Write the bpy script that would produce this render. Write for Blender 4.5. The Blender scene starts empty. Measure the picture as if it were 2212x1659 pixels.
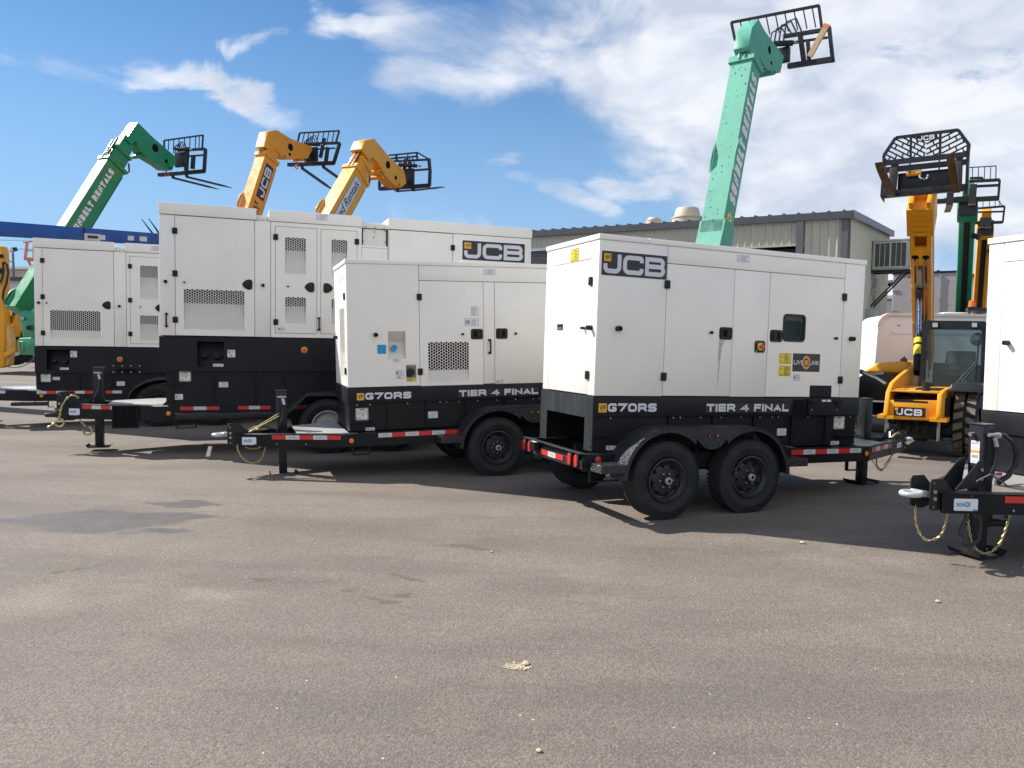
import bpy, bmesh, math, random
from mathutils import Vector as V, Matrix

random.seed(7)
R = math.radians
SC = bpy.context.scene

# ---------------------------------------------------------------- camera
FPX, CX, CY, W0 = 1640.0, 1106.0, 829.5, 2212.0
PIT, ROL, CAMH = R(3.03), 0.0163, 1.60
_up = V((0, math.sin(PIT), math.cos(PIT))); _fw = V((0, math.cos(PIT), -math.sin(PIT))); _rt = V((1, 0, 0))
CR = _rt * math.cos(ROL) + _up * math.sin(ROL)
CU = _up * math.cos(ROL) - _rt * math.sin(ROL)
CP = V((0, 0, CAMH))
cd = bpy.data.cameras.new('camera'); cam = bpy.data.objects.new('camera', cd); SC.collection.objects.link(cam)
m = Matrix((CR, CU, -_fw)).transposed().to_4x4(); m.translation = CP
cam.matrix_world = m
cd.sensor_fit = 'HORIZONTAL'; cd.sensor_width = 36.0; cd.lens = 36.0 * FPX / W0
cd.clip_end = 3000; cd.clip_start = 0.05
SC.camera = cam


def ray(x, y):
    return _fw + CR * ((x - CX) / FPX) - CU * ((y - CY) / FPX)


def at(x, y, z):
    d = ray(x, y); return CP + d * (z / d.dot(_fw))


def hit(x, y, P, n):
    d = ray(x, y); return CP + d * ((P - CP).dot(n) / d.dot(n))


def ground(x, y):
    return hit(x, y, V((0, 0, 0)), V((0, 0, 1)))


# ---------------------------------------------------------------- world, sun, exposure
SUN_AZ, SUN_EL = -67.0, 42.0          # degrees: azimuth to the right of straight ahead, elevation
wd = bpy.data.worlds.new('World'); SC.world = wd; wd.use_nodes = True
wn, wl = wd.node_tree.nodes, wd.node_tree.links
wn.clear()


def N(tree, typ, **kw):
    n = tree.nodes.new(typ)
    for k, v in kw.items():
        if k.startswith('i_'):
            n.inputs[int(k[2:])].default_value = v
        else:
            setattr(n, k, v)
    return n


T = wd.node_tree
sky = N(T, 'ShaderNodeTexSky', sky_type='NISHITA'); sky.sun_disc = False
sky.sun_elevation = R(SUN_EL); sky.sun_rotation = R(SUN_AZ)
sky.altitude = 1500; sky.air_density = 1.3; sky.dust_density = 0.0; sky.ozone_density = 5.0
tc = N(T, 'ShaderNodeTexCoord')
nrm = N(T, 'ShaderNodeVectorMath', operation='NORMALIZE'); wl.new(tc.outputs['Generated'], nrm.inputs[0])
# ragged edges: the direction is shifted by noise before the cloud shapes are looked up
mp = N(T, 'ShaderNodeMapping'); wl.new(nrm.outputs[0], mp.inputs['Vector'])
mp.inputs['Rotation'].default_value = (0, R(25), 0); mp.inputs['Scale'].default_value = (3.0, 3.0, 7.0)
nz = N(T, 'ShaderNodeTexNoise'); wl.new(mp.outputs[0], nz.inputs['Vector'])
nz.inputs['Scale'].default_value = 1.6; nz.inputs['Detail'].default_value = 9; nz.inputs['Roughness'].default_value = .62; nz.inputs['Distortion'].default_value = .6
sub = N(T, 'ShaderNodeVectorMath', operation='SUBTRACT'); wl.new(nz.outputs['Color'], sub.inputs[0]); sub.inputs[1].default_value = (.5, .5, .5)
scl = N(T, 'ShaderNodeVectorMath', operation='SCALE'); wl.new(sub.outputs[0], scl.inputs[0]); scl.inputs['Scale'].default_value = .11
wpos = N(T, 'ShaderNodeVectorMath', operation='ADD'); wl.new(nrm.outputs[0], wpos.inputs[0]); wl.new(scl.outputs[0], wpos.inputs[1])


def mth(op, a, b=None, clamp=False):
    n = N(T, 'ShaderNodeMath', operation=op); n.use_clamp = clamp
    for i, q in enumerate((a, b)):
        if q is None: continue
        if isinstance(q, (int, float)): n.inputs[i].default_value = q
        else: wl.new(q, n.inputs[i])
    return n.outputs[0]


def capsule(p, q, r, amp):
    """a soft cloud streak between two sky directions"""
    a = (V(p) if len(p) == 3 else ray(*p)).normalized(); b = (V(q) if len(q) == 3 else ray(*q)).normalized(); ab = b - a
    s = N(T, 'ShaderNodeVectorMath', operation='SUBTRACT'); wl.new(wpos.outputs[0], s.inputs[0]); s.inputs[1].default_value = a
    d = N(T, 'ShaderNodeVectorMath', operation='DOT_PRODUCT'); wl.new(s.outputs[0], d.inputs[0]); d.inputs[1].default_value = ab / max(ab.dot(ab), 1e-6)
    h = mth('ADD', d.outputs['Value'], 0.0, clamp=True)
    g = N(T, 'ShaderNodeVectorMath', operation='SCALE'); g.inputs[0].default_value = ab; wl.new(h, g.inputs['Scale'])
    e = N(T, 'ShaderNodeVectorMath', operation='SUBTRACT'); wl.new(s.outputs[0], e.inputs[0]); wl.new(g.outputs[0], e.inputs[1])
    l = N(T, 'ShaderNodeVectorMath', operation='LENGTH'); wl.new(e.outputs[0], l.inputs[0])
    mr = N(T, 'ShaderNodeMapRange', interpolation_type='SMOOTHSTEP'); wl.new(l.outputs['Value'], mr.inputs['Value'])
    mr.inputs['From Min'].default_value = r; mr.inputs['From Max'].default_value = r * .15
    mr.inputs['To Min'].default_value = 0; mr.inputs['To Max'].default_value = amp
    return mr.outputs['Result']


CL = [((1560, -150), (2400, 60), .33, 1.7), ((1220, 60), (1460, 270), .10, 1.15), ((1600, 160), (1780, 600), .17, 1.5), ((1900, 230), (2300, 360), .18, 1.6), ((1850, 520), (2250, 470), .09, .35),
      ((1150, 20), (1500, 60), .13, .8), ((480, 100), (720, 35), .016, .6), ((700, 40), (1000, 5), .035, .7), ((860, 20), (1200, 60), .075, .6), ((100, 120), (330, 175), .022, .5), ((300, 160), (480, 178), .028, .8), ((460, 178), (630, 250), .032, .95),
      ((880, 150), (1250, 170), .05, .6), ((1120, 385), (1170, 400), .02, .5), ((1190, 415), (1310, 475), .03, .62), ((1310, 420), (1560, 370), .035, .7),
      ((860, 470), (1050, 480), .025, .45), ((2000, 640), (2250, 620), .06, .6), ((300, 155), (20, 105), .018, .4), ((1950, 560), (2100, 640), .05, .5), ((1080, 360), (1120, 352), .02, .5)]
CL += [((-.6, -1, .75), (.6, -1, .75), 1.0, 1.5)]      # unseen cloud veil added behind the camera as whiter fill light
tot = None
for c in CL:
    o = capsule(*c)
    tot = o if tot is None else mth('MAXIMUM', tot, o)
nz2 = N(T, 'ShaderNodeTexNoise'); mp2 = N(T, 'ShaderNodeMapping'); wl.new(nrm.outputs[0], mp2.inputs['Vector']); wl.new(mp2.outputs[0], nz2.inputs['Vector'])
mp2.inputs['Rotation'].default_value = (0, R(-30), 0); mp2.inputs['Scale'].default_value = (4, 4, 8); nz2.inputs['Distortion'].default_value = .5
nz2.inputs['Scale'].default_value = 1.15; nz2.inputs['Detail'].default_value = 10; nz2.inputs['Roughness'].default_value = .6
dens = mth('MULTIPLY', tot, mth('MAXIMUM', mth('ADD', mth('MULTIPLY', nz2.outputs['Fac'], 2.7), -.50), 0.0))
dens = mth('MINIMUM', dens, .93)
mr = N(T, 'ShaderNodeMapRange', interpolation_type='SMOOTHSTEP'); wl.new(dens, mr.inputs['Value'])
mr.inputs['From Min'].default_value = .10; mr.inputs['From Max'].default_value = .95; mr.inputs['To Max'].default_value = .95
bgc = N(T, 'ShaderNodeMix', data_type='RGBA'); wl.new(mr.outputs['Result'], bgc.inputs['Factor'])
sat = N(T, 'ShaderNodeHueSaturation'); wl.new(sky.outputs[0], sat.inputs['Color']); sat.inputs['Saturation'].default_value = 1.12; sat.inputs['Value'].default_value = 1.0
sep = N(T, 'ShaderNodeSeparateXYZ'); wl.new(nrm.outputs[0], sep.inputs[0])
hz = N(T, 'ShaderNodeMapRange', interpolation_type='SMOOTHSTEP'); wl.new(sep.outputs['Z'], hz.inputs['Value'])
hz.inputs['From Min'].default_value = .42; hz.inputs['From Max'].default_value = -.02; hz.inputs['To Max'].default_value = .92
hm = N(T, 'ShaderNodeMix', data_type='RGBA'); wl.new(hz.outputs['Result'], hm.inputs['Factor']); wl.new(sat.outputs[0], hm.inputs['A']); hm.inputs['B'].default_value = (2.9, 4.8, 7.4, 1)
wl.new(hm.outputs['Result'], bgc.inputs['A'])
nz3 = N(T, 'ShaderNodeTexNoise'); wl.new(mp2.outputs[0], nz3.inputs['Vector']); nz3.inputs['Scale'].default_value = 2.6; nz3.inputs['Detail'].default_value = 9; nz3.inputs['Distortion'].default_value = .5
m3 = N(T, 'ShaderNodeMapRange'); wl.new(nz3.outputs['Fac'], m3.inputs['Value']); m3.inputs['From Min'].default_value = .36; m3.inputs['From Max'].default_value = .66
cn = N(T, 'ShaderNodeMix', data_type='RGBA'); wl.new(m3.outputs['Result'], cn.inputs['Factor'])
cn.inputs['A'].default_value = (5.1, 5.7, 6.8, 1); cn.inputs['B'].default_value = (7.9, 8.1, 8.6, 1)
wl.new(cn.outputs['Result'], bgc.inputs['B'])
bg = N(T, 'ShaderNodeBackground'); wl.new(bgc.outputs['Result'], bg.inputs['Color']); bg.inputs['Strength'].default_value = 0.065
wo = N(T, 'ShaderNodeOutputWorld'); wl.new(bg.outputs[0], wo.inputs['Surface'])

sd = bpy.data.lights.new('sun', 'SUN'); sun = bpy.data.objects.new('sun', sd); SC.collection.objects.link(sun)
sd.energy = 4.1; sd.angle = R(.53); sd.color = (1.0, .955, .88)
sv = V((math.sin(R(SUN_AZ)) * math.cos(R(SUN_EL)), math.cos(R(SUN_AZ)) * math.cos(R(SUN_EL)), math.sin(R(SUN_EL))))
sun.rotation_euler = sv.to_track_quat('Z', 'Y').to_euler(); sun.location = sv * 60
SC.view_settings.view_transform = 'Standard'; SC.view_settings.look = 'None'
SC.view_settings.exposure = 0.9; SC.view_settings.gamma = 1.0; SC.view_settings.use_curve_mapping = False
SC.cycles.max_bounces = 7; SC.cycles.glossy_bounces = 3; SC.cycles.transmission_bounces = 5; SC.cycles.transparent_max_bounces = 6

# ---------------------------------------------------------------- materials
MT = {}


def mat(name, col, rough=.5, metal=0.0, var=.06, scale=2.0, bump=0.0, bscale=60.0, dirt=0.0, dirtcol=(.22, .19, .15), coat=0.0, streak=0.0):
    if name in MT: return MT[name]
    ma = bpy.data.materials.new(name); ma.use_nodes = True; MT[name] = ma
    t = ma.node_tree; nd, lk = t.nodes, t.links; b = nd['Principled BSDF']
    b.inputs['Roughness'].default_value = rough; b.inputs['Metallic'].default_value = metal
    if coat: b.inputs['Coat Weight'].default_value = coat; b.inputs['Coat Roughness'].default_value = .08
    co = N(t, 'ShaderNodeTexCoord').outputs['Object']
    n1 = N(t, 'ShaderNodeTexNoise'); lk.new(co, n1.inputs['Vector']); n1.inputs['Scale'].default_value = scale; n1.inputs['Detail'].default_value = 5
    mr = N(t, 'ShaderNodeMapRange'); lk.new(n1.outputs['Fac'], mr.inputs['Value'])
    mr.inputs['From Min'].default_value = .3; mr.inputs['From Max'].default_value = .7; mr.inputs['To Min'].default_value = 1 - var; mr.inputs['To Max'].default_value = 1 + var
    mx = N(t, 'ShaderNodeMix', data_type='RGBA', blend_type='MULTIPLY'); mx.inputs['Factor'].default_value = 1.0
    mx.inputs['A'].default_value = (*col, 1); lk.new(mr.outputs['Result'], mx.inputs['B']); out = mx.outputs['Result']
    if dirt or streak:
        mp = N(t, 'ShaderNodeMapping'); lk.new(co, mp.inputs['Vector'])
        mp.inputs['Scale'].default_value = (1, 1, .12) if streak else (1, 1, 1)
        n2 = N(t, 'ShaderNodeTexNoise'); lk.new(mp.outputs[0], n2.inputs['Vector']); n2.inputs['Scale'].default_value = 9 if streak else 3.5; n2.inputs['Detail'].default_value = 9; n2.inputs['Roughness'].default_value = .65
        m2 = N(t, 'ShaderNodeMapRange'); lk.new(n2.outputs['Fac'], m2.inputs['Value']); m2.inputs['From Min'].default_value = .5; m2.inputs['From Max'].default_value = .78
        m2.inputs['To Max'].default_value = dirt + streak
        m3 = N(t, 'ShaderNodeMix', data_type='RGBA'); lk.new(m2.outputs['Result'], m3.inputs['Factor']); lk.new(out, m3.inputs['A']); m3.inputs['B'].default_value = (*dirtcol, 1); out = m3.outputs['Result']
        rr = N(t, 'ShaderNodeMapRange'); lk.new(n2.outputs['Fac'], rr.inputs['Value']); rr.inputs['From Min'].default_value = .35; rr.inputs['From Max'].default_value = .7
        rr.inputs['To Min'].default_value = max(rough - .07, .03); rr.inputs['To Max'].default_value = min(rough + .2, 1); lk.new(rr.outputs['Result'], b.inputs['Roughness'])
    lk.new(out, b.inputs['Base Color'])
    if bump:
        n4 = N(t, 'ShaderNodeTexNoise'); lk.new(co, n4.inputs['Vector']); n4.inputs['Scale'].default_value = bscale; n4.inputs['Detail'].default_value = 4
        bp = N(t, 'ShaderNodeBump'); bp.inputs['Strength'].default_value = bump; bp.inputs['Distance'].default_value = .004; lk.new(n4.outputs['Fac'], bp.inputs['Height']); lk.new(bp.outputs[0], b.inputs['Normal'])
    return ma


WHITE = mat('white_paint', (.86, .83, .765), .34, var=.03, scale=1.3, dirt=.10, dirtcol=(.52, .48, .40), bump=.35, bscale=2.2)
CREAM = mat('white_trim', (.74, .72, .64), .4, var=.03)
BLACK = mat('black_powder_coat', (.012, .013, .015), .36, var=.15, scale=3, dirt=.07, dirtcol=(.08, .075, .065), bump=.12, bscale=220)
BLACK2 = mat('black_band_paint', (.014, .015, .018), .40, var=.12, scale=3, dirt=.08, dirtcol=(.08, .078, .075), bump=.12, bscale=220)
DUSTY = mat('dusty_black_paint', (.028, .032, .034), .5, var=.2, streak=.30, dirtcol=(.10, .11, .11))
SATIN = mat('satin_black_steel', (.02, .021, .024), .28, var=.15, dirt=.08, dirtcol=(.1, .09, .08))
PLASTIC = mat('black_plastic', (.013, .013, .015), .42, var=.1, bump=.15, bscale=300)
DARK = mat('dark_interior', (.006, .006, .007), .9)
RUBBER = mat('tyre_rubber', (.027, .028, .030), .72, var=.25, scale=6, dirt=.25, dirtcol=(.07, .062, .052), bump=.3, bscale=130)
RIMBLK = mat('black_rim_paint', (.030, .033, .040), .27, var=.15, dirt=.15, dirtcol=(.09, .08, .07))
RIMGREY = mat('grey_rim_paint', (.42, .42, .40), .45, var=.1)
STEEL = mat('bare_steel', (.42, .42, .43), .35, metal=.9, var=.1)
SILVER = mat('silver_paint', (.50, .51, .53), .38, metal=.25, var=.05)
CHROME = mat('chrome', (.8, .8, .8), .08, metal=1.0)
ZINC = mat('yellow_zinc', (.50, .42, .20), .38, metal=.75, var=.2, scale=20)
RUSTY = mat('rusty_chain_steel', (.20, .12, .055), .6, metal=.5, var=.4, scale=25)
TAPER = mat('red_reflective', (.58, .035, .028), .35, var=.06, scale=40)
TAPEW = mat('white_reflective', (.58, .58, .58), .3, var=.06, scale=40)
AMBER = mat('amber_lens', (.75, .24, .02), .2, var=.15, scale=80)
REDL = mat('red_lens', (.62, .03, .025), .2, var=.15, scale=80)
STICK = mat('sticker_white', (.72, .73, .75), .4, var=.02)
INK = mat('sticker_ink', (.03, .03, .035), .5)
GREYINK = mat('grey_ink', (.30, .31, .33), .5)
for q_ in (BLACK, BLACK2, SATIN, PLASTIC, DARK, RIMBLK, RUBBER, DUSTY): q_.node_tree.nodes['Principled BSDF'].inputs['Specular IOR Level'].default_value = .28 if q_ in (SATIN, RIMBLK, PLASTIC) else .2
YELS = mat('sticker_yellow', (.80, .62, .03), .4)
BLUES = mat('sticker_blue', (.02, .28, .55), .4)
ORANGES = mat('sticker_orange', (.80, .32, .03), .4)
REDS = mat('sticker_red', (.6, .05, .06), .4)
LOGOY = mat('logo_yellow', (.80, .42, .03), .4)
LOGOK = mat('logo_black', (.022, .022, .025), .4)
LOGOW = mat('logo_white', (.66, .66, .70), .4)
YEL = mat('yellow_machine_paint', (.80, .35, .010), .38, var=.08, scale=1.5, dirt=.22, dirtcol=(.45, .25, .07))
YELD = mat('dusty_yellow_paint', (.76, .32, .02), .5, var=.08, scale=1.5, dirt=.22, dirtcol=(.52, .25, .07))
GREEN = mat('green_machine_paint', (.006, .235, .082), .34, var=.12, scale=1.2, dirt=.18, dirtcol=(.06, .17, .09), coat=.3)
TEAL = mat('teal_machine_paint', (.10, .39, .28), .5, var=.08, scale=1.2, dirt=.22, dirtcol=(.14, .27, .21))
BLUEP = mat('blue_beam_paint', (.014, .10, .38), .45, var=.12, scale=2, dirt=.2, dirtcol=(.03, .07, .16))
HOSE = mat('hydraulic_hose', (.02, .02, .02), .5)
FORK = mat('worn_fork_steel', (.11, .062, .032), .5, metal=.3, var=.35, scale=9, dirt=.4, dirtcol=(.22, .2, .18))
FORKD = mat('dark_fork_steel', (.035, .032, .032), .45, metal=.3, var=.3, scale=9)
WOOD = mat('pale_lumber', (.50, .33, .19), .7, var=.15, scale=12)
ALU = mat('aluminium_sheet', (.70, .72, .74), .35, metal=.6, var=.08)


def glassmat():
    ma = bpy.data.materials.new('tinted_glass'); ma.use_nodes = True; t = ma.node_tree; b = t.nodes['Principled BSDF']
    b.inputs['Base Color'].default_value = (.30, .40, .41, 1); b.inputs['Transmission Weight'].default_value = .9; b.inputs['Roughness'].default_value = .02; b.inputs['IOR'].default_value = 1.1
    b.inputs['Specular IOR Level'].default_value = .8; b.inputs['Coat Weight'].default_value = .4
    return ma


GLASS = glassmat()


def chequer():
    """raised diamond tread plate"""
    ma = mat('black_tread_plate', (.022, .024, .028), .3, var=.15, dirt=.15, dirtcol=(.10, .10, .10)); t = ma.node_tree; lk = t.links; b = t.nodes['Principled BSDF']
    co = N(t, 'ShaderNodeTexCoord').outputs['Object']
    hs = []
    for ang, off in ((45, 0), (-45, .5)):
        mp = N(t, 'ShaderNodeMapping'); lk.new(co, mp.inputs['Vector']); mp.inputs['Rotation'].default_value = (R(ang), R(ang), R(ang)); mp.inputs['Scale'].default_value = (28, 28, 62)
        vo = N(t, 'ShaderNodeTexVoronoi'); lk.new(mp.outputs[0], vo.inputs['Vector']); vo.inputs['Scale'].default_value = 1; vo.inputs['Randomness'].default_value = 0
        m1 = N(t, 'ShaderNodeMapRange'); lk.new(vo.outputs['Distance'], m1.inputs['Value']); m1.inputs['From Min'].default_value = .42; m1.inputs['From Max'].default_value = .2; hs.append(m1.outputs['Result'])
    ad = N(t, 'ShaderNodeMath', operation='MAXIMUM'); lk.new(hs[0], ad.inputs[0]); lk.new(hs[1], ad.inputs[1])
    bp = N(t, 'ShaderNodeBump'); bp.inputs['Strength'].default_value = .9; bp.inputs['Distance'].default_value = .004; lk.new(ad.outputs[0], bp.inputs['Height']); lk.new(bp.outputs[0], b.inputs['Normal'])
    return ma


TREAD = chequer()
DECK = mat('tread_deck_plate', (.42, .42, .41), .45, metal=.35, var=.15, bump=.5, bscale=90)


def cladding(name, col, pitch, sharp=.12):
    """ribbed sheet steel whose ribs run up the wall (u = distance along the wall, from the object X axis)"""
    ma = mat(name, col, .5, var=.07, scale=.6, streak=.30, dirtcol=tuple(c * .55 for c in col))
    return ma


# ---------------------------------------------------------------- mesh helpers
class Pl:
    """a flat face of a thing: pt(a, b, d) is a along, b up, d outwards"""
    def __init__(s, o, u, v, n): s.o, s.u, s.v, s.n = V(o), V(u), V(v), V(n)
    def pt(s, a, b, d=0.0): return s.o + s.u * a + s.v * b + s.n * d


class M:
    def __init__(s): s.v, s.f, s.mi, s.ms = [], [], [], []
    def _m(s, m):
        if m not in s.ms: s.ms.append(m)
        return s.ms.index(m)
    def poly(s, pts, m):
        i = len(s.v); s.v += [tuple(p) for p in pts]; s.f.append(tuple(range(i, i + len(pts)))); s.mi.append(s._m(m))
    def raw(s, vs, fs, m):
        i = len(s.v); s.v += [tuple(p) for p in vs]; k = s._m(m)
        for f in fs: s.f.append(tuple(i + q for q in f)); s.mi.append(k)
    def prism(s, pts, vec, m):
        n = len(pts); vec = V(vec); a = [V(p) for p in pts]
        s.raw(a + [p + vec for p in a], [tuple(range(n))[::-1], tuple(range(n, 2 * n))] + [(i, (i + 1) % n, n + (i + 1) % n, n + i) for i in range(n)], m)
    def box(s, a, b, m):
        x0, y0, z0 = a; x1, y1, z1 = b
        s.prism([(x0, y0, z0), (x1, y0, z0), (x1, y1, z0), (x0, y1, z0)], (0, 0, z1 - z0), m)
    def rect(s, pl, a0, b0, a1, b1, d0, d1, m):
        s.prism([pl.pt(a0, b0, d0), pl.pt(a1, b0, d0), pl.pt(a1, b1, d0), pl.pt(a0, b1, d0)], pl.n * (d1 - d0), m)
    def rrect(s, pl, a0, b0, a1, b1, r, d0, d1, m, k=4):
        s.prism([pl.pt(a, b, d0) for a, b in rr2(a0, b0, a1, b1, r, k)], pl.n * (d1 - d0), m)
    def cyl(s, p, q, r, m, n=14, r2=None):
        p, q = V(p), V(q); r2 = r if r2 is None else r2; z = (q - p).normalized(); x = z.orthogonal().normalized(); y = z.cross(x)
        vs = [p + (x * math.cos(t) + y * math.sin(t)) * r for t in [i * 2 * math.pi / n for i in range(n)]] + [q + (x * math.cos(t) + y * math.sin(t)) * r2 for t in [i * 2 * math.pi / n for i in range(n)]]
        s.raw(vs, [tuple(range(n))[::-1], tuple(range(n, 2 * n))] + [(i, (i + 1) % n, n + (i + 1) % n, n + i) for i in range(n)], m)
    def beam(s, p, q, w, h, m, up=(0, 0, 1)):
        """rectangular bar from p to q, w across, h along up"""
        p, q = V(p), V(q); t = (q - p).normalized(); u = V(up); r = t.cross(u)
        if r.length < 1e-4: r = t.orthogonal()
        r.normalize(); u = r.cross(t)
        c = [p + r * (w / 2 * i) + u * (h / 2 * j) for i, j in ((-1, -1), (1, -1), (1, 1), (-1, 1))]
        s.prism(c, q - p, m)
    def tube(s, pts, r, m, n=8, closed=False):
        pts = [V(p) for p in pts]; k = len(pts); vs = []; pu = None
        for i in range(k):
            if closed: t = pts[(i + 1) % k] - pts[i - 1]
            else: t = pts[min(i + 1, k - 1)] - pts[max(i - 1, 0)]
            t.normalize()
            if pu is None: pu = t.orthogonal().normalized()
            pu = (pu - t * pu.dot(t)).normalized(); w = t.cross(pu)
            vs += [pts[i] + (pu * math.cos(a) + w * math.sin(a)) * r for a in [j * 2 * math.pi / n for j in range(n)]]
        fs = []
        for i in range(k if closed else k - 1):
            a, b = i * n, ((i + 1) % k) * n
            if closed and i == k - 1:   # match the seam
                best = min(range(n), key=lambda o: (vs[a] - vs[b + o]).length)
                fs += [(a + j, a + (j + 1) % n, b + (j + 1 + best) % n, b + (j + best) % n) for j in range(n)]
            else: fs += [(a + j, a + (j + 1) % n, b + (j + 1) % n, b + j) for j in range(n)]
        if not closed: fs += [tuple(range(n))[::-1], tuple(range((k - 1) * n, k * n))]
        s.raw(vs, fs, m)
    def lathe(s, prof, o, ax, m, n=40):
        """prof: (radius, distance along the axis)"""
        o, z = V(o), V(ax).normalized(); x = z.orthogonal().normalized(); y = z.cross(x); k = len(prof); vs = []
        for j in range(n):
            t = j * 2 * math.pi / n; e = x * math.cos(t) + y * math.sin(t)
            vs += [o + e * r + z * h for r, h in prof]
        s.raw(vs, [(j * k + i, j * k + i + 1, ((j + 1) % n) * k + i + 1, ((j + 1) % n) * k + i) for j in range(n) for i in range(k - 1)], m)
    def build(s, name, parent=None, bevel=0.0, seg=2, ang=40, label=None):
        me = bpy.data.meshes.new(name); me.from_pydata(s.v, [], s.f)
        for q in s.ms: me.materials.append(q)
        me.polygons.foreach_set('material_index', s.mi)
        bm = bmesh.new(); bm.from_mesh(me)
        bmesh.ops.recalc_face_normals(bm, faces=bm.faces)
        if bevel:
            es = [e for e in bm.edges if e.is_manifold and e.calc_face_angle(0) > R(30)]
            bmesh.ops.bevel(bm, geom=es, offset=bevel, segments=seg, profile=.5, affect='EDGES', clamp_overlap=True)
        bm.to_mesh(me); bm.free()
        me.shade_smooth(); me.set_sharp_from_angle(angle=R(ang))
        o = bpy.data.objects.new(name, me); SC.collection.objects.link(o)
        if parent is not None: o.parent = parent
        if label: o['label'] = label
        return o


def rr2(a0, b0, a1, b1, r, k=4):
    o = []
    for cx, cy, t0 in ((a1 - r, b0 + r, -90), (a1 - r, b1 - r, 0), (a0 + r, b1 - r, 90), (a0 + r, b0 + r, 180)):
        for i in range(k + 1):
            t = R(t0 + 90 * i / k); o.append((cx + r * math.cos(t), cy + r * math.sin(t)))
    return o


def thing(name, label, cat, mw=None, group=None):
    o = bpy.data.objects.new(name, None); SC.collection.objects.link(o); o['label'] = label; o['category'] = cat
    if group: o['group'] = group
    if mw is not None: o.matrix_world = mw
    o.empty_display_size = .2
    return o


def tag(o, label, cat, group=None, kind=None):
    o['label'] = label; o['category'] = cat
    if group: o['group'] = group
    if kind: o['kind'] = kind
    return o


def frame(o, yaw, pitch=0.0):
    """matrix: X forward at blender yaw (deg), nose pushed down by pitch"""
    return Matrix.Translation(V(o)) @ Matrix.Rotation(R(yaw), 4, 'Z') @ Matrix.Rotation(R(pitch), 4, 'Y')


def children(o): return [c for c in bpy.data.objects if c.parent == o]


def copy_tree(o, parent=None):
    c = o.copy(); SC.collection.objects.link(c)
    if parent is not None: c.parent = parent
    for ch in children(o): copy_tree(ch, c)
    return c


# ---------------------------------------------------------------- lettering drawn with wide strokes
GL = {'J': [[(0, .34), (0, 0), (1, 0), (1, 1)]], 'C': [[(1, .70), (1, 1), (0, 1), (0, 0), (1, 0), (1, .30)]],
      'B': [[(0, 0), (0, 1)], [(0, 1), (.97, 1), (.97, .52), (0, .52)], [(0, .52), (1, .52), (1, 0), (0, 0)]], 'G': [[(1, .74), (1, 1), (0, 1), (0, 0), (1, 0), (1, .46), (.5, .46)]],
      '7': [[(0, 1), (1, 1), (.36, 0)]], '0': [[(.5, 0), (1, 0), (1, 1), (0, 1), (0, 0), (.5, 0)]], 'O': [[(.5, 0), (1, 0), (1, 1), (0, 1), (0, 0), (.5, 0)]],
      'R': [[(0, 0), (0, 1)], [(0, 1), (1, 1), (1, .42), (0, .42)], [(.62, .42), (1, 0)]], 'S': [[(1, .76), (1, 1), (0, 1), (0, .5), (1, .5), (1, 0), (0, 0), (0, .24)]],
      'T': [[(0, 1), (1, 1)], [(.5, 1), (.5, 0)]], 'I': [[(.5, 0), (.5, 1)]], 'E': [[(1, 1), (0, 1), (0, 0), (1, 0)], [(0, .5), (.94, .5)]], '4': [[(.78, 0), (.78, 1), (0, .3), (1.05, .3)]],
      'F': [[(1, 1), (0, 1), (0, 0)], [(0, .5), (.92, .5)]], 'N': [[(0, 0), (0, 1), (1, 0), (1, 1)]], 'A': [[(0, 0), (.5, 1), (1, 0)], [(.22, .28), (.78, .28)]], 'L': [[(0, 1), (0, 0), (1, 0)]],
      'M': [[(0, 0), (0, 1), (.5, .25), (1, 1), (1, 0)]], 'D': [[(0, 0), (0, 1)], [(0, 1), (1, 1), (1, 0), (0, 0)]], 'U': [[(0, 1), (0, 0), (1, 0), (1, 1)]], 'V': [[(0, 1), (.5, 0), (1, 1)]],
      'K': [[(0, 0), (0, 1)], [(1, 1), (.08, .5), (1, 0)]], 'P': [[(0, 0), (0, 1)], [(0, 1), (1, 1), (1, .45), (0, .45)]], 'X': [[(0, 0), (1, 1)], [(0, 1), (1, 0)]]}
ROUND = set('JCBG0ORSDUP')
NARROW = {'I': 0.0, '4': 1.0, 'L': .85, 'F': .88, 'E': .9, 'T': .95, 'J': .85, ' ': .5, 'M': 1.2}


def strip(pts, t, closed=False):
    """2-D quads of a stroke of width t along pts, mitred"""
    n = len(pts); L, Rr = [], []
    for i in range(n):
        p = V(pts[i]); a = V(pts[i - 1]) if i else None; b = V(pts[i + 1]) if i < n - 1 else None
        d1 = (p - a).normalized() if a is not None else None; d2 = (b - p).normalized() if b is not None else None
        if d1 is None: d1 = d2
        if d2 is None: d2 = d1
        n1 = V((-d1.y, d1.x)); n2 = V((-d2.y, d2.x)); mm = (n1 + n2)
        if mm.length < .2: mm = n1
        mm.normalize(); k = 1 / max(mm.dot(n1), .42)
        L.append(p + mm * (t / 2 * k)); Rr.append(p - mm * (t / 2 * k))
    return [(L[i], Rr[i], Rr[i + 1], L[i + 1]) for i in range(n - 1)]


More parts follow.
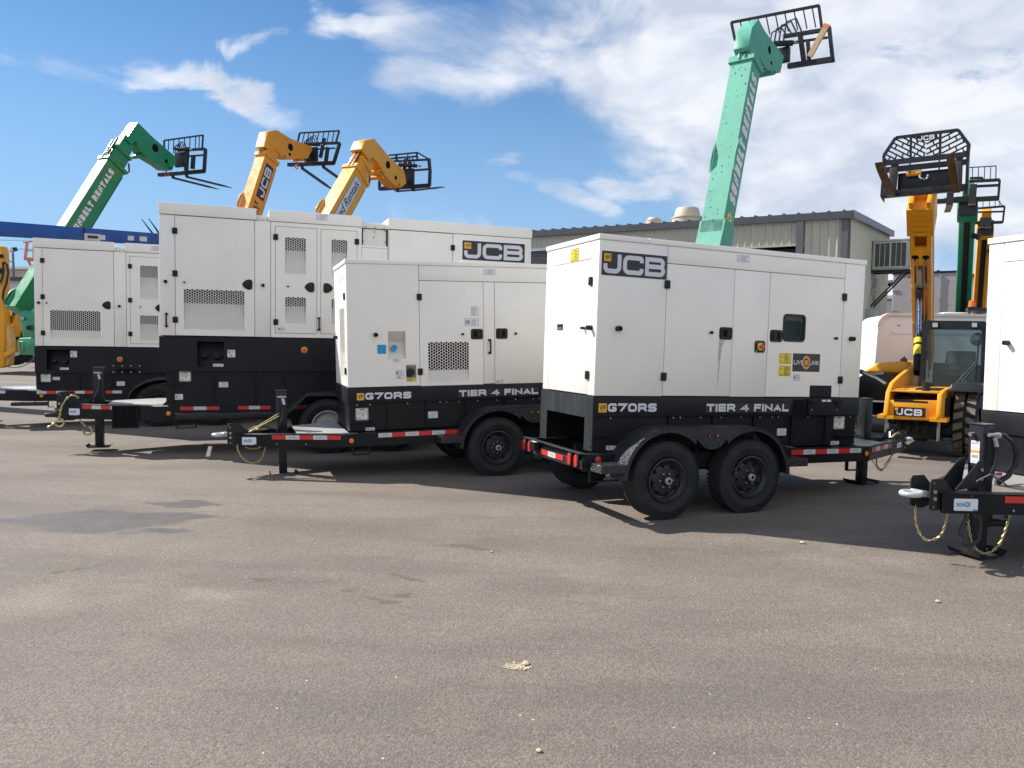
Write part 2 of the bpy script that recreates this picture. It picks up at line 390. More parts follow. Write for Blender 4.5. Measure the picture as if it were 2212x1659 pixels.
def roundc(pts, r):
    o = [pts[0]]
    for i in range(1, len(pts) - 1):
        p, a, b = V(pts[i]), V(pts[i - 1]), V(pts[i + 1]); d1 = (a - p); d2 = (b - p); q = min(r, d1.length * .5, d2.length * .5)
        if abs(d1.normalized().dot(d2.normalized())) > .3: o.append(pts[i]); continue
        e1, e2 = d1.normalized(), d2.normalized(); c = p + e1 * q + e2 * q
        for k in range(6):
            u = k / 5 * math.pi / 2; o.append(tuple(c - e2 * q * math.cos(u) - e1 * q * math.sin(u)))
    o.append(pts[-1]); k = [o[0]]
    for q in o[1:]:
        if (V(q) - V(k[-1])).length > r * .02: k.append(q)
    return k


def text(mm, pl, s, a0, b0, h, wf, tf, m, d, slant=0.0, gap=.16, fit=None):
    """letters of height h (width h*wf, stroke h*tf) on plane pl from a0 rightwards; fit = total width"""
    def run(kx, emit):
        x = 0.0
        for ch in s:
            if ch == ' ': x += h * wf * .55 * kx; continue
            nw = NARROW.get(ch, 1.0); t = h * tf; w = max(h * wf * nw, t)
            if ch == 'I': w = t
            if emit:
                for si, pts in enumerate(GL[ch]):
                    P = [(t / 2 + px * (w * kx - t if ch != 'I' else 0), t / 2 + py * (h - t)) for px, py in pts]
                    if ch == 'I': P = [(t / 2, 0), (t / 2, h)]
                    elif ch in 'TFLEKNMAV4X7R' or True:
                        # flat ends run out to the letter's box
                        def ext(p, q):
                            e = V(p) - V(q); return tuple(V(p) + e.normalized() * (t / 2)) if e.length > 1e-6 else p
                        if ch in 'TFLEKNMAVX4HUIJPRBD': P[0] = ext(P[0], P[1]); P[-1] = ext(P[-1], P[-2])
                        if ch in '7': P[-1] = ext(P[-1], P[-2]); P[0] = ext(P[0], P[1])
                    if ch in ROUND: P = roundc(P, t * 1.0)
                    for q in strip(P, t):
                        mm.poly([pl.pt(a0 + x + c[0] + slant * c[1], b0 + min(max(c[1], 0), h), d + si * .0006) for c in q], m)
            x += (w * kx if ch != 'I' else w) + h * gap * kx
        return x - h * gap * kx
    k = 1.0
    if fit:
        lo, hi = .3, 3.0
        for _ in range(30):
            k = (lo + hi) / 2
            if run(k, False) > fit: hi = k
            else: lo = k
    return run(k, True)


def sticker(pl, a0, b0, a1, b1, name, parent, base=None, kind='text', rows=5, d=.0025):
    """a decal: pale sheet, thin border, pictogram and lines of print too small to read"""
    mm = M(); base = base or STICK; w, h = a1 - a0, b1 - b0; rc = min(w, h) * .08
    mm.rrect(pl, a0, b0, a1, b1, rc, 0, d, base)
    bd = min(w, h) * .035; e = d + .0004; ink = INK
    if kind != 'plain':
        for q in ((a0 + bd, b0 + bd, a1 - bd, b0 + 2 * bd), (a0 + bd, b1 - 2 * bd, a1 - bd, b1 - bd), (a0 + bd, b0 + 2 * bd, a0 + 2 * bd, b1 - 2 * bd), (a1 - 2 * bd, b0 + 2 * bd, a1 - bd, b1 - 2 * bd)):
            mm.rect(pl, q[0], q[1], q[2], q[3], d, e, GREYINK if base is STICK else ink)
    def lines(x0, y0, x1, y1, n, inkm=GREYINK):
        st = (y1 - y0) / n
        for i in range(n):
            k = .62 + .38 * random.random(); mm.rect(pl, x0, y0 + st * (i + .28), x0 + (x1 - x0) * k, y0 + st * (i + .72), d, e, inkm)
    if kind == 'lift':
        cx = a0 + w * .17; mm.tube([pl.pt(cx + w * .05 * math.cos(t), b0 + h * .36 + h * .12 * math.sin(t), e) for t in [R(x) for x in range(-200, 60, 30)]], h * .025, INK, 5)
        mm.rect(pl, cx - w * .012, b0 + h * .5, cx + w * .012, b0 + h * .82, d, e, GREYINK); lines(a0 + w * .32, b0 + h * .12, a1 - w * .06, b1 - h * .12, 6)
    elif kind == 'fuel':
        mm.rect(pl, a0 + w * .12, b0 + h * .6, a0 + w * .34, b1 - h * .12, d, e, INK); mm.rect(pl, a0 + w * .16, b1 - h * .24, a0 + w * .3, b1 - h * .16, e, e + .0003, base)
        lines(a0 + w * .45, b0 + h * .6, a1 - w * .1, b1 - h * .12, 3); lines(a0 + w * .15, b0 + h * .38, a1 - w * .15, b0 + h * .56, 2); lines(a0 + w * .25, b0 + h * .08, a1 - w * .25, b0 + h * .34, 3, INK)
    elif kind == 'warn':
        for yy in (.55, .08):
            cx, cy, r = a0 + w * .22, b0 + h * (yy + .12), min(w, h) * .13
            if yy > .3: tri = [(cx - r, cy - r * .7), (cx + r, cy - r * .7), (cx, cy + r)]; mm.prism([pl.pt(x, y, d) for x, y in tri], pl.n * .0004, INK); mm.prism([pl.pt(cx + (x - cx) * .6, cy + (y - cy) * .6 - r * .04, e) for x, y in tri], pl.n * .0003, base)
            else: mm.rect(pl, cx - r, cy - r * .6, cx + r, cy + r * .6, d, e, INK); mm.rect(pl, cx - r * .8, cy - r * .4, cx + r * .8, cy + r * .4, e, e + .0003, base)
        lines(a0 + w * .42, b0 + h * .1, a1 - w * .06, b1 - h * .1, 7, INK)
    elif kind == 'plate':
        mm.rect(pl, a0 + w * .3, b1 - h * .14, a0 + w * .75, b1 - h * .08, d, e, INK); lines(a0 + w * .1, b0 + h * .45, a1 - w * .1, b0 + h * .82, 5); mm.rect(pl, a0 + w * .52, b0 + h * .32, a0 + w * .6, b0 + h * .44, d, e, INK); lines(a0 + w * .1, b0 + h * .08, a0 + w * .55, b0 + h * .28, 2)
    elif kind == 'text': lines(a0 + w * .1, b0 + h * .1, a1 - w * .1, b1 - h * .1, rows, GREYINK if base is STICK else INK)
    elif kind == 'half': mm.rect(pl, a0 + w * .08, b0 + h * .25, a0 + w * .38, b0 + h * .75, d, e, GREYINK); lines(a0 + w * .46, b0 + h * .12, a1 - w * .08, b1 - h * .12, 3)
    return mm.build(name, parent)


def square_badge(mm, pl, a0, b0, a1, b1, d):
    """small yellow square with tilted black outlined letters"""
    mm.rect(pl, a0, b0, a1, b1, 0, d, LOGOY); w, h = a1 - a0, b1 - b0; e = d + .0004
    mm.prism([pl.pt(a0 + w * x, b0 + h * y, d) for x, y in ((.14, .70), (.30, .14), (.88, .38), (.88, .86))], pl.n * .0004, LOGOK)
    mm.prism([pl.pt(a0 + w * x, b0 + h * y, e) for x, y in ((.19, .67), (.33, .21), (.83, .41), (.83, .80))], pl.n * .0003, LOGOY)
    q = Pl(pl.pt(a0 + w * .26, b0 + h * .34, 0), (pl.u + pl.v * .22).normalized(), pl.v, pl.n)
    text(mm, q, 'JCB', 0, 0, h * .30, .55, .3, LOGOK, e + .0005, fit=w * .52)


def big_logo(pl, a0, b0, a1, b1, parent, name='logo_panel', d=.003):
    mm = M(); w, h = a1 - a0, b1 - b0
    mm.rrect(pl, a0, b0, a1, b1, h * .03, 0, d, LOGOK)
    lh = h * .80
    # J with its top shortened to leave room for the square badge
    q = Pl(pl.pt(a0 + w * .025, b0 + h * .09, 0), pl.u, pl.v, pl.n)
    text(mm, q, 'JCB', 0, 0, lh, 1.1, .235, LOGOW, d + .0006, gap=.09, fit=w * .945)
    square_badge(mm, Pl(pl.pt(0, 0, d + .0002), pl.u, pl.v, pl.n), a0 + w * .03, b0 + h * .58, a0 + w * .135, b0 + h * .9, .0025)
    return mm.build(name, parent)


# ================================================================ the yard
def asphalt():
    ma = bpy.data.materials.new('weathered_asphalt'); ma.use_nodes = True; t = ma.node_tree; lk = t.links; b = t.nodes['Principled BSDF']
    co = N(t, 'ShaderNodeTexCoord').outputs['Object']
    def noise(sc, det, ro=.55, vec=co):
        n = N(t, 'ShaderNodeTexNoise'); lk.new(vec, n.inputs['Vector']); n.inputs['Scale'].default_value = sc; n.inputs['Detail'].default_value = det; n.inputs['Roughness'].default_value = ro; return n.outputs['Fac']
    def rng(v, a, c, lo, hi, sm=False):
        m = N(t, 'ShaderNodeMapRange'); lk.new(v, m.inputs['Value']); m.inputs['From Min'].default_value = a; m.inputs['From Max'].default_value = c; m.inputs['To Min'].default_value = lo; m.inputs['To Max'].default_value = hi
        if sm: m.interpolation_type = 'SMOOTHSTEP'
        return m.outputs['Result']
    def mix(f, a, c, mode='MIX'):
        m = N(t, 'ShaderNodeMix', data_type='RGBA', blend_type=mode)
        for q, s in ((f, 'Factor'), (a, 'A'), (c, 'B')):
            if isinstance(q, tuple): m.inputs[s].default_value = (*q, 1)
            elif isinstance(q, (int, float)): m.inputs[s].default_value = q
            else: lk.new(q, m.inputs[s])
        return m.outputs['Result']
    def mt(op, a, c=0.0):
        m = N(t, 'ShaderNodeMath', operation=op)
        for i, q in enumerate((a, c)):
            if isinstance(q, (int, float)): m.inputs[i].default_value = q
            else: lk.new(q, m.inputs[i])
        return m.outputs[0]
    col = mix(rng(noise(.35, 5), .35, .68, 0, 1), (.178, .149, .127), (.238, .202, .172))
    col = mix(rng(noise(1.7, 6, .6), .3, .7, 0, .35), col, (.24, .196, .162))
    mpb = N(t, 'ShaderNodeMapping'); lk.new(co, mpb.inputs['Vector']); mpb.inputs['Rotation'].default_value = (0, 0, R(28)); mpb.inputs['Scale'].default_value = (.35, 1.3, 1)
    col = mix(rng(noise(.9, 7, .62, mpb.outputs[0]), .44, .60, 0, .8), col, (.145, .122, .105))
    col = mix(rng(noise(.55, 8, .7), .52, .68, 0, .6), col, (.285, .245, .195))
    # aggregate: dark pits and pale stones
    vo = N(t, 'ShaderNodeTexVoronoi'); lk.new(co, vo.inputs['Vector']); vo.inputs['Scale'].default_value = 92
    se2 = N(t, 'ShaderNodeSeparateColor'); lk.new(vo.outputs['Color'], se2.inputs[0])
    mm_ = N(t, 'ShaderNodeMix', data_type='RGBA', blend_type='MULTIPLY'); mm_.inputs['Factor'].default_value = 1.0; lk.new(col, mm_.inputs['A']); lk.new(rng(se2.outputs[0], 0, 1, .78, 1.2), mm_.inputs['B']); col = mm_.outputs['Result']
    col = mix(rng(vo.outputs['Distance'], .35, .75, .0, .5), col, (.13, .103, .084))
    col = mix(rng(noise(38, 7, .85), .55, .68, 0, .55), col, (.42, .36, .30))
    col = mix(rng(noise(30, 8, .85), .45, .33, 0, .95), col, (.085, .072, .062))
    v2 = N(t, 'ShaderNodeTexVoronoi'); lk.new(co, v2.inputs['Vector']); v2.inputs['Scale'].default_value = 17; 
    sep = N(t, 'ShaderNodeSeparateColor'); lk.new(v2.outputs['Color'], sep.inputs[0])
    spk = mt('MULTIPLY', rng(v2.outputs['Distance'], .10, .06, 0, 1), rng(sep.outputs[0], .90, .93, 0, 1))
    col = mix(spk, col, (.62, .58, .50))
    # stains with shapes of their own
    ds = N(t, 'ShaderNodeTexNoise'); lk.new(co, ds.inputs['Vector']); ds.inputs['Scale'].default_value = 1.6; ds.inputs['Detail'].default_value = 7
    sb = N(t, 'ShaderNodeVectorMath', operation='SUBTRACT'); lk.new(ds.outputs['Color'], sb.inputs[0]); sb.inputs[1].default_value = (.5, .5, .5)
    sc = N(t, 'ShaderNodeVectorMath', operation='SCALE'); lk.new(sb.outputs[0], sc.inputs[0]); sc.inputs['Scale'].default_value = .75
    w0 = N(t, 'ShaderNodeVectorMath', operation='ADD'); lk.new(co, w0.inputs[0]); lk.new(sc.outputs[0], w0.inputs[1])
    d2 = N(t, 'ShaderNodeTexNoise'); lk.new(co, d2.inputs['Vector']); d2.inputs['Scale'].default_value = 22; d2.inputs['Detail'].default_value = 6; d2.inputs['Roughness'].default_value = .8
    s2 = N(t, 'ShaderNodeVectorMath', operation='SUBTRACT'); lk.new(d2.outputs['Color'], s2.inputs[0]); s2.inputs[1].default_value = (.5, .5, .5)
    s3 = N(t, 'ShaderNodeVectorMath', operation='SCALE'); lk.new(s2.outputs[0], s3.inputs[0]); s3.inputs['Scale'].default_value = .16
    wp = N(t, 'ShaderNodeVectorMath', operation='ADD'); lk.new(w0.outputs[0], wp.inputs[0]); lk.new(s3.outputs[0], wp.inputs[1])
    grit = noise(70, 5, .8)
    def blob(px, py, rx, ry, soft=.5, k=1.0):
        """patch centred on a ground point; rx, ry in metres"""
        c = ground(px, py); s1 = N(t, 'ShaderNodeVectorMath', operation='SUBTRACT'); lk.new(wp.outputs[0], s1.inputs[0]); s1.inputs[1].default_value = (c.x, c.y, 0)
        m1 = N(t, 'ShaderNodeVectorMath', operation='MULTIPLY'); lk.new(s1.outputs[0], m1.inputs[0]); m1.inputs[1].default_value = (1 / rx, 1 / ry, 0)
        l = N(t, 'ShaderNodeVectorMath', operation='LENGTH'); lk.new(m1.outputs[0], l.inputs[0]); return rng(l.outputs['Value'], 1, 1 - soft, 0, k, True)
    wet = mt('MAXIMUM', mt('MAXIMUM', blob(200, 1125, .85, .42, .3), blob(300, 1115, .7, .22, .3)), mt('MAXIMUM', blob(20, 1128, .6, .14, .3), blob(395, 1090, .5, .10, .4)))
    wet = mt('MAXIMUM', wet, blob(330, 1150, .3, .16, .5))
    oil = None
    for q in ((548, 1245, .10, .05), (1040, 1182, .20, .06), (890, 1250, .12, .04), (815, 1290, .15, .06), (865, 1277, .11, .04), (775, 1275, .08, .03), (115, 1240, .09, .05), (160, 1236, .10, .04), (1000, 1178, .16, .05), (1080, 1185, .1, .04)):
        o = blob(*q, soft=.5, k=.9); oil = o if oil is None else mt('MAXIMUM', oil, o)
    pale = mt('MAXIMUM', mt('MAXIMUM', blob(465, 1280, .5, .22, .9, .5), blob(60, 1300, .55, .35, .9, .38)), blob(1500, 1240, 1.5, .35, .9, .12))
    col = mix(mt('MULTIPLY', pale, rng(grit, .42, .58, .1, 1.3)), col, (.36, .31, .24)); col = mix(mt('MULTIPLY', wet, rng(noise(5, 7, .7), .3, .7, 1.0, .55)), col, (.085, .078, .076)); col = mix(mt('MULTIPLY', oil, rng(grit, .35, .6, .6, 1.2)), col, (.12, .098, .072))
    # patch lines of an older overlay
    lk.new(col, b.inputs['Base Color']); b.inputs['Specular IOR Level'].default_value = .35
    lk.new(mt('SUBTRACT', .86, mt('MULTIPLY', wet, .30)), b.inputs['Roughness'])
    h1 = mt('ADD', mt('MULTIPLY', noise(26, 8, .85), .55), mt('ADD', mt('MULTIPLY', mt('SUBTRACT', 1.0, vo.outputs['Distance']), .8), mt('MULTIPLY', se2.outputs[1], .45)))
    bp = N(t, 'ShaderNodeBump'); bp.inputs['Strength'].default_value = .8; bp.inputs['Distance'].default_value = .004; lk.new(h1, bp.inputs['Height']); lk.new(bp.outputs[0], b.inputs['Normal'])
    return ma


mm = M(); G = 900.0
mm.poly([(-G, -60, 0), (G, -60, 0), (G, G, 0), (-G, G, 0)], asphalt())
g = mm.build('ground'); g['kind'] = 'structure'


# ================================================================ trailer generators
def holed(mm, pl, a0, b0, a1, b1, holes, d0, d1, m):
    """flat panel with rectangular openings, made of front, back and reveal faces"""
    xs = sorted({a0, a1, *[h[0] for h in holes], *[h[2] for h in holes]}); ys = sorted({b0, b1, *[h[1] for h in holes], *[h[3] for h in holes]})
    inh = lambda x, y: any(h[0] < x < h[2] and h[1] < y < h[3] for h in holes)
    for i in range(len(xs) - 1):
        for j in range(len(ys) - 1):
            if inh((xs[i] + xs[i + 1]) / 2, (ys[j] + ys[j + 1]) / 2): continue
            q = [(xs[i], ys[j]), (xs[i + 1], ys[j]), (xs[i + 1], ys[j + 1]), (xs[i], ys[j + 1])]
            mm.poly([pl.pt(x, y, d1) for x, y in q], m); mm.poly([pl.pt(x, y, d0) for x, y in q][::-1], m)
    for h in [(a0, b0, a1, b1)] + list(holes):
        c = [(h[0], h[1]), (h[2], h[1]), (h[2], h[3]), (h[0], h[3])]
        for i in range(4):
            p, q = c[i], c[(i + 1) % 4]; mm.poly([pl.pt(*p, d0), pl.pt(*q, d0), pl.pt(*q, d1), pl.pt(*p, d1)], m)


TRAY = mat('grille_tray_white', (.72, .71, .67), .6); TRAY_SHADE = mat('grille_shade_grey', (.16, .155, .14), .9)  # second grey: shade of the upper grille cavity put into the colour


def honeycomb(pl, a0, b0, a1, b1, parent, dark=False):
    """perforated hexagon grille filling the opening, with the tray behind it"""
    mm = M(); r = .0205; ri = .0170; px = 1.5 * r; py = math.sqrt(3) * r
    nx = max(int(round((a1 - a0) / px)), 2); ny = max(int(round((b1 - b0) / py)), 2)
    px = (a1 - a0) / nx; r_ = px / 1.5; py = (b1 - b0) / ny; sy = py / (math.sqrt(3) * r_)
    hx = lambda cx, cy, rad, d: [pl.pt(cx + rad * math.cos(R(60 * k)), cy + rad * sy * math.sin(R(60 * k)), d) for k in range(6)]
    for i in range(-1, nx + 1):
        for j in range(-1, ny + 1):
            cx = a0 + (i + .5) * px; cy = b0 + (j + (.5 if i % 2 else .5)) * py + (py * .25 if i % 2 else -py * .25)
            edge = i < 0 or i >= nx or j < 0 or j >= ny
            o = hx(cx, cy, r_, -.0008)
            if edge: mm.poly(o, WHITE); continue
            k = hx(cx, cy, r_ * ri / r, -.0008); b = hx(cx, cy, r_ * ri / r, -.0035)
            for q in range(6):
                w = (q + 1) % 6
                mm.poly([o[q], o[w], k[w], k[q]], WHITE); mm.poly([k[q], k[w], b[w], b[q]], WHITE)
    g = mm.build('grille', parent)
    mm = M(); dp = -.12; lo = b0 - .01; h = b1 - b0
    s0 = b0 + h * (.30 if dark else 1.0)
    back = DARK if dark else WHITE
    # sheet-metal tray rising inwards behind the perforations
    if dark:
        mm.poly([pl.pt(a0 - .01, lo, -.006), pl.pt(a1 + .01, lo, -.006), pl.pt(a1 + .01, s0, -.05), pl.pt(a0 - .01, s0, -.05)], WHITE)
        mm.poly([pl.pt(a0 - .01, s0, -.05), pl.pt(a1 + .01, s0, -.05), pl.pt(a1 + .01, s0, -.3), pl.pt(a0 - .01, s0, -.3)], WHITE)
        mm.poly([pl.pt(a0 - .01, s0, -.3), pl.pt(a1 + .01, s0, -.3), pl.pt(a1 + .01, b1 + .02, -.3), pl.pt(a0 - .01, b1 + .02, -.3)], DARK)
    else:
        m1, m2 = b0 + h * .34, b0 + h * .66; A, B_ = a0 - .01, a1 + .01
        for (y0, d0), (y1, d1), q in (((lo, -.006), (m1, -.035), TRAY), ((m1, -.035), (m2, -.11), TRAY), ((m2, -.11), (b1, -.30), TRAY_SHADE)):
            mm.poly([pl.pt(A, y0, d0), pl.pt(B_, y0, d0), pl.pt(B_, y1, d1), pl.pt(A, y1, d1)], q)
            for a in (A, B_): mm.poly([pl.pt(a, y0, d0), pl.pt(a, y1, d1), pl.pt(a, y1, -.004), pl.pt(a, y0, -.004)], TRAY_SHADE)
        mm.poly([pl.pt(A, b1 + .005, -.3), pl.pt(B_, b1 + .005, -.3), pl.pt(B_, b1 + .005, -.008), pl.pt(A, b1 + .005, -.008)], TRAY_SHADE)
    mm.build('grille_tray', parent)
    return g


def door(pl, a0, b0, a1, b1, parent, holes=(), label=None, th=.03):
    mm = M()
    if holes: holed(mm, pl, a0, b0, a1, b1, list(holes), -th, 0, WHITE); o = mm.build('door', parent)
    else: mm.rect(pl, a0, b0, a1, b1, -th, 0, WHITE); o = mm.build('door', parent, bevel=.004)
    return o


def hinge(pl, a, b, parent, w=.058, h=.078):
    mm = M(); mm.rrect(pl, a - w / 2, b - h / 2, a - .004, b + h / 2, .005, 0, .016, PLASTIC, 2); mm.rrect(pl, a + .004, b - h / 2, a + w / 2, b + h / 2, .005, 0, .016, PLASTIC, 2)
    mm.cyl(pl.pt(a, b - h / 2, .012), pl.pt(a, b + h / 2, .012), .009, PLASTIC, 10); return mm.build('hinge', parent, bevel=.0015, seg=1)


def knob(pl, a, b, parent, r=.024, L=.045, name='door_stop'):
    mm = M(); mm.cyl(pl.pt(a, b, 0), pl.pt(a, b, L), r, PLASTIC, 16, r * .92); mm.cyl(pl.pt(a, b, L), pl.pt(a, b, L + .001), r * .5, DARK, 12); return mm.build(name, parent)


def paddle(pl, a0, b0, a1, b1, parent, flip=False):
    """square recessed paddle latch"""
    mm = M(); w, h = a1 - a0, b1 - b0
    holes = [(a0 + w * .22, b0 + h * .22, a1 - w * .14, b1 - h * .2)] if not flip else [(a0 + w * .14, b0 + h * .22, a1 - w * .22, b1 - h * .2)]
    mm.rrect(pl, a0, b0, a1, b1, w * .16, -.002, .006, PLASTIC)
    H = holes[0]; mm.rrect(pl, a0 + w * .06, b0 + h * .07, a1 - w * .06, b1 - h * .07, w * .12, .006, .012, PLASTIC)
    mm.rect(pl, H[0], H[1], H[2], H[3], .012, .0126, DARK)
    c = (H[0] + H[2]) / 2
    s = -1 if flip else 1
    mm.rect(pl, c - w * .02 * s if s > 0 else c - w * .25, H[1] + h * .03, c + w * .25 if s > 0 else c + w * .02, H[3] - h * .03, .0126, .02, PLASTIC)
    mm.rect(pl, c + s * w * .06 - w * .06, (b0 + b1) / 2 - .004, c + s * w * .06 + w * .08, (b0 + b1) / 2 + .004, .02, .024, SATIN)
    return mm.build('latch_handle', parent, bevel=.0012, seg=1)


def oval(pl, a, b, parent, r=.072, flip=False):
    """teardrop shaped latch"""
    mm = M(); s = -1 if flip else 1
    prof = [(-.98, 0), (-.75, .42), (-.35, .78), (.15, .98), (.6, .98), (.86, .8), (.92, .4), (.92, -.4), (.86, -.8), (.6, -.98), (.15, -.98), (-.35, -.78), (-.75, -.42)]
    mm.prism([pl.pt(a + s * x * r, b + y * r, 0) for x, y in prof], pl.n * .014, PLASTIC)
    mm.rrect(pl, a - r * .05 if s > 0 else a - r * .45, b - r * .55, a + r * .45 if s > 0 else a + r * .05, b + r * .6, r * .1, .014, .022, SATIN, 2)
    mm.rect(pl, a + s * r * .1 - .004, b - r * .3, a + s * r * .1 + .004, b + r * .3, .022, .027, PLASTIC)
    return mm.build('latch_handle', parent, bevel=.003)


def pull(pl, a, b0, b1, parent):
    mm = M(); h = b1 - b0
    mm.rrect(pl, a - .019, b0, a + .019, b0 + h * .14, .006, 0, .02, PLASTIC, 2); mm.rrect(pl, a - .019, b1 - h * .14, a + .019, b1, .006, 0, .02, PLASTIC, 2)
    mm.tube([pl.pt(a, b0 + h * .08, .015), pl.pt(a, b0 + h * .17, .038), pl.pt(a, b0 + h * .27, .046), pl.pt(a, b1 - h * .27, .046), pl.pt(a, b1 - h * .17, .038), pl.pt(a, b1 - h * .08, .015)], .011, PLASTIC, 8)
    return mm.build('pull_handle', parent)


def tyre_mesh(mm, o, ax, Rr, w, rim):
    """axis ax points outwards; o = centre of the outer sidewall plane"""
    t = .012; g = .008
    prof = [(rim, -w * .12), (rim + .015, -.012), (rim + .03, -.004), (rim + .034, .0), (rim + .06, -.001), ((Rr + rim) / 2 - .01, .004), ((Rr + rim) / 2 - .006, .007), ((Rr + rim) / 2 + .014, .007), ((Rr + rim) / 2 + .018, .003), (Rr - .035, -.004), (Rr - .012, -.02)]
    tread = []; n = 4; x0, x1 = -.022, -w + .022; st = (x1 - x0) / n
    for i in range(n):
        a = x0 + st * i; tread += [(Rr, a - .001), (Rr, a + st + g)]
        if i < n - 1: tread += [(Rr - t, a + st + g * .7), (Rr - t, a + st - g * .1), ]
    prof += tread + [(Rr - .012, -w + .02), (Rr - .035, -w + .004), (rim + .05, -w), (rim, -w * .85)]
    mm.lathe(prof, o, ax, RUBBER, 56)
    # tread blocks round the shoulders
    z = V(ax).normalized(); x = z.orthogonal().normalized(); y = z.cross(x); nb = 54
    for j in range(nb):
        a = j * 2 * math.pi / nb; e = x * math.cos(a) + y * math.sin(a); f = -x * math.sin(a) + y * math.cos(a)
        for q0, q1 in ((-.010, -.045), (-w + .010, -w + .045)):
            c = V(o) + e * (Rr - .003) + z * ((q0 + q1) / 2)
            mm.beam(c - z * abs(q1 - q0) / 2, c + z * abs(q1 - q0) / 2, Rr * .075, .011, RUBBER, up=e)


def wheel(parent, c, side, Rr, w, rim, style='slot', rimm=None, lugs=6):
    """c = centre of the outer sidewall plane (y outwards = side)"""
    rimm = rimm or RIMBLK; ax = V((0, side, 0)); c = V(c)
    mm = M(); dsh = -.045
    mm.lathe([(rim + .004, .0), (rim - .006, .004), (rim - .012, -.004), (rim - .018, -.02), (rim - .03, -.03), (rim - .035, -.06), (rim * .76, -.066), (rim * .70, -.052), (rim * .60, dsh), (rim * .46, dsh), (rim * .44, dsh + .004)], c, ax, rimm, 48)
    mm.lathe([(rim - .02, -.06), (rim - .03, -w * .9)], c, ax, rimm, 32)
    mm.lathe([(0.0, dsh + .004), (rim * .445, dsh + .004)], c, ax, rimm, 32)
    for k in range(8 if style != 'disc' else 0):
        a = k * 2 * math.pi / 8 + .2; p = Pl(c, (math.cos(a), 0, math.sin(a)), (-math.sin(a), 0, math.cos(a)), ax)
        if style == 'slot': mm.prism([p.pt(rim * x, rim * y, dsh + .001) for x, y in ((.60, -.05), (.80, -.16), (.84, 0), (.80, .16), (.60, .05))], ax * .004, DARK) if False else mm.prism([p.pt(rim * x, rim * y, dsh + .0005) for x, y in ((.58, -.04), (.72, -.13), (.76, 0), (.72, .13), (.58, .04))], ax * .0015, DARK)
        else: mm.cyl(p.pt(rim * .72, 0, dsh - .002), p.pt(rim * .72, 0, dsh + .003), rim * .075, DARK, 12)
    r = mm.build('wheel', parent)
    mm = M(); tyre_mesh(mm, c, ax, Rr, w, rim); mm.build('tyre', r, ang=50)
    mm = M()
    for k in range(lugs):
        a = k * 2 * math.pi / lugs; e = V((math.cos(a), 0, math.sin(a))) * rim * .34
        mm.cyl(c + e + ax * (dsh), c + e + ax * (dsh + .028), .0095, STEEL, 8)
    mm.cyl(c + ax * dsh, c + ax * .008, rim * .21, rimm, 20, rim * .19); mm.cyl(c + ax * .008, c + ax * .028, rim * .17, RIMGREY, 20, rim * .15); mm.cyl(c + ax * .028, c + ax * .030, rim * .09, PLASTIC, 14)
    mm.build('hub', r)
    return r


def tape(pl, a0, a1, b, parent, first=0, seg=None, h=.05, words=True, n=None):
    mm = M(); L = a1 - a0; n = n or max(int(round(L / .145)), 1); st = L / n
    for i in range(n):
        red = (i + first) % 2 == 0; mm.rect(pl, a0 + st * i, b - h / 2, a0 + st * (i + 1), b + h / 2, 0, .0015, TAPER if red else TAPEW)
        if not red and words: text(mm, pl, 'MMDI', a0 + st * (i + .22), b - h * .2, h * .4, 1.0, .16, GREYINK, .0019, fit=st * .5)
    return mm.build('reflective_tape', parent)


def maker_sticker(pl, a0, b0, a1, b1, parent):
    mm = M(); w, h = a1 - a0, b1 - b0
    mm.rrect(pl, a0, b0, a1, b1, h * .1, 0, .002, STICK); mm.rect(pl, a0 + w * .8, b0, a1 - w * .02, b0 + h * .14, .002, .0024, BLUES); mm.rect(pl, a0 + w * .06, b0 + h * .08, a0 + w * .66, b0 + h * .1, .002, .0024, GREYINK)
    text(mm, pl, 'MMDI', a0 + w * .1, b0 + h * .32, h * .42, 1.1, .2, BLUES, .0026, fit=w * .58)
    return mm.build('maker_sticker', parent)


def lamp(pl, a, b, r, lens, parent, name):
    mm = M(); mm.lathe([(r * 1.32, 0), (r * 1.32, .006), (r * 1.2, .012), (r * 1.02, .013), (r, .008)], pl.pt(a, b), pl.n, PLASTIC, 24); mm.lathe([(r, .008), (r * .9, .012), (r * .3, .016), (0, .0165)], pl.pt(a, b), pl.n, lens, 24)
    return mm.build(name, parent)


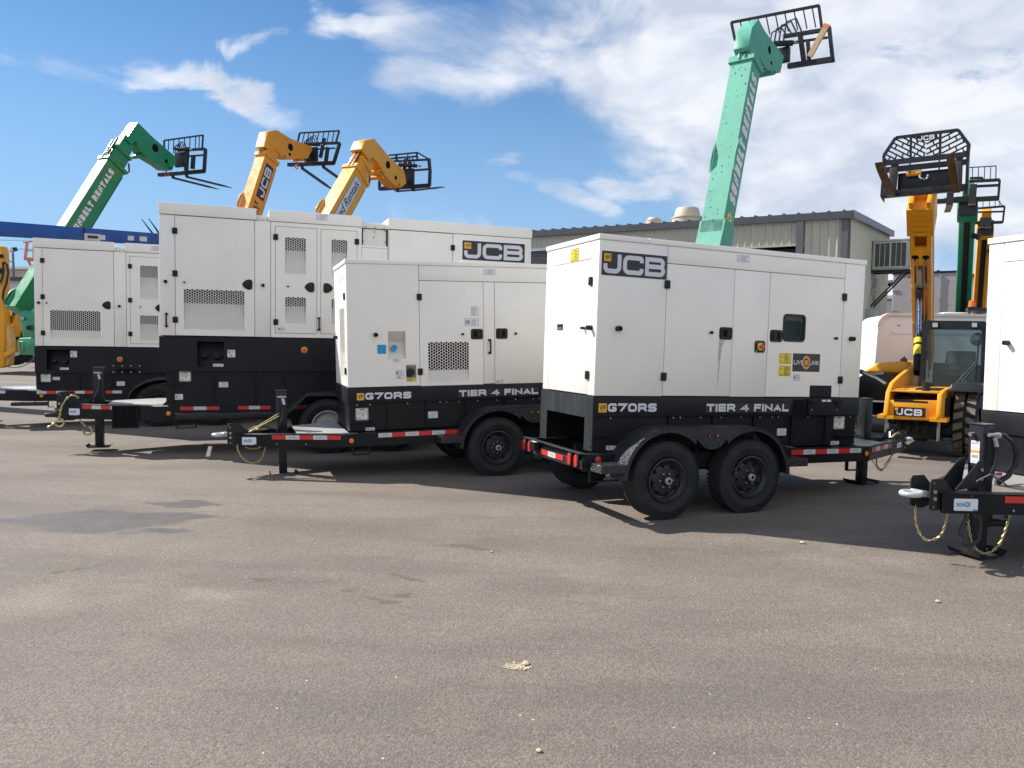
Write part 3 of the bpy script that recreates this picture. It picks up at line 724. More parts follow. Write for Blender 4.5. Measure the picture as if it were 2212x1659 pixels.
def chain(pts, parent, mtl, link=.036, r=.0042, name='safety_chain'):
    pts = [V(p) for p in pts]; fine = []
    for i in range(len(pts) - 1):
        p0, p1, p2, p3 = pts[max(i - 1, 0)], pts[i], pts[i + 1], pts[min(i + 2, len(pts) - 1)]
        for k in range(20):
            t = k / 20; fine.append(.5 * ((2 * p1) + (p2 - p0) * t + (2 * p0 - 5 * p1 + 4 * p2 - p3) * t * t + (3 * p1 - p0 - 3 * p2 + p3) * t ** 3))
    fine.append(pts[-1]); s = [0]
    for i in range(1, len(fine)): s.append(s[-1] + (fine[i] - fine[i - 1]).length)
    def P(d):
        d = min(max(d, 0), s[-1])
        for i in range(1, len(s)):
            if s[i] >= d: return fine[i - 1].lerp(fine[i], (d - s[i - 1]) / max(s[i] - s[i - 1], 1e-6))
        return fine[-1]
    mm = M(); st = link - 2 * r; k = 0; d = 0; perp = None
    while d + link < s[-1] + st:
        a, b = P(d), P(d + link); t = (b - a)
        if t.length < 1e-5: break
        t.normalize(); o = V((t.z, .3, -t.x)); o = (o - t * o.dot(t)).normalized(); q = t.cross(o); side = (o + q if k % 2 else o - q).normalized()
        c = (a + b) / 2; hl = link / 2 - r; hw = link * .3; lp = []
        for j in range(10):
            an = j * 2 * math.pi / 10; lp.append(c + t * (math.copysign(abs(math.cos(an)) ** .7, math.cos(an)) * hl) + side * (math.copysign(abs(math.sin(an)) ** .8, math.sin(an)) * (hw - r)))
        mm.tube(lp, r, mtl, 5, closed=True); d += st; k += 1
    return mm.build(name, parent)


def ring_eye(parent, x, z, r=.068, t=.021, back=.12):
    mm = M(); mm.tube([(x + r * math.cos(a), r * .95 * math.sin(a), z) for a in [i * 2 * math.pi / 20 for i in range(20)]], t, SILVER, 10, closed=True)
    mm.prism([(x - r * .7, -.05, z - .018), (x - r * .7, .05, z - .018), (x - back, .055, z - .03), (x - back, -.055, z - .03)], (0, 0, .045), SILVER)
    return mm.build('tow_eye', parent)


def coupler(parent, x0, x1, z0, z1, wy=.085):
    mm = M()
    for s in (-1, 1):
        prof = [(x0 - .24, z0 + .06), (x0 - .02, z0), (x1 - .02, z0), (x1, z0 + .02), (x1, z1 - .02), (x1 - .02, z1), (x0 + .01, z1), (x0 - .1, z1 - .11), (x0 - .24, z1 - .11)]
        mm.prism([(x, s * wy - .006, z) for x, z in prof], (0, .012, 0), SATIN)
        for bz in (z0 + (z1 - z0) * .38, z0 + (z1 - z0) * .6): mm.cyl((x1 - .035, s * (wy + .006), bz), (x1 - .035, s * (wy + .022), bz), .017, ZINC, 6)
        for bz in (z0 + .025, z1 - .03): mm.cyl((x1 - .035, s * (wy + .006), bz), (x1 - .035, s * (wy + .008), bz), .008, STEEL, 10)
    mm.box((x0 - .05, -wy + .006, z0 + .03), (x0 - .02, wy - .006, z1 - .12), SATIN)
    return mm.build('coupler', parent, bevel=.002, seg=1)


def jack(parent, x, y, ztop, zmid, foot, w=.118, side=1, crank='down'):
    mm = M(); h = w / 2
    mm.box((x - h, y - h, zmid - .10), (x + h, y + h, ztop), SATIN); mm.box((x - h - .006, y - h - .006, ztop), (x + h + .006, y + h + .006, ztop + .008), SATIN)
    mm.box((x - h * .78, y - h * .78, foot + .012), (x + h * .78, y + h * .78, zmid - .10), SATIN)
    for k in range(4): mm.cyl((x, y + side * h * .78, zmid - .16 - k * .075), (x, y + side * (h * .78 + .002), zmid - .16 - k * .075), .010, DARK, 10)
    o = mm.build('jack', parent, bevel=.005)
    mm = M(); mm.box((x - .13, y - .13, foot), (x + .13, y + .13, foot + .01), SATIN)
    for s in (-1, 1): mm.prism([(x + s * .13, y - .13, foot), (x + s * .13, y + .13, foot), (x + s * .16, y + .13, foot + .03), (x + s * .16, y - .13, foot + .03)], (0, 0, .009), SATIN)
    mm.build('foot_plate', o)
    mm = M(); yy = y + side * (h + .02); mm.cyl((x, y + side * h, ztop - .07), (x, yy + side * .03, ztop - .07), .016, CHROME, 12); mm.cyl((x - .05, yy + side * .02, ztop - .07), (x + .05, yy + side * .02, ztop - .07), .014, STEEL, 10)
    if crank == 'down': P = [(x - .01, yy + side * .02, ztop - .09), (x - .025, yy + side * .03, ztop - .16), (x - .01, yy + side * .03, ztop - .30), (x + .04, yy + side * .035, ztop - .42)]
    else: P = [(x + .0, yy + side * .02, ztop - .08), (x - .10, yy + side * .05, ztop - .12), (x - .19, yy + side * .06, ztop - .22), (x - .18, yy + side * .06, ztop - .34), (x - .06, yy + side * .05, ztop - .44), (x - .02, yy + side * .04, ztop - .50)]
    mm.tube(P, .017, SATIN, 9); mm.tube([P[0], P[1]], .019, STEEL, 8); mm.build('crank_handle', o)
    return o


def fender(parent, side, y_in, y_out, xw, Rf, zc, top, ends, lobe):
    """tandem mudguard: rolled tread plate over both wheels, with a lobed skirt between them"""
    mm = M(); th = .006
    def arc(cx, t0, t1, r, n=14): return [(cx + r * math.cos(R(t0 + (t1 - t0) * i / n)), zc + r * math.sin(R(t0 + (t1 - t0) * i / n))) for i in range(n + 1)]
    k = (top - zc) / Rf
    outl = [(xw * -1 + (x + xw) if False else x, zc + (z - zc) * k) for x, z in arc(-xw, 178, 90, Rf) + arc(xw, 90, 2, Rf)]
    outl = [(ends[0], ends[2])] * 0 + outl
    y0, y1 = side * y_in, side * y_out
    vs = []
    for x, z in outl: vs += [(x, y0, z), (x, y1, z), (x, y1, z - th), (x, y0, z - th)]
    n = len(outl); fs = []
    for i in range(n - 1):
        a, b = 4 * i, 4 * i + 4
        for q in range(4): fs.append((a + q, a + (q + 1) % 4, b + (q + 1) % 4, b + q))
    mm.raw(vs, fs + [(0, 1, 2, 3), (4 * n - 4, 4 * n - 3, 4 * n - 2, 4 * n - 1)], TREAD)
    # skirt
    ri = Rf - .040
    inn = [(x, zc + (z - zc) * k) for x, z in arc(-xw, 178, 48, ri, 16)]
    lob = [(-.17 + .34 * i / 10, lobe + .10 * (abs(i - 5) / 5) ** 2.4) for i in range(11)]
    inn2 = [(x, zc + (z - zc) * k) for x, z in arc(xw, 132, 2, ri, 16)]
    low = inn + lob + inn2; m_ = len(low)
    yy = side * (y_out - .004)
    # match the outer outline by parameter
    out2 = []
    for i in range(m_):
        u = i / (m_ - 1) * (n - 1); j = min(int(u), n - 2); f = u - j; out2.append((outl[j][0] * (1 - f) + outl[j + 1][0] * f, outl[j][1] * (1 - f) + outl[j + 1][1] * f))
    for i in range(m_): 
        # keep the top edge straight above each lower point where the guard is flat
        x = low[i][0]
        if abs(x) < xw: out2[i] = (x, top)
        else:
            cx = -xw if x < 0 else xw; dx, dz = low[i][0] - cx, low[i][1] - zc; l = math.hypot(dx, dz / k); out2[i] = (cx + dx / l * Rf, zc + dz / l * Rf)
    vs = []
    for i in range(m_): vs += [(low[i][0], yy, low[i][1]), (out2[i][0], yy, out2[i][1] - .001), (out2[i][0], yy - side * .004, out2[i][1] - .001), (low[i][0], yy - side * .004, low[i][1])]
    fs = []
    for i in range(m_ - 1):
        a, b = 4 * i, 4 * i + 4
        for q in range(4): fs.append((a + q, a + (q + 1) % 4, b + (q + 1) % 4, b + q))
    mm.raw(vs, fs, TREAD)
    # inner apron up against the bed
    for i in range(n - 1): pass
    o = mm.build('mudguard', parent)
    for ex, s in ((ends[0], -1), (ends[1], 1)):
        q = M(); xin = ex; xout = ex + s * .26
        q.box((min(xin, xout), min(side * .70, y1), ends[2] - .075), (max(xin, xout), max(side * .70, y1), ends[2]), TREAD)
        for bx in (.08, .18): q.cyl((xin + s * bx, side * .76, ends[2]), (xin + s * bx, side * .76, ends[2] + .008), .011, STEEL, 6)
        q.build('step', o, bevel=.004, seg=1)
    for dx in (-.04, .05): lamp(Pl((dx, yy, 0), (1, 0, 0), (0, 0, 1), (0, side, 0)), 0, top - .075, .011, AMBER if dx > 0 or side > 0 else REDL, o, 'marker_lamp')
    return o


def small_generator(name, label, mw, group, wheelstyle):
    g = thing(name, label, 'generator', mw, group)
    W = .555
    PR = Pl((0, -W, 0), (1, 0, 0), (0, 0, 1), (0, -1, 0)); PLf = Pl((0, W, 0), (-1, 0, 0), (0, 0, 1), (0, 1, 0))
    PT = Pl((-1.09, 0, 0), (0, -1, 0), (0, 0, 1), (-1, 0, 0)); PN = Pl((2.20, 0, 0), (0, 1, 0), (0, 0, 1), (1, 0, 0))
    z0, z1 = 1.115, 2.55; B = .004
    # fixed sheet panels
    mm = M()
    for q in ((-1.09, z0, -.345, z1), (-.339, 2.388, 1.913, z1), (.461, z0, .903, 2.382), (1.919, z0, 2.20, z1)): mm.rect(PR, *q, -.03, 0, WHITE)
    for q in ((-1.341, 2.372, 1.09, z1), (-.537, z0, -.397, 2.366), (.406, z0, 1.09, 2.366)): mm.rect(PLf, *q, -.03, 0, WHITE)
    for P in (PT, PN):
        for q in ((-.525, z0, -.422, z1), (.422, z0, .525, z1), (-.416, 2.388, .416, z1)): mm.rect(P, *q, -.03, 0, WHITE)
    body = mm.build('canopy', g, bevel=.004)
    mm = M(); rec = [(-1.725, 1.434, -1.516, 1.767), (-1.518 + .004, 1.168, -1.392, 1.366)]
    holed(mm, PLf, -2.20, z0, -1.347, z1, rec, -.03, 0, WHITE)
    for h in rec:
        a0, b0, a1, b1 = h; dp = -.13; mid = b0 + (b1 - b0) * .62
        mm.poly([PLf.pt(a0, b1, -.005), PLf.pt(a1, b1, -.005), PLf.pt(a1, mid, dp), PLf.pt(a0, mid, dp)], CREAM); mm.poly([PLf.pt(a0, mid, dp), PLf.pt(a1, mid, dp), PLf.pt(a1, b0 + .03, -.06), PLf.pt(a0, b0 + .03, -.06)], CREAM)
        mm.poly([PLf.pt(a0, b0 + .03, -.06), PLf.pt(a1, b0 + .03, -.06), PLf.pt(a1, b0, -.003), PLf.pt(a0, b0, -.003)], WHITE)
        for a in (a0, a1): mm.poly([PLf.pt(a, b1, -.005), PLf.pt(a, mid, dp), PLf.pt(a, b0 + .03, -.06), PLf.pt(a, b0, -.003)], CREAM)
    fp = mm.build('filler_panel', g)
    mm = M(); c = PLf.pt(-1.643, 1.563, -.07); mm.cyl(c, c + V((0, .035, .01)), .036, BLUES, 18); mm.rect(PLf, -1.650, 1.575, -1.632, 1.607, -.04, -.02, BLUES); mm.build('blue_cap', fp)
    mm = M(); c = PLf.pt(-1.453, 1.262, -.07); mm.cyl(c, c + V((0, .045, .012)), .046, PLASTIC, 20); mm.beam(c + V((-.03, .045, .02)), c + V((.03, .045, .0)), .012, .014, PLASTIC); mm.build('fuel_cap', fp)
    sticker(Pl(PLf.pt(0, 0, 0), PLf.u, PLf.v, PLf.n), -1.515, 1.170, -1.397, 1.205, 'sticker', fp, YELS, 'text', 2, d=.004)
    sticker(PLf, -1.67, 1.402, -1.58, 1.445, 'sticker', fp, None, 'text', 3, d=.004)
    # core behind the door gaps
    mm = M(); mm.box((-1.05, -.33, z0), (2.16, .33, 2.53), DARK); mm.box((-1.06, -.524, z0 - .01), (2.17, .524, z0 + .004), DARK)
    for xx in (-.342, .458, .906, 1.916, -.342 + .0): mm.box((xx - .02, -.524, z0), (xx + .02, -.33, 2.53), DARK)
    for xx in (1.344, .540, .394, -.403): mm.box((xx - .02, .33, z0), (xx + .02, .524, 2.53), DARK)
    for xx in (-1.058, 2.168):
        for yy in (-.419, .419): mm.box((min(xx, xx * .98), yy - .02, z0), (max(xx, xx * .98), yy + .02, 2.53), DARK)
    mm.box((-.36, -.524, 2.375), (1.95, -.33, 2.395), DARK); mm.box((-1.05, .33, 2.36), (1.36, .524, 2.38), DARK)
    mm.build('inner_frame', g)
    # roof
    mm = M(); mm.box((-1.10, -.567, 2.552), (-.570, .567, 2.602), WHITE); mm.box((-.564, -.567, 2.552), (2.212, .567, 2.602), WHITE); mm.box((-.62, -.55, 2.548), (-.5, .55, 2.598), DARK)
    rf = mm.build('roof', g, bevel=.006)
    mm = M(); mm.cyl((.62, -.01, 2.60), (.62, .01, 2.60), .085, WHITE, 24); mm.cyl((.62, -.012, 2.645), (.62, .012, 2.645), .022, DARK, 14); mm.build('lifting_eye', rf, bevel=.003)
    mm = M(); mm.lathe([(.11, 0), (.11, .012), (.09, .02), (0, .022)], (-.82, .15, 2.602), (0, 0, 1), WHITE, 24); mm.build('vent_cap', rf)
    # right side
    d1 = door(PR, -.339, 1.119, .455, 2.382, g)
    for b in (2.184, 1.303): hinge(PR, -.342, b, d1)
    paddle(PR, .296, 1.683, .452, 1.806, d1); knob(PR, .192, 1.746, d1, .015, .03)
    if True:
        mm = M()    # rust runs below the latch
        rs = random.Random(3); rm = mat('rust_run', (.50, .42, .34), .6, var=.3, scale=40)
        for x, L, w in ((.305, .22, .012), (.315, .42, .014), (.326, .30, .011), (.342, .12, .008), (.36, .06, .008), (.31, .50, .007)):
            pts = []; n = 12
            for i in range(n + 1):
                t = i / n; ww = w * (1 - .75 * t) * (.7 + .6 * rs.random()); xx = x - .012 * t + .004 * (rs.random() - .5); pts.append((xx, 1.68 - L * t, ww))
            for i in range(n): a, b = pts[i], pts[i + 1]; mm.poly([PR.pt(a[0] - a[2] / 2, a[1], .0012 + x * .001), PR.pt(a[0] + a[2] / 2, a[1], .0012 + x * .001), PR.pt(b[0] + b[2] / 2, b[1], .0012 + x * .001), PR.pt(b[0] - b[2] / 2, b[1], .0012 + x * .001)], rm)
        mm.build('rust_stain', d1)
    d2 = M(); holed(d2, PR, .909, 1.119, 1.910, 2.382, [(1.10, 1.70, 1.39, 1.968)] if False else [(1.115, 1.705, 1.375, 1.958)], -.03, 0, WHITE); d2 = d2.build('door', g)
    for b in (2.190, 1.303): hinge(PR, 1.914, b, d2)
    paddle(PR, .932, 1.681, 1.092, 1.805, d2, flip=True); knob(PR, 1.818, 1.746, d2, .015, .03)
    mm = M(); A = rr2(1.096, 1.690, 1.394, 1.976, .045); I = rr2(1.120, 1.712, 1.370, 1.954, .03)
    n = len(A)
    for i in range(n):
        j = (i + 1) % n
        for (p, q, d, e) in ((A, I, .008, .008),): mm.poly([PR.pt(*p[i], d), PR.pt(*p[j], d), PR.pt(*q[j], e), PR.pt(*q[i], e)], PLASTIC)
        mm.poly([PR.pt(*A[i], 0), PR.pt(*A[j], 0), PR.pt(*A[j], .008), PR.pt(*A[i], .008)], PLASTIC); mm.poly([PR.pt(*I[i], -.03), PR.pt(*I[j], -.03), PR.pt(*I[j], .008), PR.pt(*I[i], .008)], PLASTIC)
    wf = mm.build('window', d2)
    mm = M(); mm.poly([PR.pt(x, y, -.005) for x, y in I], GLASS); mm.build('pane', wf)
    mm = M(); mm.rect(PR, 1.03, 1.62, 1.46, 2.05, -.16, -.15, mat('panel_grey', (.12, .125, .13), .5)); mm.rect(PR, 1.15, 1.84, 1.25, 1.90, -.15, -.147, GREYINK)
    for a in (1.13, 1.20, 1.23): mm.cyl(PR.pt(a, 1.765, -.15), PR.pt(a, 1.765, -.13), .009, STICK, 10)
    mm.build('control_panel', wf)
    mm = M(); mm.rect(PR, 1.498, 1.119, 1.801, 1.24, .0005, .0012, BLACK); mm.build('cable_flap', d2)
    sticker(PR, 1.067, 1.460, 1.225, 1.569, 'warning_sticker', d2, YELS, 'warn'); sticker(PR, 1.067, 1.332, 1.225, 1.441, 'warning_sticker', d2, YELS, 'warn')
    mm = M(); mm.rect(PR, 1.249, 1.383, 1.618, 1.572, 0, .002, LOGOK)
    text(mm, PR, 'LIVE', 1.262, 1.455, .045, .85, .2, LOGOW, .0026, fit=.135); text(mm, PR, 'LINK', 1.468, 1.455, .045, .85, .2, LOGOW, .0026, fit=.135)
    mm.rect(PR, 1.410, 1.452, 1.452, 1.503, .002, .003, mat('badge_orange', (.75, .30, .04), .4))
    OR = mat('badge_orange', (.75, .30, .04), .4)
    for s in (1, -1):
        arcp = [(1.431 + s * .056 * math.cos(R(t)), 1.478 + s * .072 * math.sin(R(t))) for t in range(25, 165, 14)]; arci = [(1.431 + s * .036 * math.cos(R(t)), 1.478 + s * .045 * math.sin(R(t))) for t in range(25, 165, 14)]
        for i in range(len(arcp) - 1): mm.poly([PR.pt(*arcp[i], .0028), PR.pt(*arcp[i + 1], .0028), PR.pt(*arci[i + 1], .0028), PR.pt(*arci[i], .0028)], OR)
        mm.poly([PR.pt(1.431 + s * x, 1.478 + s * y, .0029) for x, y in ((.03, .008), (.062, .03), (.028, .052))], OR)
    mm.build('badge_panel', d2)
    sticker(PR, 1.262, 1.285, 1.357, 1.360, 'small_sticker', d2, None, 'half')
    mm = M(); mm.rrect(PR, .742, 1.567, .868, 1.686, .02, 0, .012, PLASTIC)
    for a, b in ((.757, 1.583), (.853, 1.583), (.757, 1.670), (.853, 1.670)): mm.cyl(PR.pt(a, b, .012), PR.pt(a, b, .015), .006, STEEL, 8)
    mm.cyl(PR.pt(.805, 1.627, .012), PR.pt(.805, 1.627, .018), .040, YELS, 22); mm.cyl(PR.pt(.805, 1.627, .018), PR.pt(.805, 1.627, .045), .015, REDS, 14); mm.cyl(PR.pt(.805, 1.627, .045), PR.pt(.805, 1.627, .056), .026, REDS, 20, .022)
    mm.build('stop_button', g)
    big_logo(PR, -1.062, 2.228, -.352, 2.450, g)
    knob(PR, -.868, 1.742, g, .026, .055); knob(PR, 2.035, 1.748, g, .026, .055); sticker(PR, .468, 2.460, .628, 2.531, 'lifting_sticker', g, None, 'lift')
    # left side
    d3 = door(PLf, -1.341, 1.102, -.543, 2.366, g, holes=[(-1.242, 1.144, -.729, 1.635)]); honeycomb(PLf, -1.242, 1.144, -.729, 1.635, d3, dark=True)
    for b in (2.173, 1.281): hinge(PLf, -1.343, b, d3)
    paddle(PLf, -.703, 1.664, -.549, 1.792, d3); knob(PLf, -.809, 1.728, d3, .015, .03)
    sticker(PLf, -.700, 1.946, -.598, 2.068, 'sticker', d3, None, 'text', 9); sticker(PLf, -.785, 1.825, -.598, 1.923, 'sticker', d3, None, 'half')
    d4 = door(PLf, -.391, 1.102, .400, 2.366, g)
    paddle(PLf, -.379, 1.667, -.226, 1.798, d4, flip=True); knob(PLf, -.120, 1.732, d4, .015, .03); sticker(PLf, -.375, 1.110, -.283, 1.164, 'small_sticker', d4, None, 'half')
    for b in (2.173, 1.281): hinge(PLf, .403, b, d4)
    pull(PLf, -.463, 1.482, 1.668, g); sticker(PLf, -.534, 2.452, -.377, 2.527, 'lifting_sticker', g, None, 'lift'); knob(PLf, -1.871, 1.726, g, .026, .05)
    sticker(PLf, -1.853, 1.502, -1.749, 1.608, 'blue_sticker', g, BLUES, 'plain'); sticker(PLf, -1.643, 1.199, -1.538, 1.304, 'fuel_sticker', g, None, 'fuel')
    # both ends
    d5 = door(PT, -.416, 1.119, .416, 2.382, g)
    for b in (2.177, 1.300): hinge(PT, .419, b, d5)
    knob(PT, .321, 1.741, d5, .014, .04); mm = M(); mm.rect(PT, -.253, 1.730, -.133, 1.788, 0, .006, PLASTIC); mm.rect(PT, -.24, 1.735, -.146, 1.755, .006, .009, STEEL); mm.build('latch_handle', d5)
    knob(PT, .462, 1.742, g, .024, .055); sticker(PT, -.011, 2.392, .155, 2.517, 'warning_sticker', g, YELS, 'warn')
    d6 = door(PN, -.416, 1.119, .416, 2.382, g, holes=[(-.10, 1.22, .36, 2.05)]); honeycomb(PN, -.10, 1.22, .36, 2.05, d6)
    for b in (2.177, 1.300): hinge(PN, .419, b, d6)
    knob(PN, -.35, 1.70, g, .022, .05)
    # black skid and tank
    mm = M(); mm.box((-1.10, -.562, .922), (2.208, .562, 1.108), BLACK2); sk = mm.build('base_frame', g, bevel=.005)
    mm = M()
    for y0, y1 in ((-.562, -.412), (.412, .562)): mm.box((-1.102, y0, .598), (-1.09, y1, 1.105), DUSTY)
    mm.box((-1.102, -.412, .902), (-1.09, .412, 1.105), DUSTY)
    for y in (-.54, -.54): 
        for z in (.64, .70, .80): mm.cyl((-1.104, y, z), (-1.102, y, z), .008, DARK, 8); mm.cyl((-1.104, -y, z), (-1.102, -y, z), .008, DARK, 8)
    mm.build('end_plate', g)
    mm = M(); mm.box((-.30, -.535, .60), (2.19, .535, .921), BLACK); mm.box((-.36, -.52, .60), (-.301, .52, .92), DARK); mm.box((-1.088, -.535, .60), (-.3, -.52, .921), BLACK); mm.box((-1.088, .52, .60), (-.3, .535, .921), BLACK)
    for x in (-.25, .27, .78, 1.28, 1.75):
        for s in (-1, 1): mm.box((x - .004, min(s * .535, s * .556), .60), (x + .004, max(s * .535, s * .556), .921), BLACK)
    for s in (-1, 1):
        mm.box((-1.09, min(s * .535, s * .60), .745), (-.90, max(s * .535, s * .60), .752), BLACK); mm.box((1.90, min(s * .535, s * .60), .70), (2.20, max(s * .535, s * .60), .707), BLACK)
    for s in (-1, 1):
        for x in (-.9, -.2, -.12, .12, .37, .62, .86, 1.02, 1.10, 1.5, 1.95, 2.1): mm.cyl((x, s * .535, .905), (x, s * .549, .905), .009, STEEL, 6)
    mm.build('fuel_tank', g)
    for P, a0, a1, gx, t0, t1, fl in ((PR, -1.042, -.957, -.408, .170, 1.223, 0), (PLf, -2.102, -2.019, -1.457, -.868, .183, 1)):
        mm = M(); Q = Pl(P.pt(0, 0, .008), P.u, P.v, P.n); square_badge(mm, Q, a0, .962, a1, 1.045, .002)
        text(mm, Q, 'G70RS', a1 + .012, .966, .080, .95, .285, LOGOW, .001, gap=.13, fit=gx - a1 - .012); mm.build('model_lettering', g)
        mm = M(); mm.rect(Q, t0 - .008, .955, t1 + .008, 1.052, -.002, .001, LOGOK); text(mm, Q, 'TIER 4 FINAL', t0 + .005, .966, .077, .98, .285, LOGOW, .002, gap=.13, fit=t1 - t0 - .012); mm.build('tier_lettering', g)
    QR = Pl(PR.pt(0, 0, .008), PR.u, PR.v, PR.n)
    mm = M(); mm.rect(QR, 1.462, .925, 1.926, 1.100, 0, .028, BLACK2); mm.rect(QR, 1.47, .93, 1.92, .965, .028, .036, BLACK2); mm.rect(QR, 1.635, 1.068, 1.765, 1.093, .028, .031, STICK); mm.cyl(QR.pt(1.70, 1.08, .031), QR.pt(1.70, 1.08, .034), .010, REDS, 10)
    for a in (1.51, 1.86): mm.rect(QR, a - .035, 1.05, a + .035, 1.075, .028, .05, BLACK2); mm.cyl(QR.pt(a - .01, .985, .028), QR.pt(a - .01, .985, .034), .011, STEEL, 6)
    mm.build('socket_cover', g, bevel=.003, seg=1)
    mm = M(); mm.rect(QR, 1.272, .935, 1.421, 1.090, -.004, -.0003, DARK); mm.build('cable_opening', g)
    TR = Pl((0, -.535, 0), (1, 0, 0), (0, 0, 1), (0, -1, 0)); TL = Pl((0, .535, 0), (-1, 0, 0), (0, 0, 1), (0, 1, 0))
    sticker(TR, 1.878, .771, 2.031, .906, 'data_plate', g, CREAM, 'plate'); sticker(TR, 1.104, .711, 1.225, .785, 'sticker', g, None, 'lift'); sticker(TR, -.93, .605, -.80, .645, 'sticker', g, None, 'half'); sticker(TR, 1.85, .600, 1.97, .64, 'sticker', g, None, 'half')
    sticker(TL, -2.116, .724, -1.970, .866, 'data_plate', g, CREAM, 'plate'); sticker(TL, -1.248, .713, -1.128, .794, 'sticker', g, None, 'lift'); sticker(TL, -2.005, .597, -1.895, .635, 'sticker', g, None, 'half')
    # trailer bed
    mm = M()
    for s in (-1, 1):
        y = s * .64; mm.box((-1.225, y - .022, .43), (2.29, y + .022, .585), BLACK); mm.box((-1.225, min(y, y - s * .06), .578), (2.29, max(y, y - s * .06), .588), BLACK)
        for x0, x1 in ((.82, 1.06), (1.98, 2.18), (-1.16, -.85)): mm.box((x0, y - .02, .33), (x0 + .015, y + .02, .43), BLACK); mm.box((x1 - .015, y - .02, .33), (x1, y + .02, .43), BLACK); mm.box((x0, y - .02, .33), (x1, y + .02, .342), BLACK)
        mm.prism([(2.27, s * .662, .43), (2.27, s * .618, .43), (3.42, s * .075, .43), (3.45, s * .115, .43)], (0, 0, .15), BLACK)
        mm.prism([(2.27, s * .668, .575), (2.27, s * .55, .575), (3.42, s * .035, .575), (3.45, s * .121, .575)], (0, 0, .008), BLACK)
    mm.box((-1.235, -.66, .455), (-1.205, .66, .585), BLACK)
    mm.prism([(-1.205, -.70, .588), (-1.205, .70, .588), (-1.27, .66, .588), (-1.27, -.66, .588)], (0, 0, .008), DUSTY)
    mm.prism([(-1.237, -.66, .445), (-1.237, .66, .445), (-1.247, .66, .53), (-1.247, -.66, .53)], (-.004, 0, 0), DUSTY)
    for x in (-.7, 0, .7, 1.4, 2.1): mm.box((x - .03, -.618, .47), (x + .03, .618, .56), BLACK)
    mm.cyl((-.478, -.7, .36), (-.478, .7, .36), .035, BLACK); mm.cyl((.478, -.7, .36), (.478, .7, .36), .035, BLACK)
    for s in (-1, 1): mm.beam((-.75, s * .6, .42), (.75, s * .6, .42), .05, .03, BLACK)
    for s in (-1, 1):
        u = V((1.18, -s * .547, 0)).normalized(); nn = V((abs(u.y), s * u.x, 0)).normalized()
        for a in (.45, .80): c = V((2.27, s * .668, .465)) + u * a; mm.cyl(c, c + nn * .008, .011, STEEL, 6)
    mm.build('trailer_frame', g, bevel=.003, seg=1)
    mm = M(); mm.prism([(2.21, -.60, .584), (2.30, -.62, .584), (2.78, -.40, .584), (2.78, .40, .584), (2.30, .62, .584), (2.21, .60, .584)], (0, 0, .009), DECK); mm.build('deck_plate', g)
    FR = Pl((0, -.662, 0), (1, 0, 0), (0, 0, 1), (0, -1, 0)); FL = Pl((0, .662, 0), (-1, 0, 0), (0, 0, 1), (0, 1, 0))
    tape(FR, 1.19, 2.16, .550, g, n=6); tape(FL, -1.877, -.912, .550, g, first=1, n=6)
    sticker(FL, -1.02, .485, -.89, .518, 'sticker', g, YELS, 'text', 2)
    lamp(FR, 2.235, .515, .030, AMBER, g, 'side_lamp'); lamp(FL, -2.19, .504, .030, AMBER, g, 'side_lamp'); lamp(FR, -1.085, .535, .034, REDL, g, 'side_lamp'); lamp(FL, 1.085, .535, .034, REDL, g, 'side_lamp')
    for s in (-1, 1):
        u = V((1.18, -s * .547, 0)).normalized(); nn = V((s * 0 + .42, s * .9, 0)); nn = V((abs(u.y), s * u.x, 0)).normalized()
        P = Pl((2.27, s * .668, 0), u, (0, 0, 1), nn) if s < 0 else Pl((2.27, s * .668, 0), -u, (0, 0, 1), nn)
        if s < 0: tape(P, .10, .82, .545, g, n=5); maker_sticker(P, 1.03, .495, 1.2, .555, g)
        else: tape(P, -.86, -.04, .545, g, n=5); maker_sticker(P, -1.22, .455, -1.05, .545, g)
    BP = Pl((-1.252, 0, 0), (0, -1, 0), (0, 0, 1), (-1, 0, 0))
    tape(BP, -.20, .29, .50, g, n=3)
    for y, ln in ((-.60, 0), (-.46, 0), (.44, 0), (.57, 0)):
        mm = M(); mm.rrect(BP, y - .042, .452, y + .042, .585, .036, 0, .008, RUBBER); mm.rrect(BP, y - .032, .462, y + .032, .575, .028, .008, .018, REDL, 5); mm.build('tail_lamp', g, bevel=.003)
    mm = M(); mm.rect(BP, -.36, .50, -.24, .585, 0, .06, BLACK); mm.rect(BP, -.35, .585, -.25, .588, .02, .05, STICK); mm.build('plate_lamp', g)
    for s in (-1, 1):
        fender(g, s, .60, .905, .478, .475, .36, .845, (-.925, .925, .52), .640)
        for x in (-.478, .478): wheel(g, (x, s * .895, .36), s, .36, .215, .20, wheelstyle, lugs=6 if wheelstyle == 'slot' else 8)
    coupler(g, 3.40, 3.54, .45, .685); ring_eye(g, 3.625, .57)
    jk = jack(g, 2.92, .0, 1.065, .58, .055, side=1)
    pass
    return g


GG = 'small white generators on black trailers'
# yard positions of the trailers: ground point under the middle of the wheels, heading, nose droop
def base_from(px, py, yaw, s, n, z=0.0):
    o = ground(px, py); u = V((math.sin(R(yaw)), math.cos(R(yaw)), 0)); r = V((math.cos(R(yaw)), -math.sin(R(yaw)), 0))
    return o + u * s + r * n + V((0, 0, z))


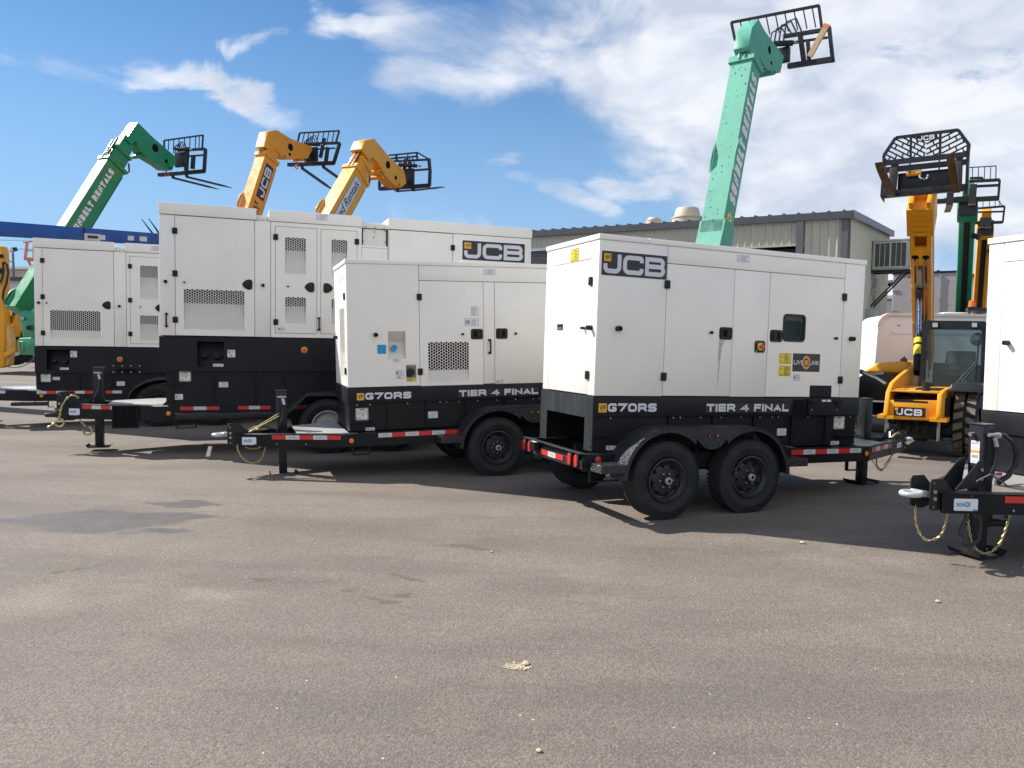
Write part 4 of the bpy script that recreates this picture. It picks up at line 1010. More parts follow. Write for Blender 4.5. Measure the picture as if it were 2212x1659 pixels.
oA = base_from(1440, 1125, 67, .478, -.905)
gA = small_generator('trailer_generator', 'small white trailer generator in front, with control window, large logo and both near wheels showing', frame(oA, 23, 1.0), GG, 'slot')
chain([(3.30, -.10, .43), (3.22, -.12, .30), (3.12, -.10, .22), (3.02, -.12, .30), (2.94, -.2, .43)], gA, RUSTY)
chain([(3.38, -.06, .43), (3.30, -.02, .28), (3.14, -.08, .20), (3.10, .02, .32), (3.06, .10, .44)], gA, RUSTY)
mm = M(); mm.tube([(3.26, -.10, .60), (3.30, -.12, .645), (3.38, -.10, .66), (3.45, -.07, .635), (3.47, -.05, .60)], .013, ZINC, 7); mm.tube([(3.30, -.05, .60), (3.33, -.02, .66), (3.40, 0, .68)], .008, STEEL, 6); mm.build('chain_hook', gA)
oB = base_from(1077, 1029, 70, .478, -.905)
gB = small_generator('trailer_generator', 'small white generator with a black honeycomb vent and blue cap, its tow eye pointing left', frame(oB, 200, 1.4), GG, 'round')
chain([(3.42, .10, .50), (3.43, .14, .40), (3.36, .15, .28), (3.26, .16, .235), (3.17, .18, .28), (3.12, .2, .42)], gB, ZINC)
chain([(3.36, .05, .43), (3.30, .06, .395), (3.2, .1, .40), (3.14, .13, .43)], gB, ZINC, name='safety_chain')
oF = V((6.40, 6.90, 0))
gF = small_generator('trailer_generator', 'white trailer generator cut off at the right edge, only sunlit front panel and jack showing', frame(oF, 90 - 69.5 + 180, .6), GG, 'round')
chain([(3.50, -.07, .46), (3.49, -.06, .30), (3.46, .0, .20), (3.40, .08, .26), (3.38, .11, .43)], gF, ZINC)
chain([(3.28, .18, .53), (3.27, .19, .38), (3.22, .2, .20), (3.10, .21, .12), (2.99, .24, .2), (2.92, .26, .43)], gF, ZINC)
mm = M(); mm.tube([(3.26, .19, .58), (3.24, .205, .5), (3.17, .215, .36), (3.19, .22, .24), (3.27, .22, .19), (3.36, .22, .22), (3.37, .21, .31), (3.29, .2, .42)], .014, HOSE, 8); mm.build('brake_cable', gF)

# jack labels on the trailer at the right edge
q = Pl((2.98, 0, 0), (0, 1, 0), (0, 0, 1), (1, 0, 0)); mm = M(); mm.rrect(q, -.036, .866, .036, .94, .004, .001, .003, STICK); mm.rect(q, -.036, .846, .036, .864, .001, .003, ORANGES); mm.rect(q, -.036, .765, .036, .845, .001, .003, STICK)
text(mm, q, 'RAM', -.028, .912, .018, 1.1, .2, REDS, .0036, fit=.056)
for i in range(4): mm.rect(q, -.028, .898 - i * .008, .026 - (i % 2) * .01, .901 - i * .008, .003, .0035, GREYINK)
for i in range(4): mm.rect(q, -.03, .79 - i * .006, .03 - (i % 3) * .01, .792 - i * .006, .003, .0035, GREYINK)
mm.rect(q, -.028, .805, .028, .832, .003, .0035, GREYINK); mm.build('jack_label', gF)

mm = M(); mm.tube([(2.86, .06, .985), (2.80, .09, .985), (2.73, .11, .93), (2.69, .12, .84), (2.70, .12, .75), (2.76, .11, .67), (2.84, .09, .62)], .020, SATIN, 10); mm.cyl((2.88, .06, .985), (2.83, .085, .985), .022, STEEL, 10); mm.cyl((3.02, -.02, .99), (2.98, -.02, .99), .016, STEEL, 10); mm.build('bent_crank', gF)
mm = M(); mm.box((2.852, -.068, .27), (2.988, .068, .43), SATIN); mm.box((2.875, -.046, .066), (2.965, .046, .27), mat('rusting_leg_steel', (.17, .15, .13), .5, metal=.5, var=.4, scale=9, dirt=.6, dirtcol=(.20, .08, .03))); mm.build('jack_sleeve', gF, bevel=.004)
mm = M(); mm.cyl((2.86, .03, .30), (2.70, .05, .285), .03, SATIN, 12); mm.tube([(2.70 - .03 * math.sin(R(a)) - .02, .05, .30 + .035 * math.cos(R(a))) for a in range(-30, 200, 25)], .011, SATIN, 7); mm.build('release_handle', gF)
mm = M(); mm.prism([(3.28, .075, .59), (3.02, .075, .59), (2.98, .075, .80), (3.04, .075, .80)], (0, .012, 0), SATIN); mm.prism([(3.28, -.085, .59), (3.02, -.085, .59), (2.98, -.085, .80), (3.04, -.085, .80)], (0, .012, 0), SATIN)
for z in (.66, .73): mm.cyl((3.03, .087, z), (3.03, .105, z), .016, STEEL, 6)
mm.build('gusset', gF, bevel=.002, seg=1)
mm = M(); mm.prism([(2.86, .075, .60), (2.78, .075, .60), (2.78, .075, .70), (2.86, .075, .70)], (0, .004, 0), STICK); mm.rect(Pl((0, .079, 0), (-1, 0, 0), (0, 0, 1), (0, 1, 0)), -2.855, .675, -2.785, .695, .0, .001, REDS); mm.build('sticker', gF)
mm = M(); mm.tube([(3.10, .05, .60), (3.05, .10, .66), (2.98, .13, .70), (2.90, .13, .66), (2.80, .14, .60), (2.66, .16, .61)], .007, STEEL, 6); mm.build('breakaway_cable', gF)
mm = M(); mm.tube([(3.30, -.03, .6), (3.24, .0, .64), (3.15, .05, .655), (3.05, .06, .63), (2.97, .1, .61)], .012, HOSE, 7); mm.tube([(3.28, .02, .60), (3.2, .06, .62), (3.1, .02, .615)], .012, ZINC, 7); mm.build('cable_loop', gB)
mm = M(); mm.tube([(3.30, .08, .59), (2.95, .08, .77)], .006, ZINC, 6); mm.tube([(3.30, .03, .59), (2.95, .06, .80)], .006, ZINC, 6); mm.build('breakaway_cable', gB)


# ================================================================ the two large generators behind
def large_generator(name, label, mw, S):
    """S: spec in side-plane units, a grows towards the tail, nose at the left when seen from the near side"""
    g = thing(name, label, 'generator', mw, None); W = S['W']; a0, a1 = S['a']; zt, zc, zb, zk, zs = S['z']
    L = Pl((0, W, 0), (-1, 0, 0), (0, 0, 1), (0, 1, 0)); Rr_ = Pl((0, -W, 0), (1, 0, 0), (0, 0, 1), (0, -1, 0))
    mm = M()
    for q in S['panels']: mm.rect(L, *q, -.03, 0, WHITE)
    mm.rect(Rr_, -a1, zb, -a0, zc, -.03, 0, WHITE)
    for x, s in ((-a0, 1), (-a1, -1)):
        P = Pl((x, 0, 0), (0, s, 0), (0, 0, 1), (s, 0, 0)); mm.rect(P, -W + .03, zb, W - .03, zc, -.03, 0, WHITE)
    mm.build('canopy', g, bevel=.005)
    for q, hs in S['frames']:
        mm = M(); holed(mm, L, *q, hs, -.03, 0, WHITE); mm.build('door_surround', g)
    mm = M(); mm.box((-a1 + .05, -W + .05, zb), (-a0 - .05, W - .35, zc - .01), DARK); mm.box((-a1 + .04, -W + .04, zb - .01), (-a0 - .04, W - .03, zb + .003), DARK)
    for a in S['seams']: mm.box((-a - .02, W - .36, zb), (-a + .02, W - .031, zc), DARK)
    mm.box((-a1 + .05, W - .36, zc - .012), (-a0 - .05, W - .031, zc + .012), DARK); mm.build('inner_frame', g)
    rf = None
    for i, (r0, r1) in enumerate(S['roofs']):
        mm = M(); mm.box((-r1, -W - .012, zc + .004), (-r0, W + .012, zt), WHITE); o = mm.build('roof', g, bevel=.006)
        rf = rf or o
    for r0, r1 in S['dips']:
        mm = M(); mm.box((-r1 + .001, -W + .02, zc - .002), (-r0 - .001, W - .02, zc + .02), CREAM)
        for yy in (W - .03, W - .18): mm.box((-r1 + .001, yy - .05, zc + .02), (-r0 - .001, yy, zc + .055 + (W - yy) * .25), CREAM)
        for t in (.15, .5, .85): mm.cyl((-(r0 + (r1 - r0) * t), W - .02, zc + .01), (-(r0 + (r1 - r0) * t), W + .004, zc + .01), .012, STEEL, 8)
        mm.build('roof_gap_flashing', g)
    for d in S['doors']:
        q = d['r']; o = door(L, *q, g, holes=d.get('g', ()))
        for h in d.get('g', ()): honeycomb(L, *h, o, dark=d.get('dark', False))
        for a, b in d.get('h', ()): hinge(L, a, b, o, .064, .082)
        if 'o' in d: oval(L, d['o'][0], d['o'][1], o, .072, d['o'][2])
        if 'p' in d: knob(L, d['p'][0], d['p'][1], o, .013, .03)
        if 's' in d: sticker(L, *d['s'], 'small_sticker', o, None, 'half')
    for a, b in S['knobs']: knob(L, a, b, g, .024, .05)
    for a, b0, b1 in S['pulls']: pull(L, a, b0, b1, g)
    if 'logo' in S: big_logo(L, *S['logo'], g)
    # black base: band above, ribbed tank below
    mm = M(); K = Pl((0, W + .008, 0), (-1, 0, 0), (0, 0, 1), (0, 1, 0)); rc = S['recess']
    holed(mm, K, a0 - .01, zk, a1 + .01, zb - .004, [rc] + S.get('ports', []), -.02, 0, BLACK2)
    mm.rect(K, a0 - .01, zk, a1 + .01, zk + .004, -.04, -.021, BLACK2)
    for h in [rc] + S.get('ports', []): mm.poly([K.pt(h[0] - .02, h[1] - .02, -.14), K.pt(h[2] + .02, h[1] - .02, -.08), K.pt(h[2] + .02, h[3] + .02, -.2), K.pt(h[0] - .02, h[3] + .02, -.2)], BLACK)
    mm.box((-a1, -W - .008, zk), (-a0, W - .25, zb - .004), BLACK2)
    mm.box((-a0 - .02, W - .25, zk), (-a0 + .01, W + .0079, zb - .004), BLACK2); mm.box((-a1 - .01, W - .25, zk), (-a1 + .02, W + .0079, zb - .004), BLACK2)
    bf = mm.build('base_frame', g)
    mm = M(); a = (rc[0] + rc[2]) / 2; hb = rc[1] + (rc[3] - rc[1]) * .42
    for t, r in ((.28, .035), (.74, .048)): c = K.pt(rc[0] + (rc[2] - rc[0]) * t, hb, -.13); mm.cyl(c, c + V((0, .05, .015)), r, BLACK, 18)
    mm.build('filler_cap', bf); sticker(K, rc[0] + (rc[2] - rc[0]) * .58, rc[1] + .005, rc[2] - .01, rc[1] + .045, 'sticker', bf, None, 'half', d=.003)
    mm = M()
    for h in S.get('ports', []):
        for i in range(4):
            for j in (0, 2) if 0 < i < 3 else (0, 1, 2): mm.cyl(K.pt(h[0] - .12 + (h[2] - h[0] + .24) * i / 3, h[1] - .06 + (h[3] - h[1] + .12) * j / 2, 0), K.pt(h[0] - .12 + (h[2] - h[0] + .24) * i / 3, h[1] - .06 + (h[3] - h[1] + .12) * j / 2, .008), .013, STEEL, 8)
    if S.get('ports'): mm.build('port_flange', bf)
    mm = M(); mm.box((-a1 + .02, -W + .02, zs), (-a0 - (.0 if S.get('sq') else .07), W - .03, zk), BLACK)
    for a in S['ribs']: mm.box((-a - .006, W - .03, zs), (-a + .006, W - .004, zk), BLACK)
    mm.rect(Pl((0, W - .03, 0), (-1, 0, 0), (0, 0, 1), (0, 1, 0)), a0, zk - .18, a0 + .30, zk - .172, -.02, .03, BLACK)
    mm.box((-a1 + .02, W - .04, zs - .012), (-a0 - .1, W + .01, zs), SATIN)
    mm.build('fuel_tank', g)
    TK = Pl((0, W - .03, 0), (-1, 0, 0), (0, 0, 1), (0, 1, 0))
    for q in S['stk']: sticker(TK if q[3] < zk else (K if q[3] < zb else L), *q[:4], q[4], g, CREAM if q[4] == 'data_plate' else None, q[5])
    for a, b in S['ambers']:
        mm = M(); mm.rrect(K, a - .06, b - .06, a + .06, b + .06, .01, 0, .004, SATIN); mm.lathe([(.045, .004), (.045, .014), (.03, .02), (0, .021)], K.pt(a, b), K.n, AMBER, 24); mm.cyl(K.pt(a, b, .02), K.pt(a, b, .024), .02, REDS, 12); mm.build('beacon_lamp', g)
    # trailer
    fy = W + S['rail']; tip, jx, jt, jf = S['tip'], S['jack'], S['jt'], S['jf']; r0, r1 = S['rz']
    mm = M(); ab = a0 - .12
    for s in (-1, 1):
        mm.box((-a1 - .2, s * fy - .03, r0), (-ab, s * fy + .03, r1), BLACK); mm.box((-a1 - .2, min(s * fy, s * (fy - .08)), r1 - .004), (-ab, max(s * fy, s * (fy - .08)), r1 + .006), SATIN)
        mm.prism([(-ab - .02, s * (fy + .03), r0), (-ab - .02, s * (fy - .05), r0), (-tip, s * .08, r0), (-tip, s * .14, r0)], (0, 0, r1 - r0), BLACK)
        mm.prism([(-ab - .02, s * (fy + .035), r1 - .006), (-ab - .02, s * (fy - .1), r1 - .006), (-tip, s * .02, r1 - .006), (-tip, s * .146, r1 - .006)], (0, 0, .01), SATIN)
        x0 = -a0 + .02; mm.box((-a0 - .45, s * fy - .02, r0 - .10), (-a0 - .435, s * fy + .02, r0), BLACK); mm.box((-a0 - .2, s * fy - .02, r0 - .10), (-a0 - .185, s * fy + .02, r0), BLACK); mm.box((-a0 - .45, s * fy - .02, r0 - .11), (-a0 - .185, s * fy + .02, r0 - .10), BLACK)
    for x in [-a1 + .1 + i * (a1 - a0) / 6 for i in range(7)]: mm.box((x - .03, -fy, r0 + .02), (x + .03, fy, r1 - .02), BLACK)
    mm.cyl((-S['wx'][0], -W - .3, S['wr']), (-S['wx'][0], W + .3, S['wr']), .045, BLACK)
    mm.build('trailer_frame', g, bevel=.003, seg=1)
    mm = M(); mm.prism([(-a0 - .02, -fy + .05, r1 + .006), (-ab, -fy + .05, r1 + .006), (-jx - .15, -.25, r1 + .006), (-jx - .15, .25, r1 + .006), (-ab, fy - .05, r1 + .006), (-a0 - .02, fy - .05, r1 + .006)], (0, 0, .01), DECK)
    mm.build('deck_plate', g)
    F = Pl((0, fy + .0305, 0), (-1, 0, 0), (0, 0, 1), (0, 1, 0))
    for t in S['tapes']: tape(F, t[0], t[1], r1 - .035, g, first=t[2], n=t[3], words=False)
    u = V((-tip + ab + .02, .14 - fy - .03, 0)); ln = u.length; u.normalize(); P = Pl((-ab - .02, fy + .032, 0), -u, (0, 0, 1), V((-u.y, u.x, 0)).normalized() if V((-u.y, u.x, 0)).y > 0 else V((u.y, -u.x, 0)).normalized())
    tape(P, -ln + .22, -ln + .22 + S.get('tt', .55), r1 - .035, g, n=4, words=False); maker_sticker(P, -ln + .02, r0 + .05, -ln + .18, r1 - .06, g)
    lamp(F, a0 + .1, (r0 + r1) / 2, .032, AMBER, g, 'side_lamp')
    if 'step' in S:
        mm = M(); q = S['step']; mm.box((-q[1], fy + .03, q[2]), (-q[0], fy + .22, q[3]), SATIN)
        for x in (-q[0] - .15, -q[1] + .2): mm.cyl((x, fy + .12, q[3]), (x, fy + .12, q[3] + .012), .02, STEEL, 8)
        mm.build('running_board', g, bevel=.012)
    if 'basket' in S:
        mm = M(); x0, x1 = -S['basket'][1], -S['basket'][0]; yc = fy * .76
        BP_ = Pl((0, yc + .12, 0), (-1, 0, 0), (0, 0, 1), (0, 1, 0)); q = S['basket']
        mm.rect(BP_, q[0], r0 - .10, q[1], r1 + .005, -.1, -.03, DARK)
        for (p, w) in (((q[0], r0 - .10), (q[0] + .015, r1 + .01)), ((q[1] - .015, r0 - .10), (q[1], r1 + .01)), ((q[0] + .015, r0 - .10), (q[1] - .015, r0 - .085)), ((q[0] + .015, r1 - .005), (q[1] - .015, r1 + .01))): mm.rect(BP_, p[0], p[1], w[0], w[1], -.1, 0, BLACK)
        n = 7
        for i in range(n): 
            for j in range(9):
                a = q[0] + .015 + (q[1] - q[0] - .03) * (i + .5) / n; b = r0 - .085 + (r1 - r0 + .08) * (j + .5) / 9; hw, hh = (q[1] - q[0] - .03) / n / 2, (r1 - r0 + .08) / 18
                c = [BP_.pt(a - hw, b, -.012), BP_.pt(a, b - hh, -.006), BP_.pt(a + hw, b, -.012), BP_.pt(a, b + hh, -.006)]
                for k in range(4): mm.beam(c[k], c[(k + 1) % 4], .006, .006, BLACK)
        mm.build('mesh_tray', g)
    for s in (-1, 1):
        fx = S['fend']; mm = M(); Y0, Y1 = s * (W - .02), s * (W + .41); out = fx; th = .008
        vs = []; n = len(out)
        for a, z in out: vs += [(-a, Y0, z), (-a, Y1, z), (-a, Y1, z - .05), (-a, Y1 - s * th, z - .05), (-a, Y1 - s * th, z - th), (-a, Y0, z - th)]
        fs = []
        for i in range(n - 1):
            for k in range(6): fs.append((6 * i + k, 6 * i + (k + 1) % 6, 6 * i + 6 + (k + 1) % 6, 6 * i + 6 + k))
        mm.raw(vs, fs + [tuple(range(6)), tuple(range(6 * n - 6, 6 * n))], TREAD); mm.build('mudguard', g)
        for a in S['wx']: wheel(g, (-a, s * (W + S['wo']), S['wr']), s, S['wr'], .24, S.get('rim', .21), 'disc' if S.get('grey') else 'round', RIMGREY if S.get('grey') else None, 8)
    if S.get('coup', 1):
        coupler(g, -tip - .03, -tip + .14, r0 - .03, r1 + .16, .10)
        if S.get('pintle'):
            mm = M(); mm.cyl((-tip + .14, 0, r0 + .04), (-tip + .30, 0, r0 + .04), .035, SATIN, 14, .028); mm.cyl((-tip + .10, 0, r0 + .13), (-tip + .18, 0, r0 + .13), .03, STEEL, 10); mm.build('tow_pin', g, bevel=.004)
        else: ring_eye(g, -tip + .22, r0 + .12)
    jack(g, -jx, .0, jt, r1, jf, .135)
    return g


oC = base_from(687, 981, 70, 0, -1.10)
SPC = dict(W=.70, a=(-2.055, 3.33), z=(3.432, 3.272, 1.632, 1.152, .690),
    panels=[(-2.055, 1.64, -1.863, 3.268), (-.831, 1.64, -.622, 3.268), (2.046, 1.64, 3.33, 3.268), (1.045, 1.64, 1.056, 3.268), (.66, 1.64, 1.039, 2.98)],
    frames=[((-.616, 1.64, .656, 3.268), [(-.559, 1.697, .020, 3.211), (.069, 1.697, .593, 3.211)])],
    seams=(-1.86, -.834, -.619, .658, 1.042, 2.04), roofs=[(-2.06, -.812), (-.643, .662), (1.045, 3.34)], dips=[(-.812, -.643), (.662, 1.045)],
    doors=[dict(r=(-1.857, 1.643, -.837, 3.264), g=[(-1.755, 1.724, -.971, 2.279)], h=[(-1.861, 3.057), (-1.861, 2.481), (-1.861, 1.854)], o=(-.932, 2.37, False), p=(-1.746, 2.367)),
           dict(r=(-.553, 1.703, .014, 3.205), g=[(-.426, 2.54, -.137, 3.065), (-.424, 1.838, -.135, 2.218)], h=[(-.553, 3.054), (-.551, 1.855)], o=(-.085, 2.366, False), p=(-.385, 2.366), s=(-.53, 1.73, -.43, 1.785)),
           dict(r=(.075, 1.703, .587, 3.205), g=[(.221, 2.551, .449, 3.073), (.224, 1.838, .449, 2.213)], h=[(.585, 3.056), (.585, 1.86)], o=(.175, 2.364, True)),
           dict(r=(1.062, 1.643, 2.038, 3.264), h=[(2.04, 3.054), (2.04, 1.9)])],
    knobs=[(-1.979, 2.366), (-.724, 2.367)], pulls=[(-1.972, 1.749, 1.944), (.046, 1.746, 1.940)], logo=(2.195, 2.884, 3.22, 3.178),
    recess=(-1.588, 1.211, -1.241, 1.564), ribs=(-1.9, -1.379, -.834, -.428, .114, .7, 1.3, 1.9, 2.5), ambers=[(-.159, 1.463)],
    stk=[(-1.198, 1.347, -1.094, 1.452, 'fuel_sticker', 'fuel'), (-1.820, 1.009, -1.671, 1.148, 'data_plate', 'plate'), (-1.312, .925, -1.189, 1.0, 'sticker', 'lift'), (-1.877, .757, -1.774, .834, 'sticker', 'half'), (-.002 + .0, 1.58, .0, 1.585, 'sticker', 'plain')],
    rail=-.03, rz=(.47, .672), tip=-3.27, jack=-2.90, jt=1.17, jf=.05, tapes=[(-1.807, -1.306, 0, 3), (-1.06, -.62, 0, 3), (-.3, .0, 0, 2)], step=(-1.86, -.40, .50, .585), basket=(-2.66, -2.34),
    fend=[(-.46, .45), (-.44, .60), (-.33, .70), (-.152, .872), (1.35, .872), (1.6, .60), (1.62, .45)], wx=(.135, 1.06), wr=.388, wo=.39, rim=.225, grey=1, pintle=1)
gC = large_generator('trailer_generator', 'tallest long white trailer generator, with white honeycomb doors and chains on its tip', frame(oC, 200, 0), SPC)
mm = M(); q = Pl((0, .712, 0), (-1, 0, 0), (0, 0, 1), (0, 1, 0)); sticker(q, -.002, 3.333, .165, 3.413, 'lifting_sticker', gC, None, 'lift')
chain([(3.13, .12, .74), (3.20, .14, .80), (3.28, .17, .74), (3.34, .18, .62), (3.36, .18, .50), (3.42, .2, .42), (3.50, .2, .36)], gC, ZINC, .055, .0075)
chain([(3.14, .14, .50), (3.10, .17, .42), (3.04, .18, .36)], gC, ZINC, .05, .007)
for hx, hz in ((3.02, .30), (3.36, .42)):
    mm = M(); mm.tube([(hx + .055 * math.cos(R(t)), .19, hz + .055 * math.sin(R(t))) for t in range(100, 400, 20)], .013, ZINC, 8); mm.build('chain_hook', gC)

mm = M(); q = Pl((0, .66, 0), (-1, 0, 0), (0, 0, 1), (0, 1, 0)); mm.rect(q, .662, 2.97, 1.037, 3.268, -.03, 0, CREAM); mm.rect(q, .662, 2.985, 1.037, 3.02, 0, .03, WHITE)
for a, b in ((.69, 3.24), (.85, 3.22), (1.0, 3.24), (.84, 3.14), (.69, 3.08), (1.0, 3.08)): mm.cyl(q.pt(a, b, 0), q.pt(a, b, .02), .012, STEEL, 8)
mm.build('recess_panel', gC)
oD = base_from(343, 922, 69, 0, -.95)
SPD = dict(W=.60, a=(-1.975, 3.15), z=(3.30, 3.138, 1.425, .955, .672),
    panels=[(-1.975, 1.432, -1.851, 3.134), (-.736, 1.432, -.542, 3.134), (.5, 1.432, 3.15, 3.134)],
    frames=[((-.536, 1.432, .494, 3.134), [(-.481, 1.487, .206, 3.068)])],
    seams=(-1.848, -.739, -.539, .497), roofs=[(-1.985, -.727), (-.555, 3.16)], dips=[(-.727, -.555)],
    doors=[dict(r=(-1.845, 1.435, -.742, 3.131), g=[(-1.742, 1.559, -.960, 2.061)], h=[(-1.845, 2.917), (-1.848, 2.288), (-1.85, 1.657)], o=(-.86, 2.172, False), p=(-1.791, 2.182), dark=True),
           dict(r=(-.475, 1.493, .20, 3.062), g=[(-.311, 2.30, -.02, 2.911), (-.318, 1.55, -.02, 2.008)], h=[(-.475, 2.886), (-.478, 2.277), (-.48, 1.667)], o=(.0, 2.15, False), p=(-.31, 2.16))],
    knobs=[(-1.909, 2.182), (-.653, 2.162)], pulls=[], recess=(-1.80, 1.007, -1.455, 1.365), ribs=(-1.3, -.78, -.2, .4), ambers=[(-.655, 1.205)], ports=[(-.72, .955, -.40, 1.04)] and [],
    stk=[(-1.437, 1.235, -1.332, 1.346, 'fuel_sticker', 'fuel'), (-1.902, .795, -1.750, .935, 'data_plate', 'plate'), (-1.723, .83, -1.61, .885, 'sticker', 'half'), (-.713, .723, -.583, .803, 'sticker', 'lift')],
    rail=.04, rz=(.465, .652), tip=-3.15, jack=-2.8, jt=1.1, jf=.04, tapes=[(-1.95, -.622, 1, 9)], step=(-2.30, -1.76, .40, .455),
    fend=[(-.50, .50), (-.47, .62), (-.38, .74), (-.22, .84), (0, .90), (1.25, .90), (1.5, .60)], wx=(.0, .95), wr=.388, wo=.35, rim=.22, sq=1)
gD = large_generator('trailer_generator', 'long white trailer generator furthest left, with dark honeycomb vent, partly behind the tallest generator', frame(oD, 201, 0), SPD)
q = Pl((0, .612, 0), (-1, 0, 0), (0, 0, 1), (0, 1, 0)); sticker(q, -.13, 3.19, .04, 3.27, 'lifting_sticker', gD, None, 'lift')
K_ = Pl((0, .609, 0), (-1, 0, 0), (0, 0, 1), (0, 1, 0)); mm = M(); mm.rect(K_, -.784, .958, -.313, 1.108, 0, .006, BLACK2); mm.rect(K_, -.70, .965, -.38, 1.03, .006, .0065, DARK)
for i in range(4):
    for j in range(2): mm.cyl(K_.pt(-.76 + i * .143, .972 + j * .115, .006), K_.pt(-.76 + i * .143, .972 + j * .115, .013), .013, STEEL, 8)
mm.build('port_cover', gD)


# ================================================================ machines with raised booms
def dirs(az):
    return V((math.sin(R(az)), math.cos(R(az)), 0)), V((math.cos(R(az)), -math.sin(R(az)), 0))


def machine_body(g, F, r, pv, col, colname, lod=1, half=1.05, cabside=-1):
    """chassis, axles, wheels, cab and engine pod of a lift truck; pv = boom pivot on the ground plane, F forwards, r right"""
    up = V((0, 0, 1))
    def P(x, y, z): return V((pv.x, pv.y, 0)) + F * x - r * y + up * z
    def bx(mm, x0, x1, y0, y1, z0, z1, m): mm.prism([P(x0, y0, z0), P(x1, y0, z0), P(x1, y1, z0), P(x0, y1, z0)], up * (z1 - z0), m)
    mm = M(); bx(mm, -.5, 4.6, -.42, .42, .62, 1.05, col); bx(mm, -.55, -.1, -.95, .95, .55, 1.15, col); bx(mm, 4.2, 4.6, -.85, .85, .55, .95, col)
    for s in (-1, 1): mm.prism([P(-.45, s * .42, 1.0), P(1.1, s * .42, 1.0), P(.45, s * .42, 2.3), P(-.1, s * .42, 2.3)], r * (-s * .05), col)
    mm.build('chassis', g, bevel=.02)
    mm = M(); bx(mm, .9, 2.9, -1.12, -.5, .85, 1.65, col); mm.build('engine_cover', g, bevel=.06, seg=3)
    mm = M(); bx(mm, 1.2, 2.6, .45, 1.15, .8, 1.2, col); bx(mm, 1.2, 2.6, .45, 1.15, 2.5, 2.58, SATIN)
    for x in (1.22, 2.56):
        for y in (.47, 1.11): bx(mm, x - .03, x + .04, y - .02, y + .04, 1.2, 2.5, SATIN)
    c = mm.build('cab', g, bevel=.01)
    mm = M(); bx(mm, 1.27, 2.52, 1.12, 1.125, 1.2, 2.48, GLASS); bx(mm, 2.575, 2.58, .52, 1.1, 1.2, 2.48, GLASS); mm.build('window', c)
    for x in (.35, 3.9):
        for s in (-1, 1):
            mm = M(); c = P(x, s * 1.15, .66); tyre_mesh(mm, c, -r * s, .66, .40, .33); w = mm.build('wheel', g)
            mm = M(); mm.lathe([(.33, -.05), (.30, -.12), (.12, -.12), (.11, -.04), (0, -.04)], c, -r * s, col, 24); mm.build('rim', w)


